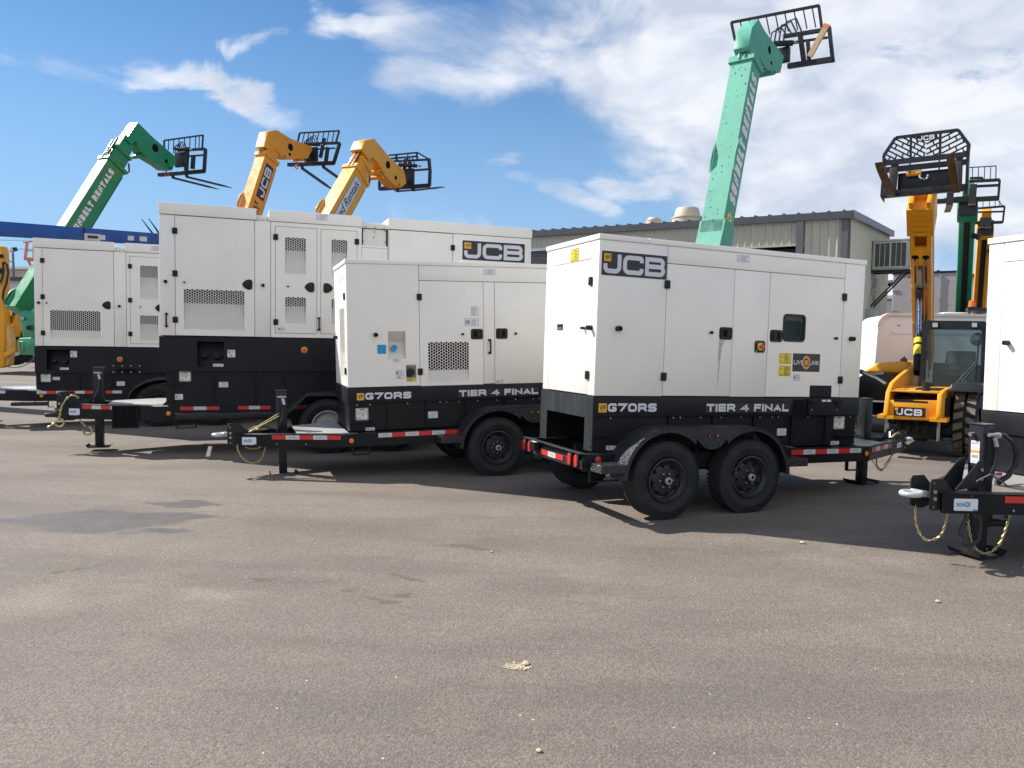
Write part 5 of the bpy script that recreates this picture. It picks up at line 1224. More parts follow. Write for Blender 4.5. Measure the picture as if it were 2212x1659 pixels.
def boom_arm(spec):
    """a telescopic boom leaning away: placed from the world points of its upper right edge"""
    az = spec['az']; h, r = dirs(az); up = V((0, 0, 1)); col = spec['mat']
    E0 = at(*spec['e0'], spec['z0']); d1 = ray(*spec['e1']); d1 = d1 / d1.dot(_fw); z1 = ((E0 - CP).dot(r)) / d1.dot(r)
    E1 = CP + d1 * z1; t = (E1 - E0).normalized(); n = r.cross(t)
    w, dp = spec['w'], spec['d']; ext = spec['ext']; B0 = E0 - t * ext
    pv = B0 - r * (w / 2) - n * (dp / 2)
    g = thing(spec['name'], spec['label'], spec['cat'], Matrix.Translation(V((pv.x, pv.y, 0))), spec.get('group')); bpy.context.view_layer.update()
    inv = g.matrix_world.inverted()
    o0 = g.matrix_world.translation.copy()
    class MM(M):
        def build(s, *a, **k): s.v = [tuple(V(q) - o0) for q in s.v] if not isinstance(a[1] if len(a) > 1 else None, type(None)) else s.v; return M.build(s, *a, **k)
    def seg(mm, e0, e1, ww, dd, inset_r=0, inset_n=0, m=col):
        a, b = e0 - r * inset_r - n * inset_n, e1 - r * inset_r - n * inset_n
        c = [a, a - r * ww, a - r * ww - n * dd, a - n * dd]; mm.prism(c, b - a, m)
    L = (E1 - B0).length
    mm = MM(); seg(mm, B0, E1 - t * .02, w, dp)
    # stiffener edges and end collar
    seg(mm, E1 - t * .14, E1, w + .08, dp + .08, -.04, -.04)
    if not spec.get('flare'): mm.prism([E0 - r * (w + .005) + n * .0, E0 - r * (w + .005) + n * .10 + t * .10, E0 - r * (w + .005) + n * .10 + t * .45, E0 - r * (w + .005) + t * .65], -r * .03, col)
    if 'lugs' in spec:
        for f in spec['lugs']:
            c = E0.lerp(E1, f)
            for rr in (.03, -w + .0): mm.prism([c + r * rr - t * .35, c + r * rr + n * .06 - t * .14, c + r * rr + n * .06 + t * .05, c + r * rr + t * .3], -r * .03, col)
    if spec.get('flare'):
        mm.prism([E0 - t * .02 + r * .03, E0 + t * .22 + r * .03, E0 - n * (dp + .02) + t * .3 + r * .03, E0 - n * (dp + .02) - t * .25 + r * .03, E0 - t * .5 + n * .06 + r * .03], -r * (w + .06), col)
    boom = mm.build('boom', g, bevel=.005, seg=1)
    mm = MM(); seg(mm, B0 + t * .1, E1 - t * .25, w * .8, .05, w * .1, dp + .002, DARK if spec.get('under') else SATIN); mm.build('wear_strip', boom)
    # inner sections stepping out
    ih = dp * .82; iw = w * .8
    mm = MM(); seg(mm, E1 - t * .05, E1 + t * spec['mid'], iw, ih, (w - iw) / 2, (dp - ih) / 2); seg(mm, E1 + t * (spec['mid'] - .10), E1 + t * spec['mid'], iw + .08, ih + .08, (w - iw) / 2 - .04, (dp - ih) / 2 - .04)
    mm.beam(E1 - r * (w * .3) + n * .02 - t * .1, E1 - r * (w * .3) + n * .02 + t * spec['mid'] * 1.5, .05, .07, SATIN, up=n); mm.beam(E1 - r * (w * .6) + n * .02 - t * .1, E1 - r * (w * .6) + n * .02 + t * spec['mid'] * 1.3, .04, .09, STEEL, up=n)
    for k in range(5): mm.cyl(E1 - r * (w * .2 + .02 * k) + n * .04 + t * (.05 + .08 * k), E1 - r * (w * .2 + .02 * k + .14) + n * .05 + t * (.05 + .08 * k), .022, SATIN, 8)
    mm.build('inner_section', g, bevel=.008)
    if spec.get('mid2', 0):
        mm = MM(); e = E1 + t * spec['mid']; seg(mm, e - t * .02, e + t * spec['mid2'], iw * .8, ih * .8, w * .2, (dp - ih * .8) / 2); mm.build('inner_section', g, bevel=.008)
    # gooseneck head traced in the boom's own vertical plane, with its real width
    hw = spec['hw']; q0 = E1 - r * ((w - hw) / 2)
    mm = MM(); mm.prism([hit(x, y, q0, r) for x, y in spec['head']], -r * hw, col)
    hd = mm.build('boom_head', g, bevel=.006, seg=1)
    for x, y, rad in spec['holes']: mm = MM(); c = hit(x, y, q0, r); mm.cyl(c + r * .002, c + r * .006, rad, DARK, 20); mm.build('pin_hole', hd)
    for x, y, rad in spec.get('pins', ()): mm = MM(); c = hit(x, y, q0, r); mm.cyl(c + r * .05, c - r * (hw + .05), rad, col, 16); mm.cyl(c + r * .05, c + r * .06, rad * .5, SATIN, 12); mm.build('pivot_pin', hd)
    # fork carriage, square to the boom
    pc = hit(*spec['cpt'], q0 - r * hw / 2, r)
    ch, cr = dirs(az + spec.get('caz', 0))
    H = lambda p: hit(p[0], p[1], pc, ch)
    fr = thing_part = MM()
    for bar in spec['bars']:
        pts, bw = bar[0], bar[1]; 
        for i in range(len(pts) - 1): fr.beam(H(pts[i]), H(pts[i + 1]), bw, bw * (bar[2] if len(bar) > 2 else 1), SATIN, up=ch)
    fr.build('fork_carriage', g, bevel=.004, seg=1)
    if 'rest' in spec:
        mm = MM()
        for bar in spec['rest']:
            pts, bw = bar
            for i in range(len(pts) - 1): mm.beam(H(pts[i]) - ch * .03, H(pts[i + 1]) - ch * .03, bw, bw, SATIN, up=ch)
        mm.build('load_backrest', g)
    for fk in spec['forks']:
        a, b = H(fk[0]) + ch * .03, H(fk[1]) + ch * .03
        fr_ = cr; tip = hit(fk[2][0], fk[2][1], b, fr_)
        mm = MM(); mm.beam(a, b, .11, .05, FORKD, up=ch); tt = (tip - b).normalized(); uu = fr_.cross(tt)
        mm.prism([b - fr_ * .055 + uu * .03, b + fr_ * .055 + uu * .03, b + fr_ * .055 - uu * .03, b - fr_ * .055 - uu * .03], (tip - b) * .75, FORKD)
        e = b + (tip - b) * .75
        vs = [e - fr_ * .055 + uu * .03, e + fr_ * .055 + uu * .03, e + fr_ * .055 - uu * .03, e - fr_ * .055 - uu * .03, tip - fr_ * .03 + uu * .006, tip + fr_ * .03 + uu * .006, tip + fr_ * .03 - uu * .006, tip - fr_ * .03 - uu * .006]
        mm.raw(vs, [(0, 1, 2, 3), (4, 5, 6, 7), (0, 1, 5, 4), (1, 2, 6, 5), (2, 3, 7, 6), (3, 0, 4, 7)], FORKD); mm.build('fork', g)
    # carriage tilt block, cylinder, hoses
    c0 = pc - ch * .05
    mm = MM(); s_ = spec.get('blk', .28)
    mm.prism([c0 - cr * s_ - up * s_ * .9, c0 + cr * s_ - up * s_ * .9, c0 + cr * s_ + up * s_ * .9, c0 - cr * s_ + up * s_ * .9], ch * .12, SATIN)
    mm.cyl(c0 - cr * s_ * .6 + up * s_ * 1.3 - ch * .1, c0 + cr * s_ * 1.5 + up * s_ * 1.1, .06, SATIN, 10); mm.cyl(c0 + cr * s_ * 1.5 + up * s_ * 1.1, c0 + cr * s_ * 2.1 + up * s_ * 1.05, .03, CHROME, 8)
    mm.build('tilt_block', g, bevel=.006)
    mm = MM()
    for k in range(4):
        a = c0 - cr * (.2 - .1 * k) - ch * .15; mm.tube([a + up * .2, a + up * (.45 + .05 * k) + cr * .05, a + up * (.5 + .04 * k) + cr * .25, a + up * .3 + cr * .38], .018, HOSE, 6)
    if spec.get('uhose'):
        mm.build('hydraulic_hose', g); mm = MM()
        a = E1 - n * (dp + .05) - r * w * .4; mm.tube([a - t * .1, a - n * .12 + t * .05, a - n * .16 + t * .2, a - n * .05 + t * .35, a + t * .42], .03, HOSE, 6)
    mm.build('hydraulic_hose', g)
    if 'hook' in spec:
        c = hit(*spec['hook'], q0 - r * hw / 2, r); mm = MM(); mm.cyl(c + up * .12, c + up * .02, .02, REDS, 8); mm.tube([c + h * .07 * math.cos(R(a)) + up * (.07 * math.sin(R(a)) - .06) for a in range(110, 430, 24)], .018, REDS, 7); mm.build('lifting_hook', g)
    side = Pl(E0 - n * dp, t, n, r)      # a along the boom, b up the side face
    spec['fn'](side, (E1 - E0).length, dp, boom, o0) if 'fn' in spec else None
    g_ = spec.get('body')
    if g_ is not False:
        tm = []
        before = set(bpy.data.objects)
        bo = spec.get('boff', (-.15, 0)); machine_body(g, h, r, pv + h * bo[0] + r * bo[1], col, '')
        for o in set(bpy.data.objects) - before:
            if o.type == 'MESH':
                o.data.transform(Matrix.Translation(-o0))
    return g, dict(E0=E0, E1=E1, t=t, n=n, r=r, h=h, w=w, d=dp, o0=o0)


def side_text(pl, s, a0, b0, h, wf, tf, m, parent, o0, slant=0.0, fit=None, name='lettering', d=.004):
    mm = M(); text(mm, pl, s, a0, b0, h, wf, tf, m, d, slant=slant, fit=fit); mm.v = [tuple(V(q) - o0) for q in mm.v]; return mm.build(name, parent)


LETTERW = mat('pale_lettering', (.85, .82, .80), .5)


def fn1(pl, L, dp, boom, o0): side_text(pl, 'SUNBELT RENTALS', L * .49, dp * .42, dp * .30, .62, .34, LETTERW, boom, o0, fit=L * .45)


TH1 = dict(boff=(3.2, 1.0), name='telehandler', cat='telehandler', label='green telehandler at the far left, its boom with white lettering raised and forks tipping down', group='telehandlers with raised booms', mat=GREEN,
    az=23, z0=23, e0=(33.7, 658.5), e1=(238, 335), w=.46, d=.74, ext=.05, mid=.55, mid2=.6, hw=.42, lugs=[.42], under=1, uhose=1,
    head=[(272, 300), (297.6, 264), (330, 296), (383, 342), (372, 368), (357, 366), (342, 354.6), (322, 343), (306, 328.5), (294, 306), (284, 312)],
    holes=[(335.5, 320, .14), (359, 348, .07)], pins=[(308, 337, .07), (366, 362, .06)], cpt=(392, 345), blk=.3,
    bars=[([(385, 325), (444, 322)], .09), ([(444, 322), (441, 371)], .10), ([(343, 378), (441, 370)], .13), ([(368, 341), (440, 335)], .06), ([(405, 318), (402, 374)], .12), ([(418, 335), (416, 365)], .12)],
    rest=[([(356, 326), (356, 304), (440, 292.5), (438, 324)], .05)] + [([(x, 303 - (x - 356) * .13), (x - 1, 325)], .025) for x in (366, 377, 388, 400, 412, 424, 432)],
    forks=[((370, 373), (373, 384), (473, 409)), ((399, 371), (403, 382), (501, 406))], hook=(360, 372), fn=fn1)
g1, i1 = boom_arm(TH1)


def fn2(pl, L, dp, boom, o0):
    mm = M(); mm.rect(pl, L * .25, dp * .18, L * .84, dp * .76, .002, .006, LOGOK); mm.v = [tuple(V(q) - o0) for q in mm.v]; mm.build('logo_panel', boom)
    side_text(pl, 'JCB', L * .29, dp * .24, dp * .46, 1.0, .24, LOGOW, boom, o0, fit=L * .50, name='logo_lettering', d=.008)
    side_text(pl, 'BELT', -L * .06, dp * .46, dp * .26, .6, .32, INK, boom, o0, fit=L * .24); side_text(pl, 'RENTALS', -L * .18, dp * .28, dp * .1, .6, .26, INK, boom, o0, fit=L * .30)


TH2 = dict(name='telehandler', cat='telehandler', label='orange telehandler whose logo-marked boom rises over the tallest generator, left of the other yellow one', group='telehandlers with raised booms', mat=YELD,
    az=24, z0=25, e0=(536, 447.8), e1=(575.5, 326), w=.42, d=.64, ext=5.2, mid=.42, mid2=.25, hw=.38, uhose=0,
    head=[(570, 317), (579, 284), (598, 280.4), (627.6, 299), (672, 316), (674.7, 323.8), (664.8, 342.4), (622.7, 343.6), (607.8, 338.7), (602.8, 321), (597, 318), (592, 328)],
    holes=[(627.5, 318, .13), (626, 333.5, .06)], pins=[(613, 338, .07), (655, 344, .06)], cpt=(672, 334), blk=.28,
    bars=[([(667, 311), (734, 309)], .09), ([(734, 309), (720.6, 353.5)], .10), ([(622.7, 356), (720.6, 352.3)], .13), ([(679.7, 322.5), (724, 320)], .05), ([(700.8, 298), (692, 341)], .10), ([(708, 318), (704, 350)], .11)],
    rest=[([(643.7, 309), (648.7, 287.8), (734, 283), (726.8, 308)], .05)] + [([(x, 287.8 - (x - 648.7) * .056), (x - 5, 310)], .025) for x in (659, 669, 679, 690, 701, 712, 723)],
    forks=[((651, 354), (652, 363.5), (719.4, 410.6)), ((695.8, 352), (698, 361), (752, 399))], hook=(641, 357), fn=fn2)
g2, i2 = boom_arm(TH2)


def fn3(pl, L, dp, boom, o0):
    mm = M(); mm.prism([pl.pt(a, b, .002) for a, b in rr2(-L * .9, dp * .30, L * .86, dp * .80, dp * .1)], pl.n * .004, LOGOK); q = Pl(pl.pt(0, 0, .005), pl.u, pl.v, pl.n)
    mm.prism([q.pt(a, b, .002) for a, b in rr2(-L * .89, dp * .315, L * .85, dp * .785, dp * .09)], pl.n * .003, LOGOW); mm.v = [tuple(V(x) - o0) for x in mm.v]; mm.build('name_panel', boom)
    cu = bpy.data.curves.new('lettering', 'FONT'); cu.body = 'United Rentals'; cu.size = dp * .50; cu.offset = dp * .006; cu.shear = .22; cu.extrude = .001
    o = bpy.data.objects.new('lettering', cu); SC.collection.objects.link(o); bpy.context.view_layer.update()
    me = bpy.data.meshes.new_from_object(o.evaluated_get(bpy.context.evaluated_depsgraph_get())); bpy.data.objects.remove(o)
    xs = [v.co.x for v in me.vertices]; k = (L * .80 + L * .13) / (max(xs) - min(xs))
    for v in me.vertices: v.co = pl.pt(-L * .13 + (v.co.x - min(xs)) * k, dp * .39 + v.co.y * .95, .011 + v.co.z) - o0
    me.materials.clear(); me.materials.append(INK); o = bpy.data.objects.new('lettering', me); SC.collection.objects.link(o); o.parent = boom


TH3 = dict(name='telehandler', cat='telehandler', label='yellow telehandler with a white name panel on its raised boom and a caged fork head', group='telehandlers with raised booms', mat=YEL,
    az=24, z0=21.5, e0=(712, 460), e1=(772.7, 353.5), w=.46, d=.74, ext=4.4, mid=.42, mid2=.35, hw=.42, uhose=1,
    head=[(781, 322), (789, 303), (808.7, 299), (841, 338.7), (873, 368.4), (878, 395.7), (865.7, 405.6), (853.3, 400.7), (841, 388), (833.5, 380.8), (816, 351), (806, 340), (797, 346)],
    holes=[(838, 356, .12), (855, 384, .07)], pins=[(820, 372, .08), (828, 383, .06), (860, 399, .06)], cpt=(877, 383), blk=.30,
    bars=[([(846, 348.6), (925, 344.9)], .06), ([(926.5, 342.4), (929, 370), (927.7, 402)], .09), ([(819.8, 408), (927.7, 400.7)], .12), ([(819.8, 390.7), (819.8, 409)], .08), ([(890.5, 368.4), (926.5, 365.4)], .06), ([(876, 350), (872, 385)], .08), ([(884, 350), (888, 385)], .08)],
    rest=[([(841, 336), (903, 330), (925, 343)], .045), ([(857, 334), (858, 349)], .06), ([(882, 333), (882, 346)], .03), ([(901, 330), (903, 346)], .05), ([(846, 343), (903, 338)], .05)],
    forks=[((856, 404), (858, 413), (958, 405)), ((890, 402), (892, 411), (960, 403.6))], hook=(853, 404), fn=fn3)
g3, i3 = boom_arm(TH3)


def fn4(pl, L, dp, boom, o0):
    side_text(pl, 'SUNBELT RENTALS', L * .17, dp * .22, dp * .62, .5, .29, LETTERW, boom, o0, slant=.12, fit=L * .73)
    mm = M(); n = 9; c = (L * .09, dp * .52); pts = []
    for i in range(n):
        for rr, da in ((.26, 0), (.17, .34), (.17, .42)): a = (i + da) / n * 2 * math.pi; pts.append((c[0] + dp * rr * 1.15 * math.cos(a), c[1] + dp * rr * 1.15 * math.sin(a)))
    inn = [(c[0] + dp * .09 * math.cos(i / len(pts) * 2 * math.pi), c[1] + dp * .09 * math.sin(i / len(pts) * 2 * math.pi)) for i in range(len(pts))]
    for i in range(len(pts)): j = (i + 1) % len(pts); mm.poly([pl.pt(*pts[i], .004), pl.pt(*pts[j], .004), pl.pt(*inn[j], .004), pl.pt(*inn[i], .004)], YELS)
    mm.v = [tuple(V(q) - o0) for q in mm.v]; mm.build('gear_emblem', boom)


TH4 = dict(name='telehandler', cat='telehandler', label='pale green telehandler whose nearly upright boom towers over the building roof', group='telehandlers with raised booms', mat=TEAL,
    az=38, z0=13.6, e0=(1559.7, 496), e1=(1628, 114), w=.43, d=.44, ext=1.6, mid=.10, mid2=0, hw=.30, lugs=[.42], flare=1, uhose=1,
    head=[(1617, 100), (1625, 60), (1639, 41), (1652, 66), (1682, 106), (1693.6, 122), (1686, 157), (1669, 156), (1655.6, 148), (1643, 128), (1632, 116), (1622, 116)],
    holes=[(1662, 108, .075), (1666, 136, .04)], pins=[(1668, 157, .05), (1646, 150, .05)], cpt=(1688, 120), blk=.17,
    bars=[([(1692, 79), (1791, 63)], .075), ([(1791, 58), (1799.5, 134)], .07), ([(1702, 143), (1799.5, 128)], .10), ([(1695, 94.3), (1788, 81)], .045), ([(1728, 71), (1738, 142)], .09), ([(1745, 88), (1748, 132)], .07)],
    rest=[([(1589, 87.7), (1581, 49.6), (1769.7, 13.2), (1776, 60)], .05)] + [([(x, 49.6 - (x - 1581) * .193), (x + 8, 86 - (x - 1581) * .15)], .022) for x in (1600, 1619, 1638, 1656, 1676, 1696, 1716, 1736, 1755)],
    forks=[], fn=fn4)
g4, i4 = boom_arm(TH4)
ch, cr = dirs(38)
# lumber held behind the fork carriage
pc = hit(1760, 90, i4['E1'], i4['h']) + i4['h'] * .2
mm = M(); a, b = hit(1783, 60, pc, i4['h']), hit(1749, 122, pc, i4['h']); mm.beam(a, b, .10, .05, WOOD, up=i4['h']); mm.beam(a + (a - b) * .12, a + (a - b) * .001, .11, .055, mat('orange_end_paint', (.75, .18, .06), .6), up=i4['h'])
o = mm.build('lumber_board'); tag(o, 'pale wooden board with an orange end held in the pale green telehandler fork frame', 'board')
mm = M(); sp = random.Random(5)      # spots of dirt on the top face of the boom
for k in range(46):
    f, wv = sp.random() * .92 + .03, sp.random() * .8 + .1; c = i4['E0'].lerp(i4['E1'], f) - i4['r'] * (i4['w'] * wv) + i4['n'] * .003; rad = .006 + .012 * sp.random() ** 2
    mm.poly([c + (i4['t'] * math.cos(x) * 1.3 + i4['r'] * math.sin(x)) * rad - i4['o0'] for x in [q * math.pi / 4 for q in range(8)]], mat('mud_spot', (.06, .11, .08), .8))
mm.build('mud_spots', g4)

# rear tank, bracket and pivot plates of the green machine
mm = M(); O = i1['E0'] - i1['h'] * .2; h_, r_ = i1['h'], i1['r']; Z = V((0, 0, 1))
PX = lambda x, y, d=0: hit(x, y, O + h_ * d, h_)
mm.prism([PX(x, y, .3) for x, y in ((37, 735), (41, 730), (110, 728), (110, 768), (43, 766), (38, 760))], h_ * .8, GREEN)
mm.v = [tuple(V(q) - i1['o0']) for q in mm.v]; mm.build('rear_tank', g1, bevel=.03, seg=3)
mm = M(); mm.prism([PX(x, y, .4) for x, y in ((36, 665), (64, 672), (110, 640), (110, 730), (48, 728), (44, 700))], h_ * .25, GREEN); mm.cyl(PX(48, 688, .38), PX(48, 688, .33), .06, SILVER, 14); mm.cyl(PX(62, 708, .38), PX(62, 708, .3), .08, SATIN, 14)
mm.v = [tuple(V(q) - i1['o0']) for q in mm.v]; mm.build('pivot_bracket', g1, bevel=.01)
mm = M(); mm.tube([PX(x, y, .28) for x, y in ((42, 738), (49, 738), (49, 760), (42, 760))], .015, STEEL, 6, closed=True); mm.v = [tuple(V(q) - i1['o0']) for q in mm.v]; mm.build('shackle', g1)


# ================================================================ the metal building and what hangs on it
def wallmat(name, col):
    return mat(name, col, .5, var=.06, scale=.5, streak=.22, dirtcol=tuple(c * .6 for c in col))


SIDING = wallmat('beige_steel_siding', (.47, .45, .38)); SIDING2 = wallmat('weathered_steel_siding', (.54, .51, .41)); TRIM = mat('dark_roof_trim', (.075, .078, .088), .45); PURP = mat('grey_downspout', (.12, .115, .125), .5)
bz = 18.7; K0 = at(1829, 560, bz); K0.z = 0; wl_ = V((-.84, .545, 0)).normalized(); wr_ = V((.545, .84, 0)).normalized()
nl, nr = V((-.545, -.84, 0)).normalized(), V((.84, -.545, 0)).normalized()
b = thing('metal_building', 'low beige ribbed steel building with dark roof edge behind the generators', 'building', Matrix.Translation(K0)); bpy.context.view_layer.update()
Z = V((0, 0, 1)); zero = V((0, 0, 0))
PLW = Pl(zero, wl_, Z, nl); PRW = Pl(zero, wr_, Z, nr)
hl = lambda t: 4.93 + .0132 * t
hr = lambda t: 4.93 + .066 * t


def loc(px, py, pl):   # wall coordinates of a point seen in the photo
    p = hit(px, py, K0, pl.n) - K0; return p.dot(pl.u), p.z


t1, z1_ = loc(1735, 531, PLW); t0_, _ = loc(1450, 545, PLW)
t3, z3 = loc(1186, 538, PLW)
def rib_wall(pl, t_end, hf, holes, m, pitch):
    mm = M(); pro = []; t = 0.0
    while t < t_end - .01:
        pro += [(t, 0), (t + .02, .03), (t + .05, .03), (t + .07, 0)]; t += pitch
    pro.append((t_end, 0))
    for i in range(len(pro) - 1):
        (a, d), (c, e) = pro[i], pro[i + 1]; m_ = (a + c) / 2; lo = 0
        for h in holes:
            if h[0] < m_ < h[1]: lo = h[2]
        mm.poly([pl.pt(a, lo, d), pl.pt(c, lo, e), pl.pt(c, hf(c), e), pl.pt(a, hf(a), d)], m)
    return mm.build('wall', b)


rib_wall(PLW, 22, hl, [(t1, t0_, z1_), (t3, t3 + 3.6, z3)], SIDING, .19)
rib_wall(PRW, 7.6, hr, [], SIDING2, .15)
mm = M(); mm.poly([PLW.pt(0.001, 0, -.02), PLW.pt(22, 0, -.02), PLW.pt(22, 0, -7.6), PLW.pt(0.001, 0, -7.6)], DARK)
mm.poly([wl_ * 22, wl_ * 22 + wr_ * 7.6, wl_ * 22 + wr_ * 7.6 + Z * 5.4, wl_ * 22 + Z * 5.1], SIDING); mm.poly([wr_ * 7.6, wl_ * 22 + wr_ * 7.6, wl_ * 22 + wr_ * 7.6 + Z * 5.5, wr_ * 7.6 + Z * 5.4], SIDING)
mm.build('back_wall', b)
mm = M()
def prism_slab(a, b_, c, d, th): mm.prism([a, b_, c, d], Z * th, TRIM)
prism_slab(zero + nl * .08 + nr * .06 + Z * 4.93, wl_ * 22 + nl * .08 + Z * 5.20, wl_ * 22 + wr_ * 7.7 + Z * 5.73, wr_ * 7.7 + nr * .06 + Z * 5.46, .05)
mm.prism([PLW.pt(-.1, 4.80, .06), PLW.pt(22, 5.09, .06), PLW.pt(22, 5.25, .06), PLW.pt(-.1, 4.98, .06)], nl * .06, TRIM)
mm.prism([PRW.pt(-.05, 4.82, .05), PRW.pt(7.75, 5.33, .05), PRW.pt(7.75, 5.52, .05), PRW.pt(-.05, 5.0, .05)], nr * .09, mat('grey_gutter', (.16, .165, .175), .45))
for i in range(60):
    t = .1 + i * .36; mm.beam(PLW.pt(t, 5.0 + .0132 * t, .05), PLW.pt(t, 5.05 + .0132 * t, -1.2), .05, .045, TRIM)
mm.build('roof', b)
mm = M()
for t in (1.02,): mm.rect(PLW, t, .2, t + .17, 4.8, .035, .12, PURP)
mm.rect(PLW, -.02, 0, .14, 4.8, .031, .06, PURP); mm.rect(PRW, -.02, 0, .10, 4.8, .031, .06, PURP)
mm.build('downspout', b)
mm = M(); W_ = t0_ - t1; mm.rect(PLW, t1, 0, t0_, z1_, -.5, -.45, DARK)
for i in range(9): mm.rect(PLW, t1, z1_ - .12 * (i + 1), t0_, z1_ - .12 * i - .015, -.36, -.33, SATIN)
mm.rect(PLW, t1 - .03, z1_, t0_, z1_ + .05, .0, .05, SIDING)
mm.build('roller_door', b)
mm = M(); mm.rect(PLW, t3, 0, t3 + 3.6, z3, -.25, -.2, PURP)
for i in range(14): mm.rect(PLW, t3, z3 - .09 * (i + 1), t3 + 3.6, z3 - .09 * i - .012, -.2, -.17, mat('grey_door_slat', (.16, .165, .17), .5))
mm.rect(PLW, t3, z3, t3 + 3.6, z3 + .05, .0, .05, SIDING)
mm.build('roller_door', b)
mm = M(); tb, zb_ = loc(1868, 668, PRW); mm.rect(PRW, tb, .3, tb + .95, zb_, .02, .25, mat('pale_green_box', (.40, .45, .41), .5)); mm.cyl(PRW.pt(tb + .8, zb_ - .9, .25), PRW.pt(tb + .8, zb_ - .8, .28), .04, SATIN, 8); mm.build('electrical_cabinet', b, bevel=.01)
mm = M()
for k, tt in enumerate((tb + .5, tb + 1.1, tb + 1.5)): mm.tube([PRW.pt(tt, zb_ + .02 if k == 0 else .4, .05), PRW.pt(tt, 2.9 + .2 * k, .05), PRW.pt(tt + .5, 3.4 + .15 * k, .06), PRW.pt(tt + .7, 3.7, .08)], .022, SIDING2, 6)
mm.build('conduit', b)

# evaporative cooler on brackets
CRM = mat('faded_cooler_paint', (.50, .52, .48), .55, var=.12, dirt=.2, dirtcol=(.22, .2, .17)); LOUV = mat('dark_cooler_pad', (.09, .088, .08), .8)
ct, _ = loc(1880, 560, PRW); c0 = K0 + wr_ * ct + nr * .05
g = thing('swamp_cooler', 'boxy metal evaporative cooler with slatted front held on struts on the building wall', 'air cooler', Matrix.Translation(c0)); bpy.context.view_layer.update()
w, zt, zb = .93, hit(1880, 523, c0, nl).z, hit(1880, 584, c0, nl).z
mm = M(); mm.prism([Z * zb, nr * w + Z * zb, nr * w + wr_ * .6 + Z * zb, wr_ * .6 + Z * zb], Z * (zt - zb), CRM); mm.prism([Z * zt - nr * .03 + nl * .03, nr * (w + .03) + Z * zt + nl * .03, nr * (w + .03) + wr_ * .63 + Z * zt, wr_ * .63 + Z * zt - nr * .03], Z * .05, CRM); mm.build('housing', g, bevel=.01)
FP = Pl(zero, nr, Z, nl); mm = M()
for q in range(2):
    for k in range(3):
        a = .07 + q * .42 + k * .130; mm.rect(FP, a, zb + .09, a + .115, zt - .05, .004, .008, LOUV)
        for i in range(int((zt - zb - .16) / .03)): mm.rect(FP, a, zb + .10 + i * .03, a + .115, zb + .108 + i * .03, .008, .016, mat('louvre_blade', (.17, .165, .15), .6))
        mm.rect(FP, a + .115, zb + .07, a + .130, zt - .04, .004, .03, CRM)
    mm.rect(FP, .04 + q * .42, zb + .07, .07 + q * .42, zt - .04, .004, .03, CRM)
mm.rect(FP, .04, zb + .05, .90, zb + .09, .004, .032, CRM); mm.rect(FP, .04, zt - .06, .90, zt - .03, .004, .032, CRM)
SP = Pl(nr * w, wr_, Z, nr)
mm.rect(SP, .08, zb + .1, .52, zt - .1, 0, .02, CRM)
mm.build('slatted_panel', g)
mm = M()
for d in (.02, .52):
    mm.beam(nr * .88 + wr_ * d + Z * (zb - .03), -nr * .05 + wr_ * (d - .05) + Z * (zb - 1.1), .05, .05, mat('rust_brown_steel', (.06, .035, .03), .6))
    mm.beam(-nr * .08 + wr_ * d + Z * (zb - .04), nr * 1.0 + wr_ * d + Z * (zb - .04), .06, .07, SATIN)
mm.build('bracket', g)
mm = M(); mm.tube([nr * 1.04 + wr_ * .5 + Z * 4.4, nr * 1.08 + wr_ * .5 + Z * 4.2, nr * 1.06 + wr_ * .5 + Z * 3.7, nr * .9 + wr_ * .5 + Z * 3.68], .018, HOSE, 6); mm.build('pipe', g); mm = M(); mm.tube([nr * .3 + Z * 3.75, nr * .32 + Z * 3.5, Z * 3.2 - nr * .05, Z * 2.4 - nr * .05], .018, SIDING2, 6); mm.build('pipe', g)

# roof vents
VENT = mat('cream_vent_metal', (.62, .52, .38), .5, var=.08, dirt=.15)
for (px, py, z, R_, H, lab) in ((1484, 474, 24.0, .43, .44, 'large round cream roof vent beside the pale green boom'), (1412, 472, 24.0, .22, .13, 'small low cream roof vent left of the large one')):
    p = at(px, py + 8, z); g = thing('roof_vent', lab, 'roof vent', Matrix.Translation(V((p.x, p.y, p.z))), 'round vents on the building roof')
    mm = M(); mm.lathe([(R_ * 1.12, -.6), (R_ * 1.10, 0), (R_ * 1.08, H * .36), (R_ * 1.12, H * .40), (R_ * .95, H * .42), (R_ * .95, H * .44), (R_ * .84, H * .95), (R_ * .78, H * 1.04), (R_ * .6, H * 1.08), (0, H * 1.1)], (0, 0, 0), (0, 0, 1), VENT, 36); mm.build('hood', g)
    mm = M(); mm.lathe([(R_ * 1.125, H * .30), (R_ * 1.135, H * .36), (R_ * 1.125, H * .40)], (0, 0, 0), (0, 0, 1), VENT, 36); mm.build('curb', g)

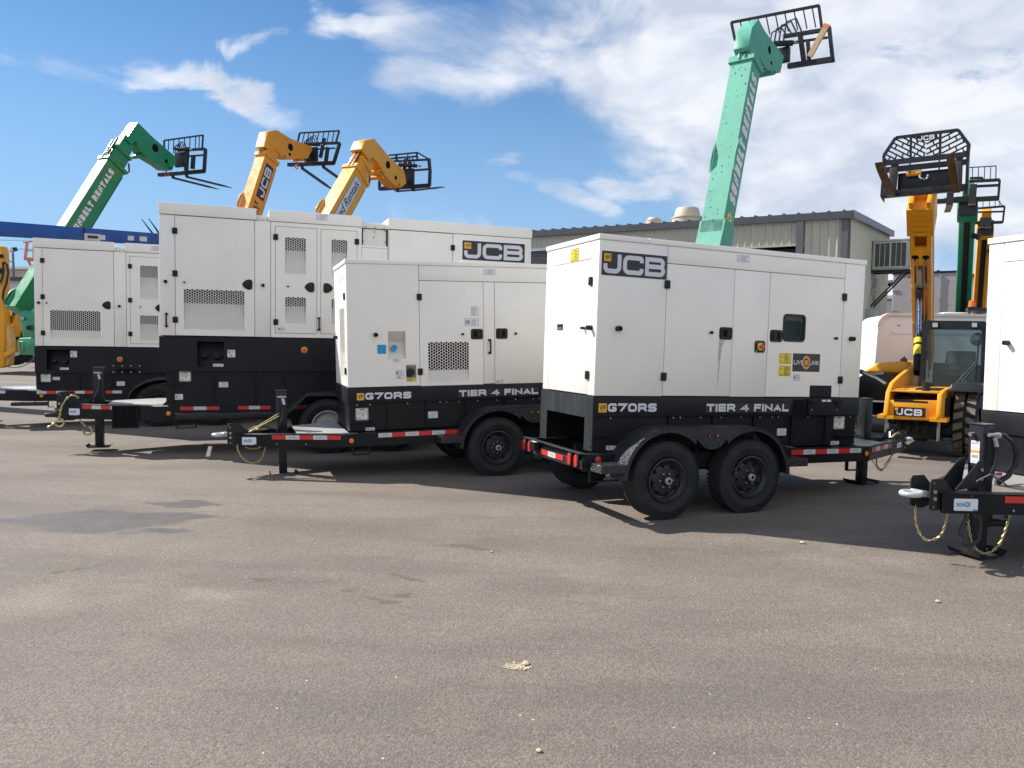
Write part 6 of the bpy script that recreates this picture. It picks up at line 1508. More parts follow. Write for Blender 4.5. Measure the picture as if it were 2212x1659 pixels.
# enclosed cargo trailer
CW = mat('white_trailer_skin', (.80, .80, .80), .4, var=.02); ez = 16.6; e0 = at(1897, 720, ez); e0.z = 0
g = thing('cargo_trailer', 'white enclosed cargo trailer with a rounded riveted front, behind the yellow loader', 'trailer', Matrix.Translation(e0)); bpy.context.view_layer.update()
ex, ey = V((.97, -.05, 0)).normalized(), V((.25, .97, 0)).normalized(); Hh = 2.38; mm = M()
prof = [(0, .45), (0, Hh - .25)] + [(.25 - .25 * math.cos(R(a)), Hh - .25 + .25 * math.sin(R(a))) for a in (15, 30, 45, 60, 75, 90)] + [(2.9 - .25 + .25 * math.sin(R(a)), Hh - .25 + .25 * math.cos(R(a))) for a in (0, 30, 60, 90)] + [(2.9, .45)]
prof = [(x + (.10 * (1 - z / Hh) * -1 if x < .01 else 0), z) for x, z in prof]
mm.prism([ex * x + Z * z for x, z in prof], ey * 4.5, CW); mm.build('body', g, bevel=.01)
FP = Pl(zero, ex, Z, -ey); mm = M()
pts = [(x, z) for x, z in prof[1:9]]
for i in range(len(pts) - 1): mm.beam(FP.pt(pts[i][0] + .0, pts[i][1], .01), FP.pt(pts[i + 1][0], pts[i + 1][1], .01), .10, .06, mat('cream_corner_cap', (.70, .68, .62), .4))
mm.rect(FP, .28, Hh - .42, 2.85, Hh - .37, 0, .02, ALU); mm.build('corner_cap', g)
mm = M(); mm.rect(FP, -.08, .5, .16, 1.25, .005, .02, DECK); mm.build('stone_guard', g)
mm = M()
for xx in (.25, .75, 1.2, 1.7, 2.2):
    for k in range(13): mm.cyl(FP.pt(xx, .6 + k * .11, 0), FP.pt(xx, .6 + k * .11, .006), .008, GREYINK, 6)
mm.cyl(FP.pt(.40, Hh - .24, 0), FP.pt(.46, Hh - .24, 0.0), .016, AMBER, 8); mm.build('rivet_rows', g)
mm = M(); mm.prism([ex * 1.6 + ey * .8 + Z * Hh, ex * 2.2 + ey * .8 + Z * Hh, ex * 2.2 + ey * 1.5 + Z * Hh, ex * 1.6 + ey * 1.5 + Z * Hh], Z * .1, CW); mm.build('roof_hatch', g, bevel=.03)
for xx in (.05, 2.85):
    mm = M(); c = ex * xx + ey * 2.6 + Z * .36; tyre_mesh(mm, c - ex * .05 if xx < 1 else c, -ex if xx < 1 else ex, .36, .2, .2); mm.build('wheel', g)

# semi trailer seen from its rear doors
sz = 31.0; s0 = at(1925, 700, sz); s0.z = 0; ch, cr = dirs(33.5); GD = mat('grey_trailer_door', (.36, .35, .36), .5, var=.05)
g = thing('box_trailer', 'tall grey box trailer with twin hinged rear doors, far behind the yellow loader boom', 'trailer', Matrix.Translation(s0)); Wd, Ht = 2.42, 4.72
mm = M(); mm.prism([Z * 1.2, cr * Wd + Z * 1.2, cr * Wd + ch * 12 + Z * 1.2, ch * 12 + Z * 1.2], Z * (Ht - 1.2), ALU); mm.build('body', g)
DP = Pl(zero, cr, Z, -ch)
for k in range(2):
    mm = M(); mm.rect(DP, .04 + k * (Wd / 2 - .02), 1.25, Wd / 2 - .01 + k * (Wd / 2 - .03), Ht - .08, .0, .05, GD); d = mm.build('door', g)
    mm = M(); hx = .10 if k == 0 else Wd - .10
    for z in (1.6, 2.3, 3.15, 4.0): mm.rect(DP, hx - .09, z - .04, hx + .13 if k == 0 else hx + .09, z + .04, .05, .08, STEEL)
    mm.build('hinge', d)
    mm = M(); lx = .75 if k == 0 else Wd - .72
    mm.cyl(DP.pt(lx, 1.3, .08), DP.pt(lx, Ht - .1, .08), .025, STEEL, 8)
    for z in (1.5, 2.6, 3.6, 4.5): mm.rect(DP, lx - .06, z, lx + .06, z + .08, .05, .1, STEEL)
    mm.build('lock_rod', d)
mm = M(); mm.rect(DP, -.03, Ht - .06, Wd + .03, Ht + .02, -.1, .08, SATIN)
for a in (.1, .8, 1.2, 1.6, 2.3): mm.rect(DP, a - .05, Ht + .02, a + .05, Ht + .06, -.02, .06, SATIN)
mm.build('header', g)
for dd in (1.5, 2.8, 10.5):
    mm = M(); tyre_mesh(mm, cr * Wd + ch * dd + Z * .5, cr, .5, .28, .28); mm.build('wheel', g); mm = M(); tyre_mesh(mm, ch * dd + Z * .5, -cr, .5, .28, .28); mm.build('wheel', g)

# traffic cone on a stack of crates by the cabinet
cp = at(1889, 765, 20.6); c2 = V((cp.x, cp.y, 0)); mm = M()
mm.box((-.45, -.4, 0), (.35, .4, cp.z * .48), SATIN); o = mm.build('crate', bevel=.02); o.location = c2; tag(o, 'dark crate on the ground by the building wall, under the cone', 'crate')
mm = M(); mm.box((-.42, -.38, cp.z * .48 + .002), (.33, .38, cp.z - .03), mat('grey_crate', (.12, .12, .12), .7)); o = mm.build('crate', bevel=.02); o.location = c2; tag(o, 'grey crate stacked by the building wall, carrying the orange cone', 'crate')
g = thing('traffic_cone', 'orange traffic cone with white bands standing by the building wall', 'traffic cone', Matrix.Translation(V((cp.x, cp.y, cp.z - .03)))); OC = mat('cone_orange', (.80, .13, .03), .5)
mm = M(); mm.box((-.12, -.12, 0), (.12, .12, .025), OC); mm.build('base', g); mm = M(); mm.cyl((0, 0, .025), (0, 0, .46), .09, OC, 18, .02); o = mm.build('cone', g); mm = M(); mm.cyl((0, 0, .20), (0, 0, .27), .064, STICK, 18, .053); mm.cyl((0, 0, .32), (0, 0, .36), .046, STICK, 18, .039); mm.build('band', o)

# ================================================================ yellow loader facing the camera
z5 = 11.46; tyr = V(((2094 - 1106) / 1640 * z5, z5, 0)); F5 = V((-.588, -.809, 0)).normalized(); R5 = V((-F5.y, F5.x, 0))
O5 = tyr - R5 * .64
g5 = thing('telehandler', 'yellow telehandler facing us with glazed black cab, its boom raised with rusty forks', 'telehandler', Matrix.Translation(O5), 'telehandlers with raised booms'); bpy.context.view_layer.update()


class L5(M):
    def build(s, name, parent=None, **k): s.v = [tuple(V(q) - O5) for q in s.v]; return M.build(s, name, parent, **k)


def Q(px, py, x): return hit(px, py, O5 + F5 * x, F5)


def poly5(name, pts, x, d, m, parent, bevel=.008):
    mm = L5(); mm.prism([Q(a, b_, x) for a, b_ in pts], F5 * -d, m); return mm.build(name, parent, bevel=bevel)


def P5(x, y, z): return O5 + F5 * x + R5 * y + Z * z


YB = YEL
pl_ = poly5('nose_plate', [(1914, 864), (1914, 893), (1928, 905.5), (2015, 909), (2029, 897), (2030, 866)], .85, .5, YB, g5)
mm = L5(); q = Pl(Q(1921, 897, .8505), R5, Z, F5); x1 = (Q(1999, 897, .8505) - q.o).dot(R5); hh = (Q(1930, 878, .8505) - q.o).z
mm.rect(q, .06, 0, x1, hh, .001, .006, LOGOK); text(mm, q, 'JCB', .09, hh * .12, hh * .72, 1.0, .24, LOGOW, .009, fit=x1 - .13); mm.rect(q, .075, hh * .6, .075 + hh * .3, hh * .9, .006, .011, LOGOY); mm.build('logo_panel', pl_)
mm = L5(); mm.prism([Q(1931, 862.5, .852), Q(2004, 867, .852), Q(2004, 871, .852), Q(1931, 867.5, .852)], F5 * -.1, SATIN); mm.build('vent_strip', pl_)
# side cheeks sweep back and up to the boom pivot
ck = [(.95, .58), (.95, .66), (.80, .98), (.55, 1.10), (-.1, 1.20), (-2.2, 1.44), (-2.6, 1.44), (-2.6, .58)]
for y in (-.36, .33):
    k = 1.0 if y < 0 else .0
    prof = ck if y < 0 else [(.95, .60), (.95, .7), (.86, .98), (.5, 1.02), (-1.8, 1.05), (-1.8, .62)]
    mm = L5(); mm.prism([P5(x, y, z) for x, z in prof], R5 * .06, YB); mm.build('side_cheek', g5, bevel=.01)
    mm = L5(); mm.prism([P5(.95, y - .08, .58), P5(.95, y + .14, .58), P5(.6, y + .14, .58), P5(.6, y - .08, .58)], Z * .05, YB); mm.cyl(P5(.85, y + .03, .30), P5(.85, y + .03, .6), .02, STEEL, 8); mm.prism([P5(.95, y - .1, .27), P5(.95, y + .2, .27), P5(.7, y + .2, .27), P5(.7, y - .1, .27)], Z * .03, SATIN); mm.build('stabiliser_mount', g5)
mm = L5(); mm.prism([P5(.8, -.30, .98), P5(.8, .33, .98), P5(-.8, .33, 1.0), P5(-.8, -.30, 1.0)], Z * .02, YELD); mm.build('platform', g5)
poly5('lamp_guard', [(1970, 860), (1974, 845), (1978, 838), (2034, 840), (2030, 860)], .45, .35, SATIN, g5)
mm = L5(); mm.cyl(P5(.62, .15, 1.0), P5(.62, .15, 1.13), .055, SATIN, 14); mm.cyl(P5(.5, -.25, 1.0), P5(.5, -.25, 1.02), .13, YELD, 18); mm.build('filler_cap', g5)
mm = L5(); mm.cyl(P5(.25, -.8, .42), P5(.25, .8, .42), .13, SATIN, 16); mm.cyl(P5(.3, -.35, .42), P5(.3, .35, .42), .2, SATIN, 16); mm.prism([P5(.5, -.4, .5), P5(.5, .45, .5), P5(-3, .45, .5), P5(-3, -.4, .5)], Z * .4, BLACK)
for k in range(6): mm.tube([P5(.55, -.35 + .13 * k, .55), P5(.62, -.33 + .13 * k, .42), P5(.4, -.3 + .13 * k, .35)], .022, HOSE, 6)
mm.build('front_axle', g5)
# block-tread tyres
for y in (.64, -1.2):
    mm = L5(); c = P5(0, y, .51); ax = R5; Rw, ww = .51, .31
    mm.lathe([(.26, -ww / 2), (.36, -ww / 2 - .01), (Rw - .07, -ww / 2), (Rw - .045, -ww / 2 + .03), (Rw - .045, ww / 2 - .03), (Rw - .07, ww / 2), (.36, ww / 2 + .01), (.26, ww / 2)], c, ax, RUBBER, 40)
    n = 20
    for k in range(n):
        for s in (-1, 1):
            a = (k + (.5 if s > 0 else 0)) / n * 2 * math.pi; e = Z * math.cos(a) + F5 * math.sin(a); f = F5 * math.cos(a) - Z * math.sin(a)
            p0 = c + e * (Rw - .05) + ax * (s * .02); p1 = c + e * (Rw - .05) + ax * (s * (ww / 2 - .02)) + f * .03
            mm.prism([p0 - f * .05, p0 + f * .03, p1 + f * .05, p1 - f * .05], e * .055, mat('dusty_tyre_rubber', (.14, .12, .095), .85, var=.3, scale=12))
    w = mm.build('wheel', g5); mm = L5(); mm.lathe([(.265, ww * .4), (.22, ww * .2), (.1, ww * .2), (.1, ww * .4), (0, ww * .4)], c, ax * (1 if y > 0 else -1), YEL, 24); mm.build('rim', w)
    mm = L5(); s_ = 1
    mm.prism([P5(.42, y - .22, 1.00), P5(.42, y + .22, 1.00), P5(.40, y + .22, 1.30), P5(-.45, y + .22, 1.34), P5(-.45, y - .22, 1.34), P5(.40, y - .22, 1.30)][:2] + [P5(.36, y + .20, 1.12), P5(.36, y - .20, 1.12)], F5 * -.9, SATIN); mm.build('mudguard', g5, bevel=.02)
# cab
cx = -.55
def rim5(name, outer, inner, x, d, m, parent):
    mm = L5(); n = len(outer)
    for i in range(n):
        j = (i + 1) % n; A, B, C_, D_ = Q(*outer[i], x), Q(*outer[j], x), Q(*inner[j], x), Q(*inner[i], x)
        mm.poly([A, B, C_, D_], m); mm.poly([p - F5 * d for p in (A, B, C_, D_)], m); mm.poly([A, B, B - F5 * d, A - F5 * d], m); mm.poly([D_, C_, C_ - F5 * d, D_ - F5 * d], m)
    return mm.build(name, parent)
cab = rim5('cab', [(1985, 838), (1993, 704), (1997, 697), (2126, 699), (2131, 706), (2126, 850), (2046, 847)], [(1996, 832), (2003, 716), (2006, 711), (2118, 713), (2121, 718), (2117, 842), (2050, 840)], cx, .09, SATIN, g5)
poly5('windscreen', [(1996, 832), (2003, 716), (2006, 711), (2118, 713), (2121, 718), (2117, 842), (2050, 840)], cx - .03, .006, GLASS, cab, 0)
mm = L5()
for a in ((1991, 838), (1996, 700), (2127, 702), (2124, 848)): mm.beam(Q(*a, cx - .05), Q(*a, cx - .05) - F5 * 1.5 , .07, .07, SATIN)
a = Q(1996, 700, cx - .05); b_ = Q(2127, 702, cx - .05); mm.prism([a, b_, b_ - F5 * 1.5, a - F5 * 1.5], Z * .06, SATIN)
a = Q(1991, 838, cx - 1.5); b_ = Q(2124, 848, cx - 1.5); mm.beam(a, a + Z * 1.15, .1, .07, SATIN); mm.beam(b_, b_ + Z * 1.15, .1, .07, SATIN)
a = Q(1988, 838, cx - .06); b_ = Q(2122, 848, cx - .06); mm.prism([a, b_, b_ - F5 * 1.45, a - F5 * 1.45], Z * -.35, SATIN)
mm.prism([a - Z * .02 - F5 * 1.40, b_ - F5 * 1.40 - Z * .02, b_ - F5 * 1.45 - Z * .02, a - F5 * 1.45 - Z * .02], Z * .42, SATIN)
mm.build('cab_frame', cab)
mm = L5(); c = Q(2065, 838, cx - .85); mm.prism([c - R5 * .25, c + R5 * .25, c + R5 * .25 - F5 * .45, c - R5 * .25 - F5 * .45], Z * .12, PLASTIC)
mm.prism([c - R5 * .25 - F5 * .42 + Z * .1, c + R5 * .25 - F5 * .42 + Z * .1, c + R5 * .22 - F5 * .50 + Z * .62, c - R5 * .22 - F5 * .50 + Z * .62], F5 * -.09, mat('seat_plastic_wrap', (.10, .10, .11), .12)); mm.build('seat', cab, bevel=.03)
mm = L5(); c = Q(2068, 800, cx - .4); uu = (Z * .8 + F5 * .6).normalized(); vv = R5; mm.tube([c + (vv * math.cos(a) + uu.cross(vv) * math.sin(a)) * .19 for a in [i * math.pi / 10 for i in range(20)]], .014, PLASTIC, 8, closed=True); mm.beam(c - vv * .18, c + vv * .18, .03, .02, PLASTIC); mm.cyl(c, c - Z * .35 + F5 * .1, .03, PLASTIC, 8); mm.build('steering_wheel', cab)
for px in (2020, 2105):
    mm = L5(); mm.prism([Q(px - 7, 696, cx + .06), Q(px + 7, 696, cx + .06), Q(px + 7, 708, cx + .06), Q(px - 7, 708, cx + .06)], F5 * -.07, SATIN); l = mm.build('work_lamp', cab, bevel=.006); mm = L5(); mm.prism([Q(px - 5.5, 697.5, cx + .062), Q(px + 5.5, 697.5, cx + .062), Q(px + 5.5, 706.5, cx + .062), Q(px - 5.5, 706.5, cx + .062)], F5 * -.002, SILVER); mm.build('lens', l)
mm = L5(); mm.tube([Q(2114, 735, cx + .04), Q(2110, 790, cx + .06), Q(2106, 830, cx + .05)], .010, SATIN, 6)
for a in (((2108, 782), (2047, 848)), ((2112, 785), (2056, 850))): mm.tube([Q(*a[0], cx + .03), Q(*a[1], cx + .03)], .008, SATIN, 6)
mm.build('wiper', cab)
mm = L5(); c = Q(2111, 733, cx - .2); mm.lathe([(.0, .02), (.10, .0), (.105, -.02)], c, F5, CHROME, 20); mm.build('mirror', cab)
mm = L5(); mm.prism([Q(2078, 832, cx - .02), Q(2092, 833, cx - .02), Q(2085, 822, cx - .02)], F5 * .002, mat('teal_triangle', (.05, .45, .48), .5)); mm.build('warning_triangle', cab)
mm = L5(); mm.prism([Q(2101, 828, cx - .25), Q(2116, 828, cx - .25), Q(2114, 842, cx - .25), Q(2103, 842, cx - .25)], F5 * -.1, STICK); mm.build('paper_cup', cab)
# engine pod on the far side
mm = L5(); mm.prism([Q(x, y, -1.2) for x, y in ((1862, 806), (1876, 793), (1895, 784), (1950, 780), (1962, 784), (1962, 806), (1930, 808))], F5 * -2.2, YEL); mm.build('engine_hood', g5, bevel=.05, seg=3)
mm = L5(); mm.prism([Q(x, y, -.9) for x, y in ((1855, 815), (1868, 807), (1922, 804), (1932, 812), (1922, 838), (1912, 866), (1852, 862))], F5 * -2.4, SATIN); mm.prism([Q(x, y, -.88) for x, y in ((1875, 805), (1915, 801), (1908, 811), (1868, 812))], F5 * -.02, GREYINK); mm.build('engine_grille', g5, bevel=.03, seg=2)
mm = L5(); mm.tube([Q(1954, 788, -1.3), Q(1953, 778, -1.3), Q(1949, 774, -1.3)], .05, mat('rusty_pipe', (.12, .08, .07), .6), 10); mm.build('exhaust_pipe', g5)
mm = L5(); mm.tube([Q(1858, 802, -.4), Q(1895, 818, -.3), Q(1915, 830, -.2)], .04, HOSE, 8); mm.build('hose', g5)
# boom
zt5, zb5 = 12.75, 14.7; bt, bb = at(1987, 438, zt5), at(1990, 640, zb5 - .3); t5 = (bt - bb).normalized(); bb = bb - t5 * 2.3; w5 = .335
bn = R5.cross(t5); bn = bn if bn.dot(F5) > 0 else -bn    # towards the camera: the underside of the raised boom
RR = t5.cross(bn); RR = RR if RR.dot(R5) > 0 else -RR
mm = L5(); Lb = (bt - bb).length
for s in (-1, 1): mm.prism([bb + RR * (s * w5 / 2), bb + RR * (s * (w5 / 2 - .07)), bb + RR * (s * (w5 / 2 - .06)) - bn * .45, bb + RR * (s * w5 / 2) - bn * .45], bt - bb, YEL)
mm.prism([bb + RR * w5 / 2 - bn * .24, bb - RR * w5 / 2 - bn * .24, bb - RR * w5 / 2 - bn * .45, bb + RR * w5 / 2 - bn * .45], bt - bb, YELD)
mm.prism([bt - t5 * .75 + RR * (w5 / 2 + .04) + bn * .03, bt - t5 * .75 - RR * (w5 / 2 + .04) + bn * .03, bt - t5 * .75 - RR * (w5 / 2 + .04) - bn * .5, bt - t5 * .75 + RR * (w5 / 2 + .04) - bn * .5], t5 * .62, YEL)
for f in (.0, .12, .24, .36, .48): mm.prism([bt - t5 * (.7 - f) + RR * (w5 / 2 - .02) + bn * .03, bt - t5 * (.7 - f) - RR * (w5 / 2 - .02) + bn * .03, bt - t5 * (.7 - f) - RR * (w5 / 2 - .02) + bn * .055, bt - t5 * (.7 - f) + RR * (w5 / 2 - .02) + bn * .055], t5 * .05, YEL)
for d, hh in ((1.05, .45), (2.05, .25), (3.1, .25)): mm.prism([bt - t5 * (d + hh) + RR * w5 / 2 + bn * .02, bt - t5 * (d + hh) - RR * w5 / 2 + bn * .02, bt - t5 * (d + hh) - RR * w5 / 2 - bn * .05, bt - t5 * (d + hh) + RR * w5 / 2 - bn * .05], t5 * hh, YEL)
bo = mm.build('boom', g5, bevel=.008)
mm = L5()
for s in (-1, 1):
    c = bt - t5 * 1.28 + RR * (s * .085) + bn * .021; mm.cyl(c, c + bn * .004, .06, DARK, 18)
    for k in (-.03, .03):
        mm.tube([c + bn * .02 + RR * k, c - t5 * .3 + bn * .03 + RR * k, c - t5 * 3.6 + bn * .0 + RR * k], .012, STEEL, 6)
mm.rect(Pl(bt - t5 * 1.8, RR, t5, bn), -.04, -.25, .02, .2, -.03, .05, mat('grey_valve', (.35, .36, .34), .5)); mm.rect(Pl(bt - t5 * 1.8, RR, t5, bn), -.13, -.22, .13, -.17, -.03, .04, mat('grey_valve', (.35, .36, .34), .5)); mm.build('hydraulic_pipes', bo)
mm = L5(); c = bt - t5 * 2.15 + bn * .10 - RR * .02; foot = Q(1982, 806, -1.3); mm.cyl(c + t5 * .1, c - t5 * .2, .065, SATIN, 12); mm.cyl(c - t5 * .1, c.lerp(foot, .56), .042, CHROME, 16); mm.build('lift_cylinder_rod', g5)
mm = L5(); mm.cyl(c.lerp(foot, .56), foot, .07, SATIN, 16); mm.cyl(c.lerp(foot, .60), c.lerp(foot, .66), .073, YELS, 16); mm.cyl(c.lerp(foot, .69), c.lerp(foot, .80), .073, YELS, 16); mm.build('lift_cylinder', g5)
# carriage
cp5 = at(1990, 400, 12.0); H5 = lambda p, d=0: hit(p[0], p[1], cp5 + F5 * d, F5)
mm = L5()
mm.prism([H5(p) for p in ((1912, 361), (2088, 343), (2088, 354), (1912, 372))], F5 * -.08, SATIN)
mm.prism([H5(p) for p in ((1906, 412), (2092, 396), (2091, 410), (1908, 427))], F5 * -.10, SATIN)
mm.prism([H5(p, .01) for p in ((1925, 354), (1941, 352), (1935, 415), (1920, 418))], F5 * -.05, SATIN); mm.prism([H5(p, .01) for p in ((2065, 338), (2080, 337), (2077, 412), (2062, 414))], F5 * -.05, SATIN)
mm.prism([H5(p, -.1) for p in ((1940, 375), (2068, 362), (2068, 405), (1938, 416))], F5 * -.06, SATIN)
mm.prism([H5(p) for p in ((2088, 313), (2094, 313), (2090, 418), (2084, 420))], F5 * -.16, SATIN); mm.prism([H5(p) for p in ((1907, 353), (1911, 353), (1907, 435), (1901, 424))], F5 * -.16, SATIN)
mm.build('fork_carriage', g5, bevel=.006)
mm = L5(); mm.cyl(H5((1958, 376), -.05), H5((1990, 373), -.05), .045, YEL, 14); mm.tube([H5((1995 + 9 * math.cos(R(a)), 380 + 7 * math.sin(R(a))), .05) for a in range(-20, 220, 20)], .014, CHROME, 6); mm.build('tilt_cylinder', g5)
BR = [(1934.8, 297.7), (2069.7, 280.8), (2093.5, 313), (2091, 333), (1909.6, 352.7), (1909.6, 335.5)]
def clip(p, q):
    t0, t1 = 0.0, 1.0; n = len(BR); cx_ = sum(a for a, _ in BR) / n; cy_ = sum(b for _, b in BR) / n
    for i in range(n):
        a, b_ = BR[i], BR[(i + 1) % n]; nx, ny = b_[1] - a[1], a[0] - b_[0]
        if (cx_ - a[0]) * nx + (cy_ - a[1]) * ny < 0: nx, ny = -nx, -ny
        d0 = (p[0] - a[0]) * nx + (p[1] - a[1]) * ny; d1 = (q[0] - a[0]) * nx + (q[1] - a[1]) * ny
        if d0 < 0 and d1 < 0: return None
        if d0 < 0: t0 = max(t0, d0 / (d0 - d1))
        elif d1 < 0: t1 = min(t1, d0 / (d0 - d1))
    if t0 >= t1: return None
    L = lambda t: (p[0] + (q[0] - p[0]) * t, p[1] + (q[1] - p[1]) * t); return L(t0), L(t1)
mm = L5()
for i in range(6): mm.beam(H5(BR[i]), H5(BR[(i + 1) % 6]), .045 if i != 3 else .08, .04, SATIN, up=F5)
def zone(x0, x1, sg, ph):
    sl = .5 * sg
    for k in range(-3, 14):
        y = 262 + k * 11 + ph; p, q = (x0, y - 0), (x1, y + sl * (x1 - x0))
        if sg < 0: p, q = (x0, y + abs(sl) * (x1 - x0)), (x1, y)
        c = clip(p, q)
        if c: mm.beam(H5(c[0]), H5(c[1]), .022, .02, SATIN, up=F5)
        # short cross webs
        for f in (.25 + .25 * (k % 2), .75 + .2 * (k % 2)):
            a = (p[0] + (q[0] - p[0]) * f, p[1] + (q[1] - p[1]) * f); c = clip(a, (a[0] - sg * 4, a[1] + 11))
            if c and f < 1: mm.beam(H5(c[0]), H5(c[1]), .02, .02, SATIN, up=F5)
zone(1908, 1966, 1, 3); zone(1970, 1999, 1, 0); zone(2001, 2029, -1, 2); zone(2034, 2094, -1, 6)
for x, y0, y1 in ((1968, 293, 347), (2031.5, 286, 340)): mm.beam(H5((x, y0)), H5((x - 1, y1)), .035, .03, SATIN, up=F5); mm.beam(H5((x - 2, y1)), H5((x - 3, y1 + 28)), .02, .02, SATIN, up=F5)
mm.prism([H5(p, .012) for p in ((1978, 292), (2023, 286.5), (2022, 301), (1979, 306.5))], F5 * -.03, SATIN)
lb = mm.build('load_backrest', g5)
mm = L5(); u_ = (H5((2019, 297)) - H5((1984, 301))).normalized(); q = Pl(H5((1983, 305), .02), u_, Z, F5); text(mm, q, 'JCB', 0, 0, .075, 1.1, .24, LOGOW, .012, fit=(H5((2019, 297)) - H5((1983, 301))).length); mm.build('logo_lettering', lb)
mm = L5(); mm.prism([H5(p, .014) for p in ((1971, 292.5), (1990, 290), (1990, 293), (1971, 295.5))], F5 * -.005, YELS); mm.prism([H5(p, .014) for p in ((2002, 288.5), (2030, 285), (2030, 288.5), (2002, 292))], F5 * -.005, YELS); mm.build('yellow_sticker', lb)
for hl_, tp in (((1927, 424), (1897, 351)), ((2066, 414), (2052, 332))):
    a = H5(hl_, .02); tip = hit(tp[0], tp[1], a, R5); tt = (tip - a).normalized(); uu = R5.cross(tt); mm = L5()
    mm.prism([a - R5 * .054 + uu * .025, a + R5 * .054 + uu * .025, a + R5 * .054 - uu * .025, a - R5 * .054 - uu * .025], (tip - a) * .85, FORK)
    e = a + (tip - a) * .85; mm.raw([e - R5 * .054 + uu * .025, e + R5 * .054 + uu * .025, e + R5 * .054 - uu * .025, e - R5 * .054 - uu * .025, tip - R5 * .05 + uu * .006, tip + R5 * .05 + uu * .006, tip + R5 * .05 - uu * .006, tip - R5 * .05 - uu * .006], [(0, 1, 2, 3), (4, 5, 6, 7), (0, 1, 5, 4), (1, 2, 6, 5), (2, 3, 7, 6), (3, 0, 4, 7)], FORK)
    mm.prism([a - R5 * .054, a + R5 * .054, a + R5 * .054 - F5 * .05, a - R5 * .054 - F5 * .05], Z * .45, FORKD); mm.build('fork', g5, bevel=.008)


# ================================================================ two more raised booms behind it
def front_boom(label, col, z, top, bot, w, bars, rest, pads, extra, tail):
    F, _ = dirs(208); Rg = V((-F.y, F.x, 0)); Rg = V((-F.y, F.x, 0)) if V((-F.y, F.x, 0)).x > 0 else V((F.y, -F.x, 0))
    a, b_ = at(*top, z), at(*bot, z + 1.2); t = (a - b_).normalized(); b0 = b_ - t * tail; o0 = V((b0.x, b0.y, 0))
    g = thing('telehandler', label, 'telehandler', Matrix.Translation(o0), 'telehandlers with raised booms'); bpy.context.view_layer.update()
    class LL(M):
        def build(s, name, parent=None, **k): s.v = [tuple(V(q) - o0) for q in s.v]; return M.build(s, name, parent, **k)
    n = Rg.cross(t); n = n if n.dot(F) > 0 else -n
    mm = LL(); mm.prism([b0 + Rg * w / 2, b0 - Rg * w / 2, b0 - Rg * w / 2 - n * .5, b0 + Rg * w / 2 - n * .5], a - b0, col); mm.prism([a - t * .5 + Rg * (w / 2 + .05) + n * .04, a - t * .5 - Rg * (w / 2 + .05) + n * .04, a - t * .5 - Rg * (w / 2 + .05) - n * .5, a - t * .5 + Rg * (w / 2 + .05) - n * .5], t * .4, col); bo = mm.build('boom', g, bevel=.02)
    mm = LL(); mm.prism([b0 + Rg * w * .2 + n * .002, b0 - Rg * w * .2 + n * .002, b0 - Rg * w * .2 + n * .02, b0 + Rg * w * .2 + n * .02], (a - b0) * .9, SATIN)
    for k in (-.06, .0, .06): mm.cyl(b0 + Rg * k + n * .03, b0 + (a - b0) * .88 + Rg * k + n * .03, .015, HOSE, 6)
    mm.cyl(a - t * .9 + Rg * w * .4, a - t * .9 + Rg * (w * .8) + n * .1, .07, SATIN, 10); mm.build('hydraulic_pipes', bo)
    mm = LL(); mm.prism([a - t * .1 + Rg * w * .36, a - t * .1 - Rg * w * .36, a - t * .1 - Rg * w * .36 - n * .35, a - t * .1 + Rg * w * .36 - n * .35], t * .5 + F * .1, col); mm.build('boom_head', g, bevel=.03)
    pc = at(*top, z - .9); H = lambda p, d=0: hit(p[0], p[1], pc + F * d, F)
    mm = LL()
    for pts, bw in bars:
        for i in range(len(pts) - 1): mm.beam(H(pts[i]), H(pts[i + 1]), bw, bw, SATIN, up=F)
    mm.build('fork_carriage', g, bevel=.004, seg=1)
    mm = LL()
    for pts, bw in rest:
        for i in range(len(pts) - 1): mm.beam(H(pts[i]), H(pts[i + 1]), bw, bw, SATIN, up=F)
    mm.build('load_backrest', g)
    for (x0, y0, x1, y1, x2, y2) in pads:
        mm = LL(); p, q = H((x0, y0), .03), H((x1, y1), .03); mm.beam(p, q, .15, .06, FORKD, up=F); tip = hit(x2, y2, q, Rg); mm.beam(q, tip, .15, .05, WOOD if extra == 'pale' else FORKD, up=Z); mm.build('fork', g)
    mm = LL(); c = H(((top[0]), top[1] + 6), -.12); mm.prism([c - Rg * .2 - Z * .22, c + Rg * .2 - Z * .22, c + Rg * .2 + Z * .22, c - Rg * .2 + Z * .22], F * -.15, SATIN); mm.build('tilt_block', g)
    before = set(bpy.data.objects)
    machine_body(g, F, -Rg, b0 - F * .3, col, '')
    for o in set(bpy.data.objects) - before:
        if o.type == 'MESH': o.data.transform(Matrix.Translation(-o0))
    return g, F, Rg, LL


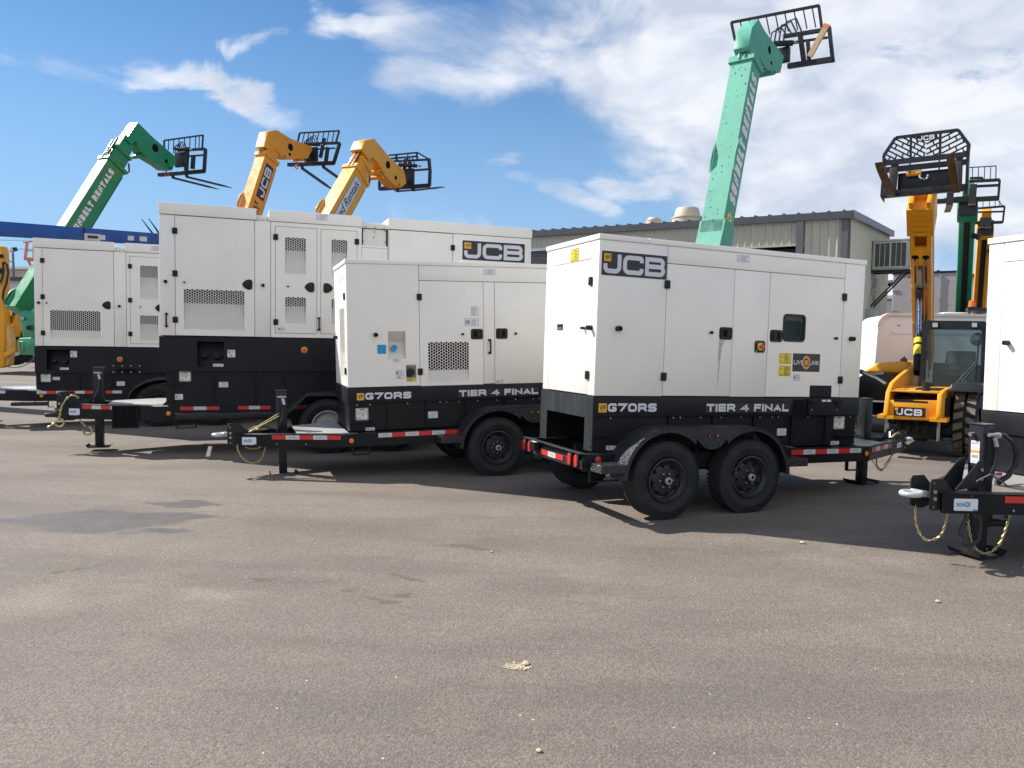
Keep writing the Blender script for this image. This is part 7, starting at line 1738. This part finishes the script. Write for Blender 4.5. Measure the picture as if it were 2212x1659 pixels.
g6, *_ = front_boom('dark green telehandler facing us behind the yellow one, between two yellow booms', GREEN, 19.5, (2091, 440), (2083, 617), .36,
    [([(2093, 392), (2159.6, 388.5)], .07), ([(2098, 403), (2158, 400)], .06), ([(2159.6, 388.5), (2156, 432)], .05), ([(2012, 436), (2156, 428)], .11), ([(2018, 422), (2018, 450)], .04), ([(2040, 430), (2105, 424)], .05)],
    [([(2093, 362), (2151.7, 358.5), (2151, 390)], .022)] + [([(x, 361), (x - 1, 392 if x > 2105 else 388)], .018) for x in (2101, 2114, 2127, 2140)] + [([(2095, 385), (2122, 384), (2122, 392)], .05)],
    [(2053, 415, 2051, 443, 2046, 457), (2103, 398, 2100, 440, 2092, 454)], 'pale', 2.6)
g7, F7, R7, LL7 = front_boom('yellow telehandler furthest right behind the green one, with orange beacon on its cab', YELD, 23.5, (2129, 486), (2119, 617), .36,
    [([(2104, 451), (2170, 445.5)], .06), ([(2104, 458.5), (2169, 457)], .05), ([(2170, 445.5), (2166, 481)], .05), ([(2104, 482), (2166, 480)], .08)],
    [([(2104, 438), (2118, 434)], .02), ([(2155, 432), (2167, 446)], .02)] + [([(x, 433), (x - 1, 449)], .018) for x in (2112, 2124, 2138, 2150, 2160)],
    [(2124, 470, 2121, 490, 2117, 497), (2136, 470, 2134, 490, 2131, 497)], 'pale', 2.6)
o7 = g7.matrix_world.translation.copy()
pc = at(2115, 664, 17.0); H = lambda p, d=0: hit(p[0], p[1], pc + F7 * d, F7)
mm = LL7(); mm.prism([H(p) for p in ((2090, 664), (2140, 665), (2140, 672), (2092, 671))], F7 * -1.0, SATIN); mm.prism([H(p) for p in ((2092, 671), (2097, 671), (2095, 698), (2090, 698))], F7 * -.08, SATIN); mm.prism([H(p) for p in ((2094, 683), (2140, 684), (2140, 687), (2094, 686))], F7 * -.05, SATIN)
cb = mm.build('cab_roof', g7)
mm = LL7(); c = H((2099, 663)); mm.cyl(c, c + Z * .12, .07, mat('beacon_orange', (.75, .14, .02), .25), 16, .06); mm.cyl(c + Z * .12, c + Z * .14, .065, mat('beacon_orange', (.75, .14, .02), .25), 16, .05); mm.cyl(c - Z * .02, c, .09, SATIN, 16); mm.build('beacon', cb)


# ================================================================ far left of the yard
ZU = V((0, 0, 1))
# long blue boom beam
p0, p1 = at(-120, 486.5, 16.6), at(560, 532, 27.5)
g = thing('lift_boom', 'long blue steel boom with small stickers, level above the furthest left generator', 'lift boom', Matrix.Translation(V((p0.x, p0.y, 0)))); o0 = V((p0.x, p0.y, 0)); tt = (p1 - p0).normalized(); ss = V((tt.y, -tt.x, 0)).normalized()
mm = M(); mm.beam(p0 - o0, p1 - o0, .30, .335, BLUEP); bm_ = mm.build('boom', g, bevel=.012)
q0 = p0 + ss * .152; sp_ = Pl(q0 - o0, tt, ZU, ss)
for (x0, y0, x1, y1, m_) in ((183, 506, 216, 519, ALU), (217, 508, 227, 518, STICK), (276.5, 510, 289, 519, STICK), (302, 511.5, 317, 521, STICK)):
    mm = M(); a, b_ = hit(x0, y1, q0, ss), hit(x1, y0, q0, ss); a0, a1 = (a - q0).dot(tt), (b_ - q0).dot(tt); za, zb_ = (a - q0).z - tt.z * a0, (b_ - q0).z - tt.z * a1; mm.rect(sp_, a0, za, a1, zb_, .001, .005, m_)
    if m_ is ALU: mm.rect(sp_, a0 + (a1 - a0) * .2, za + .06, a1 - (a1 - a0) * .15, zb_ - .05, .006, .008, INK)
    mm.build('sticker', bm_)
a = hit(182, 500, q0, ss); k = (a - q0).dot(tt); mm = M(); mm.beam(p0 - o0 + tt * (k - .03), p0 - o0 + tt * (k + .03), .31, .345, mat('dark_seam', (.01, .015, .05), .6)); mm.build('joint', bm_)
mm = M()
for f in (.02, .97): c = p0.lerp(p1, f) - o0; mm.box((c.x - .3, c.y - .3, 0), (c.x + .3, c.y + .3, c.z - .17), BLUEP)
mm.build('pedestal', g, bevel=.02)

# the two tips of a raised fork
c = at(345, 520, 27); g = thing('fork_attachment', 'pair of thin dark fork tines sticking up behind the blue boom', 'forks', Matrix.Translation(V((c.x, c.y, 0)))); o0 = V((c.x, c.y, 0))
for a, b_ in (((305, 472), (331, 506)), ((320.5, 471), (343, 503))):
    mm = M(); A, B = at(*a, 26.4) - o0, at(*b_, 27) - o0; B = B + (B - A) * .7; mm.cyl(B, A, .05, FORKD, 8, .012); mm.build('fork', g)
mm = M(); A, B = at(338, 512, 27.2) - o0, at(362, 505, 27.2) - o0; mm.beam(A, B, .12, .12, SATIN); mm.beam(B, V((B.x, B.y, 0)), .2, .2, SATIN); mm.build('mast', g)

# yellow backhoe cut by the left edge
zb = 31.0; pb = at(10, 700, zb); Fb = V((-.1, -1, 0)).normalized(); o0 = V((pb.x, pb.y, 0)); Hb = lambda x, y, d=0: hit(x, y, pb + Fb * d, Fb) - o0
g = thing('yellow_digger', 'yellow digger cut off by the left edge, only its rear arm and black hose showing', 'digger', Matrix.Translation(o0))
mm = M(); mm.prism([Hb(x, y) for x, y in ((-6, 530), (2, 532), (6, 542), (8, 600), (7, 640), (9, 690), (8, 792), (-6, 795))], Fb * -.35, YEL); mm.cyl(Hb(3, 553, .02), Hb(3, 553, .06), .11, SATIN, 14); mm.cyl(Hb(1, 585, .02), Hb(1, 585, .06), .14, SATIN, 14); mm.build('dipper_arm', g, bevel=.02)
mm = M(); mm.prism([Hb(x, y, -.4) for x, y in ((28, 632), (37, 640), (37, 700), (32, 728), (24, 720))], Fb * -.3, YEL); mm.build('boom', g, bevel=.02)
mm = M(); q = Pl(Hb(27, 697, -.38), V((.35, 0, .94)), V((-.94, 0, .35)), Fb); text(mm, q, 'JCB', 0, 0, .13, 1, .24, LOGOK, .02, fit=.42); mm.build('logo_lettering', g)
mm = M(); mm.prism([Hb(x, y, -.1) for x, y in ((9, 700), (17, 702), (19, 715), (23, 735), (22, 760), (18, 788), (9, 792))], Fb * -.3, mat('pale_cast_yellow', (.72, .40, .12), .5, var=.2, dirt=.3)); mm.prism([Hb(x, y, .05) for x, y in ((8, 762), (26, 752), (29, 756), (27, 763), (9, 773))], Fb * -.1, YEL); mm.cyl(Hb(27.5, 756, .06), Hb(27.5, 756, -.1), .09, YEL, 14); mm.build('stabiliser', g, bevel=.01)  # stabiliser casting in a paler, blotchier yellow
mm = M(); mm.tube([Hb(*p, .12) for p in ((8, 566), (15, 572), (18, 590), (14, 612), (8, 628), (6, 642), (10, 654), (15, 657))], .045, HOSE, 8); mm.tube([Hb(*p, .1) for p in ((6, 566), (8, 585), (3, 605), (-4, 615))], .045, HOSE, 8); mm.build('hose', g)
mm = M(); c = Hb(31, 752, -.9); tyre_mesh(mm, c, V((.6, -.8, 0)), .72, .45, .35); mm.build('wheel', g)
mm = M(); c = Hb(31, 752, -.75); mm.lathe([(.82, 0), (.84, -.2), (.82, -.5)], c, V((.6, -.8, 0)), SATIN, 28); mm.build('mudguard', g)
mm = M(); mm.box((-2.4, .3, .9), (-.2, 3.6, 1.5), YEL); mm.box((-2.4, 1.2, 1.5), (-.3, 2.8, 2.5), SATIN); mm.build('body', g, bevel=.05)

# orange work platform
pz = 38.0; pq = at(60, 560, pz); o0 = V((pq.x, pq.y, 0)); Hq = lambda x, y, d=0: hit(x, y, pq + V((0, d, 0)), V((0, -1, 0))) - o0
OR = mat('orange_rail_paint', (.70, .20, .06), .5)
g = thing('work_platform', 'orange railed work platform raised behind the green boom at far left', 'work platform', Matrix.Translation(o0))
mm = M()
for a, b_, r_ in (((51, 523), (78, 521), .04), ((55, 541), (78, 541), .035), ((57, 523), (53, 558), .035), ((61, 523), (57, 556), .03), ((72, 521), (72, 556), .035), ((78, 521), (78, 556), .035)):
    for d in (0, 1.3): mm.cyl(Hq(*a, d), Hq(*b_, d), r_, OR, 8)
for x, y in ((51, 523), (78, 521)): mm.cyl(Hq(x, y), Hq(x, y, 1.3), .04, OR, 8)
mm.build('guard_rail', g)
mm = M(); a = Hq(51, 556); b_ = Hq(80, 562); mm.box((a.x, 0, b_.z), (b_.x, 1.3, a.z), OR); mm.build('platform', g)
mm = M(); cx_ = (a.x + b_.x) / 2
for k in range(5):
    z0_, z1_ = .6 + (b_.z - .6) * k / 5, .6 + (b_.z - .6) * (k + 1) / 5
    for d in (.2, 1.1): mm.beam(V((a.x + .1, d, z0_)), V((b_.x - .1, d, z1_)), .06, .09, OR); mm.beam(V((b_.x - .1, d, z0_)), V((a.x + .1, d, z1_)), .06, .09, OR)
mm.box((a.x, 0, .25), (b_.x, 1.3, .6), SATIN); mm.build('scissor_stack', g)

# flood lamp on a pole
pl0 = at(32, 596, 60); o0 = V((pl0.x, pl0.y, 0)); Hp = lambda x, y: hit(x, y, pl0, V((0, -1, 0))) - o0
g = thing('flood_lamp', 'grey yard lamp post with square floodlight head at far left', 'lamp post', Matrix.Translation(o0))
mm = M(); mm.cyl(V((Hp(32, 596).x, 0, 0)), Hp(28, 545), .12, mat('lamp_post_grey', (.16, .18, .19), .5), 8, .08); mm.tube([Hp(28, 567), Hp(22, 565), Hp(18.5, 560), (Hp(18, 557))], .04, mat('lamp_post_grey', (.16, .18, .19), .5), 6); mm.build('pole', g)
mm = M(); mm.prism([Hp(18.5, 536), Hp(27.5, 536), Hp(31, 544), Hp(22, 544.5)], V((0, .5, .15)), SATIN); h = mm.build('lamp_head', g, bevel=.02); mm = M(); mm.prism([Hp(19.5, 536.8) - V((0, .02, 0)), Hp(27, 536.8) - V((0, .02, 0)), Hp(29.5, 542.5) - V((0, .02, 0)), Hp(22.5, 542.5) - V((0, .02, 0))], V((0, -.02, 0)), STICK); mm.build('lens', h)

# distant sheds, wires
def shed(name, label, px0, px1, ytop, z, depth, col, band=None, roofm=None):
    a, b_ = at(px0, ytop, z), at(px1, ytop, z); o0 = V((a.x, a.y, 0)); w = (b_ - a).length; hgt = a.z; ux = V((b_.x - a.x, b_.y - a.y, 0)).normalized(); uy = V((-ux.y, ux.x, 0))
    g = thing(name, label, 'building', Matrix.Translation(o0)); mm = M(); mm.prism([V((0, 0, 0)), ux * w, ux * w + uy * depth, uy * depth], ZU * hgt, wallmat('shed_wall_' + str(px0 + 500), col)); mm.build('wall', g)
    mm = M(); mm.prism([-ux * .3 - uy * .3 + ZU * hgt, ux * (w + .3) - uy * .3 + ZU * hgt, ux * (w + .3) + uy * depth + ZU * (hgt + .5), -ux * .3 + uy * depth + ZU * (hgt + .5)], ZU * .25, roofm or CREAM); mm.build('roof', g)
    if band:
        for bnd in band:
            mm = M(); mm.prism([ux * (w * bnd[0]) - uy * .06 + ZU * hgt * bnd[2], ux * (w * bnd[1]) - uy * .06 + ZU * hgt * bnd[2], ux * (w * bnd[1]) - uy * .06 + ZU * hgt * bnd[3], ux * (w * bnd[0]) - uy * .06 + ZU * hgt * bnd[3]], uy * .05, SATIN); mm.build('window', g)
    return g
shed('distant_building', 'distant pale tan shed with dark window band, left of the green boom', -60, 110, 580, 75, 20, (.42, .38, .33), [(.53, .62, .80, .90)])
shed('distant_building', 'low distant building with a brown roof edge below the tan shed', -20, 60, 605, 58, 8, (.50, .50, .50), [(.1, .8, .2, .45)], mat('brown_roof_edge', (.08, .055, .05), .6))
shed('distant_building', 'far grey building seen between the metal building and the grey box trailer', 1905, 1931, 645, 60, 10, (.45, .45, .44), [(.1, .9, .5, .7)])
shed('distant_building', 'far pale warehouse behind the green and yellow booms at right', 2050, 2400, 598, 62, 20, (.52, .52, .50), None, mat('brown_roof_edge', (.08, .055, .05), .6))
g = thing('power_line', 'two thin overhead wires crossing the sky at far left between dark poles', 'power line', Matrix.Translation(V((0, 0, 0)))); WIRE = mat('wire_dark', (.05, .05, .06), .6)
for y0, y1 in ((511, 519), (530, 538)):
    mm = M(); mm.tube([at(-300, y0, 70), at(20, y0 + 8, 74), at(330, y1, 78)], .02, WIRE, 5); mm.build('wire', g)
for px, y, z in ((-300, 500, 70), (330, 505, 78)): mm = M(); a = at(px, y, z); mm.cyl(V((a.x, a.y, 0)), a, .15, WIRE, 8); mm.build('pole', g)
mm = M(); a = at(1911.5, 640, 58); mm.cyl(V((a.x, a.y, 0)), a, .12, WIRE, 6); mm.beam(a - V((.5, 0, .3)), a + V((.5, 0, -.3)), .08, .08, WIRE); o = mm.build('utility_pole'); tag(o, 'thin dark utility pole far behind the right end of the metal building', 'pole')

# ================================================================ litter on the asphalt
rs = random.Random(11); ROCK = mat('crumbly_sandstone', (.50, .42, .28), .85, var=.2, scale=40, bump=.6, bscale=120)


def stone(mm, c, r, m, flat=.6):
    ps = []; ring = 7
    for i, (zz, k) in enumerate(((-.2, .75), (.25, 1), (.6, .7))): ps += [(c[0] + r * k * (.8 + .4 * rs.random()) * math.cos(a), c[1] + r * k * (.8 + .4 * rs.random()) * math.sin(a), max(c[2] + r * flat * zz * 1.3, 0.0) + (.0 if i else 0)) for a in [q * 2 * math.pi / ring + rs.random() * .4 for q in range(ring)]]
    ps.append((c[0], c[1], c[2] + r * flat * .95)); fs = [tuple(range(ring))[::-1]]
    for j in range(2):
        for i in range(ring): fs.append((j * ring + i, j * ring + (i + 1) % ring, (j + 1) * ring + (i + 1) % ring, (j + 1) * ring + i))
    for i in range(ring): fs.append((2 * ring + i, 2 * ring + (i + 1) % ring, 3 * ring))
    mm.raw(ps, fs, m)


c = ground(1118, 1441); mm = M()
for k in range(260): a, d = rs.random() * 6.283, rs.random() ** .6; stone(mm, (c.x + math.cos(a) * d * .075, c.y + math.sin(a) * d * .035, .002), .0018 + .004 * rs.random(), ROCK)
o = mm.build('crumbled_grit'); tag(o, 'patch of crumbled tan grit on the near asphalt', 'grit', kind='stuff')
STN = [(1136, 1436, .021, 'largest tan stone at the right end of the crumbled grit', 'stone'), (1112, 1434, .010, 'small tan stone at the top middle of the crumbled grit', 'stone'), (1095, 1436, .007, 'small tan stone at the left of the crumbled grit', 'stone'),
       (1133, 1448, .007, 'tiny tan stone just under the largest crumbled one', 'stone'), (1062, 1193, .014, 'brown pebble alone beyond the grit, left of the generator wheels', 'pebble'), (1733, 1174, .022, 'pale pebble at the shadow edge below the tandem wheels', 'pebble'),
       (2025, 1301, .018, 'pale flat pebble on sunlit asphalt at the right', 'pebble'), (1164, 1624, .013, 'pinkish pebble at the bottom edge of the picture', 'pebble')]
for px, py, r_, lab, cat in STN:
    c = ground(px, py); mm = M(); stone(mm, (0, 0, r_ * .2), r_, ROCK, .7); o = mm.build('stone' if cat == 'stone' else 'pebble'); o.location = (c.x, c.y, .001); tag(o, lab, cat)
mm = M(); GR = mat('grey_grit', (.34, .31, .27), .85, var=.4, scale=30)
for k in range(1500):
    y = 1.9 + 9 * rs.random() ** 1.5; x = (rs.random() - .45) * y * 1.6; stone(mm, (x, y, .001), .0015 + .0035 * rs.random() ** 3, GR if rs.random() < .75 else ROCK, .6)
o = mm.build('loose_grit'); tag(o, 'loose pale grit scattered over the asphalt', 'grit', kind='stuff')
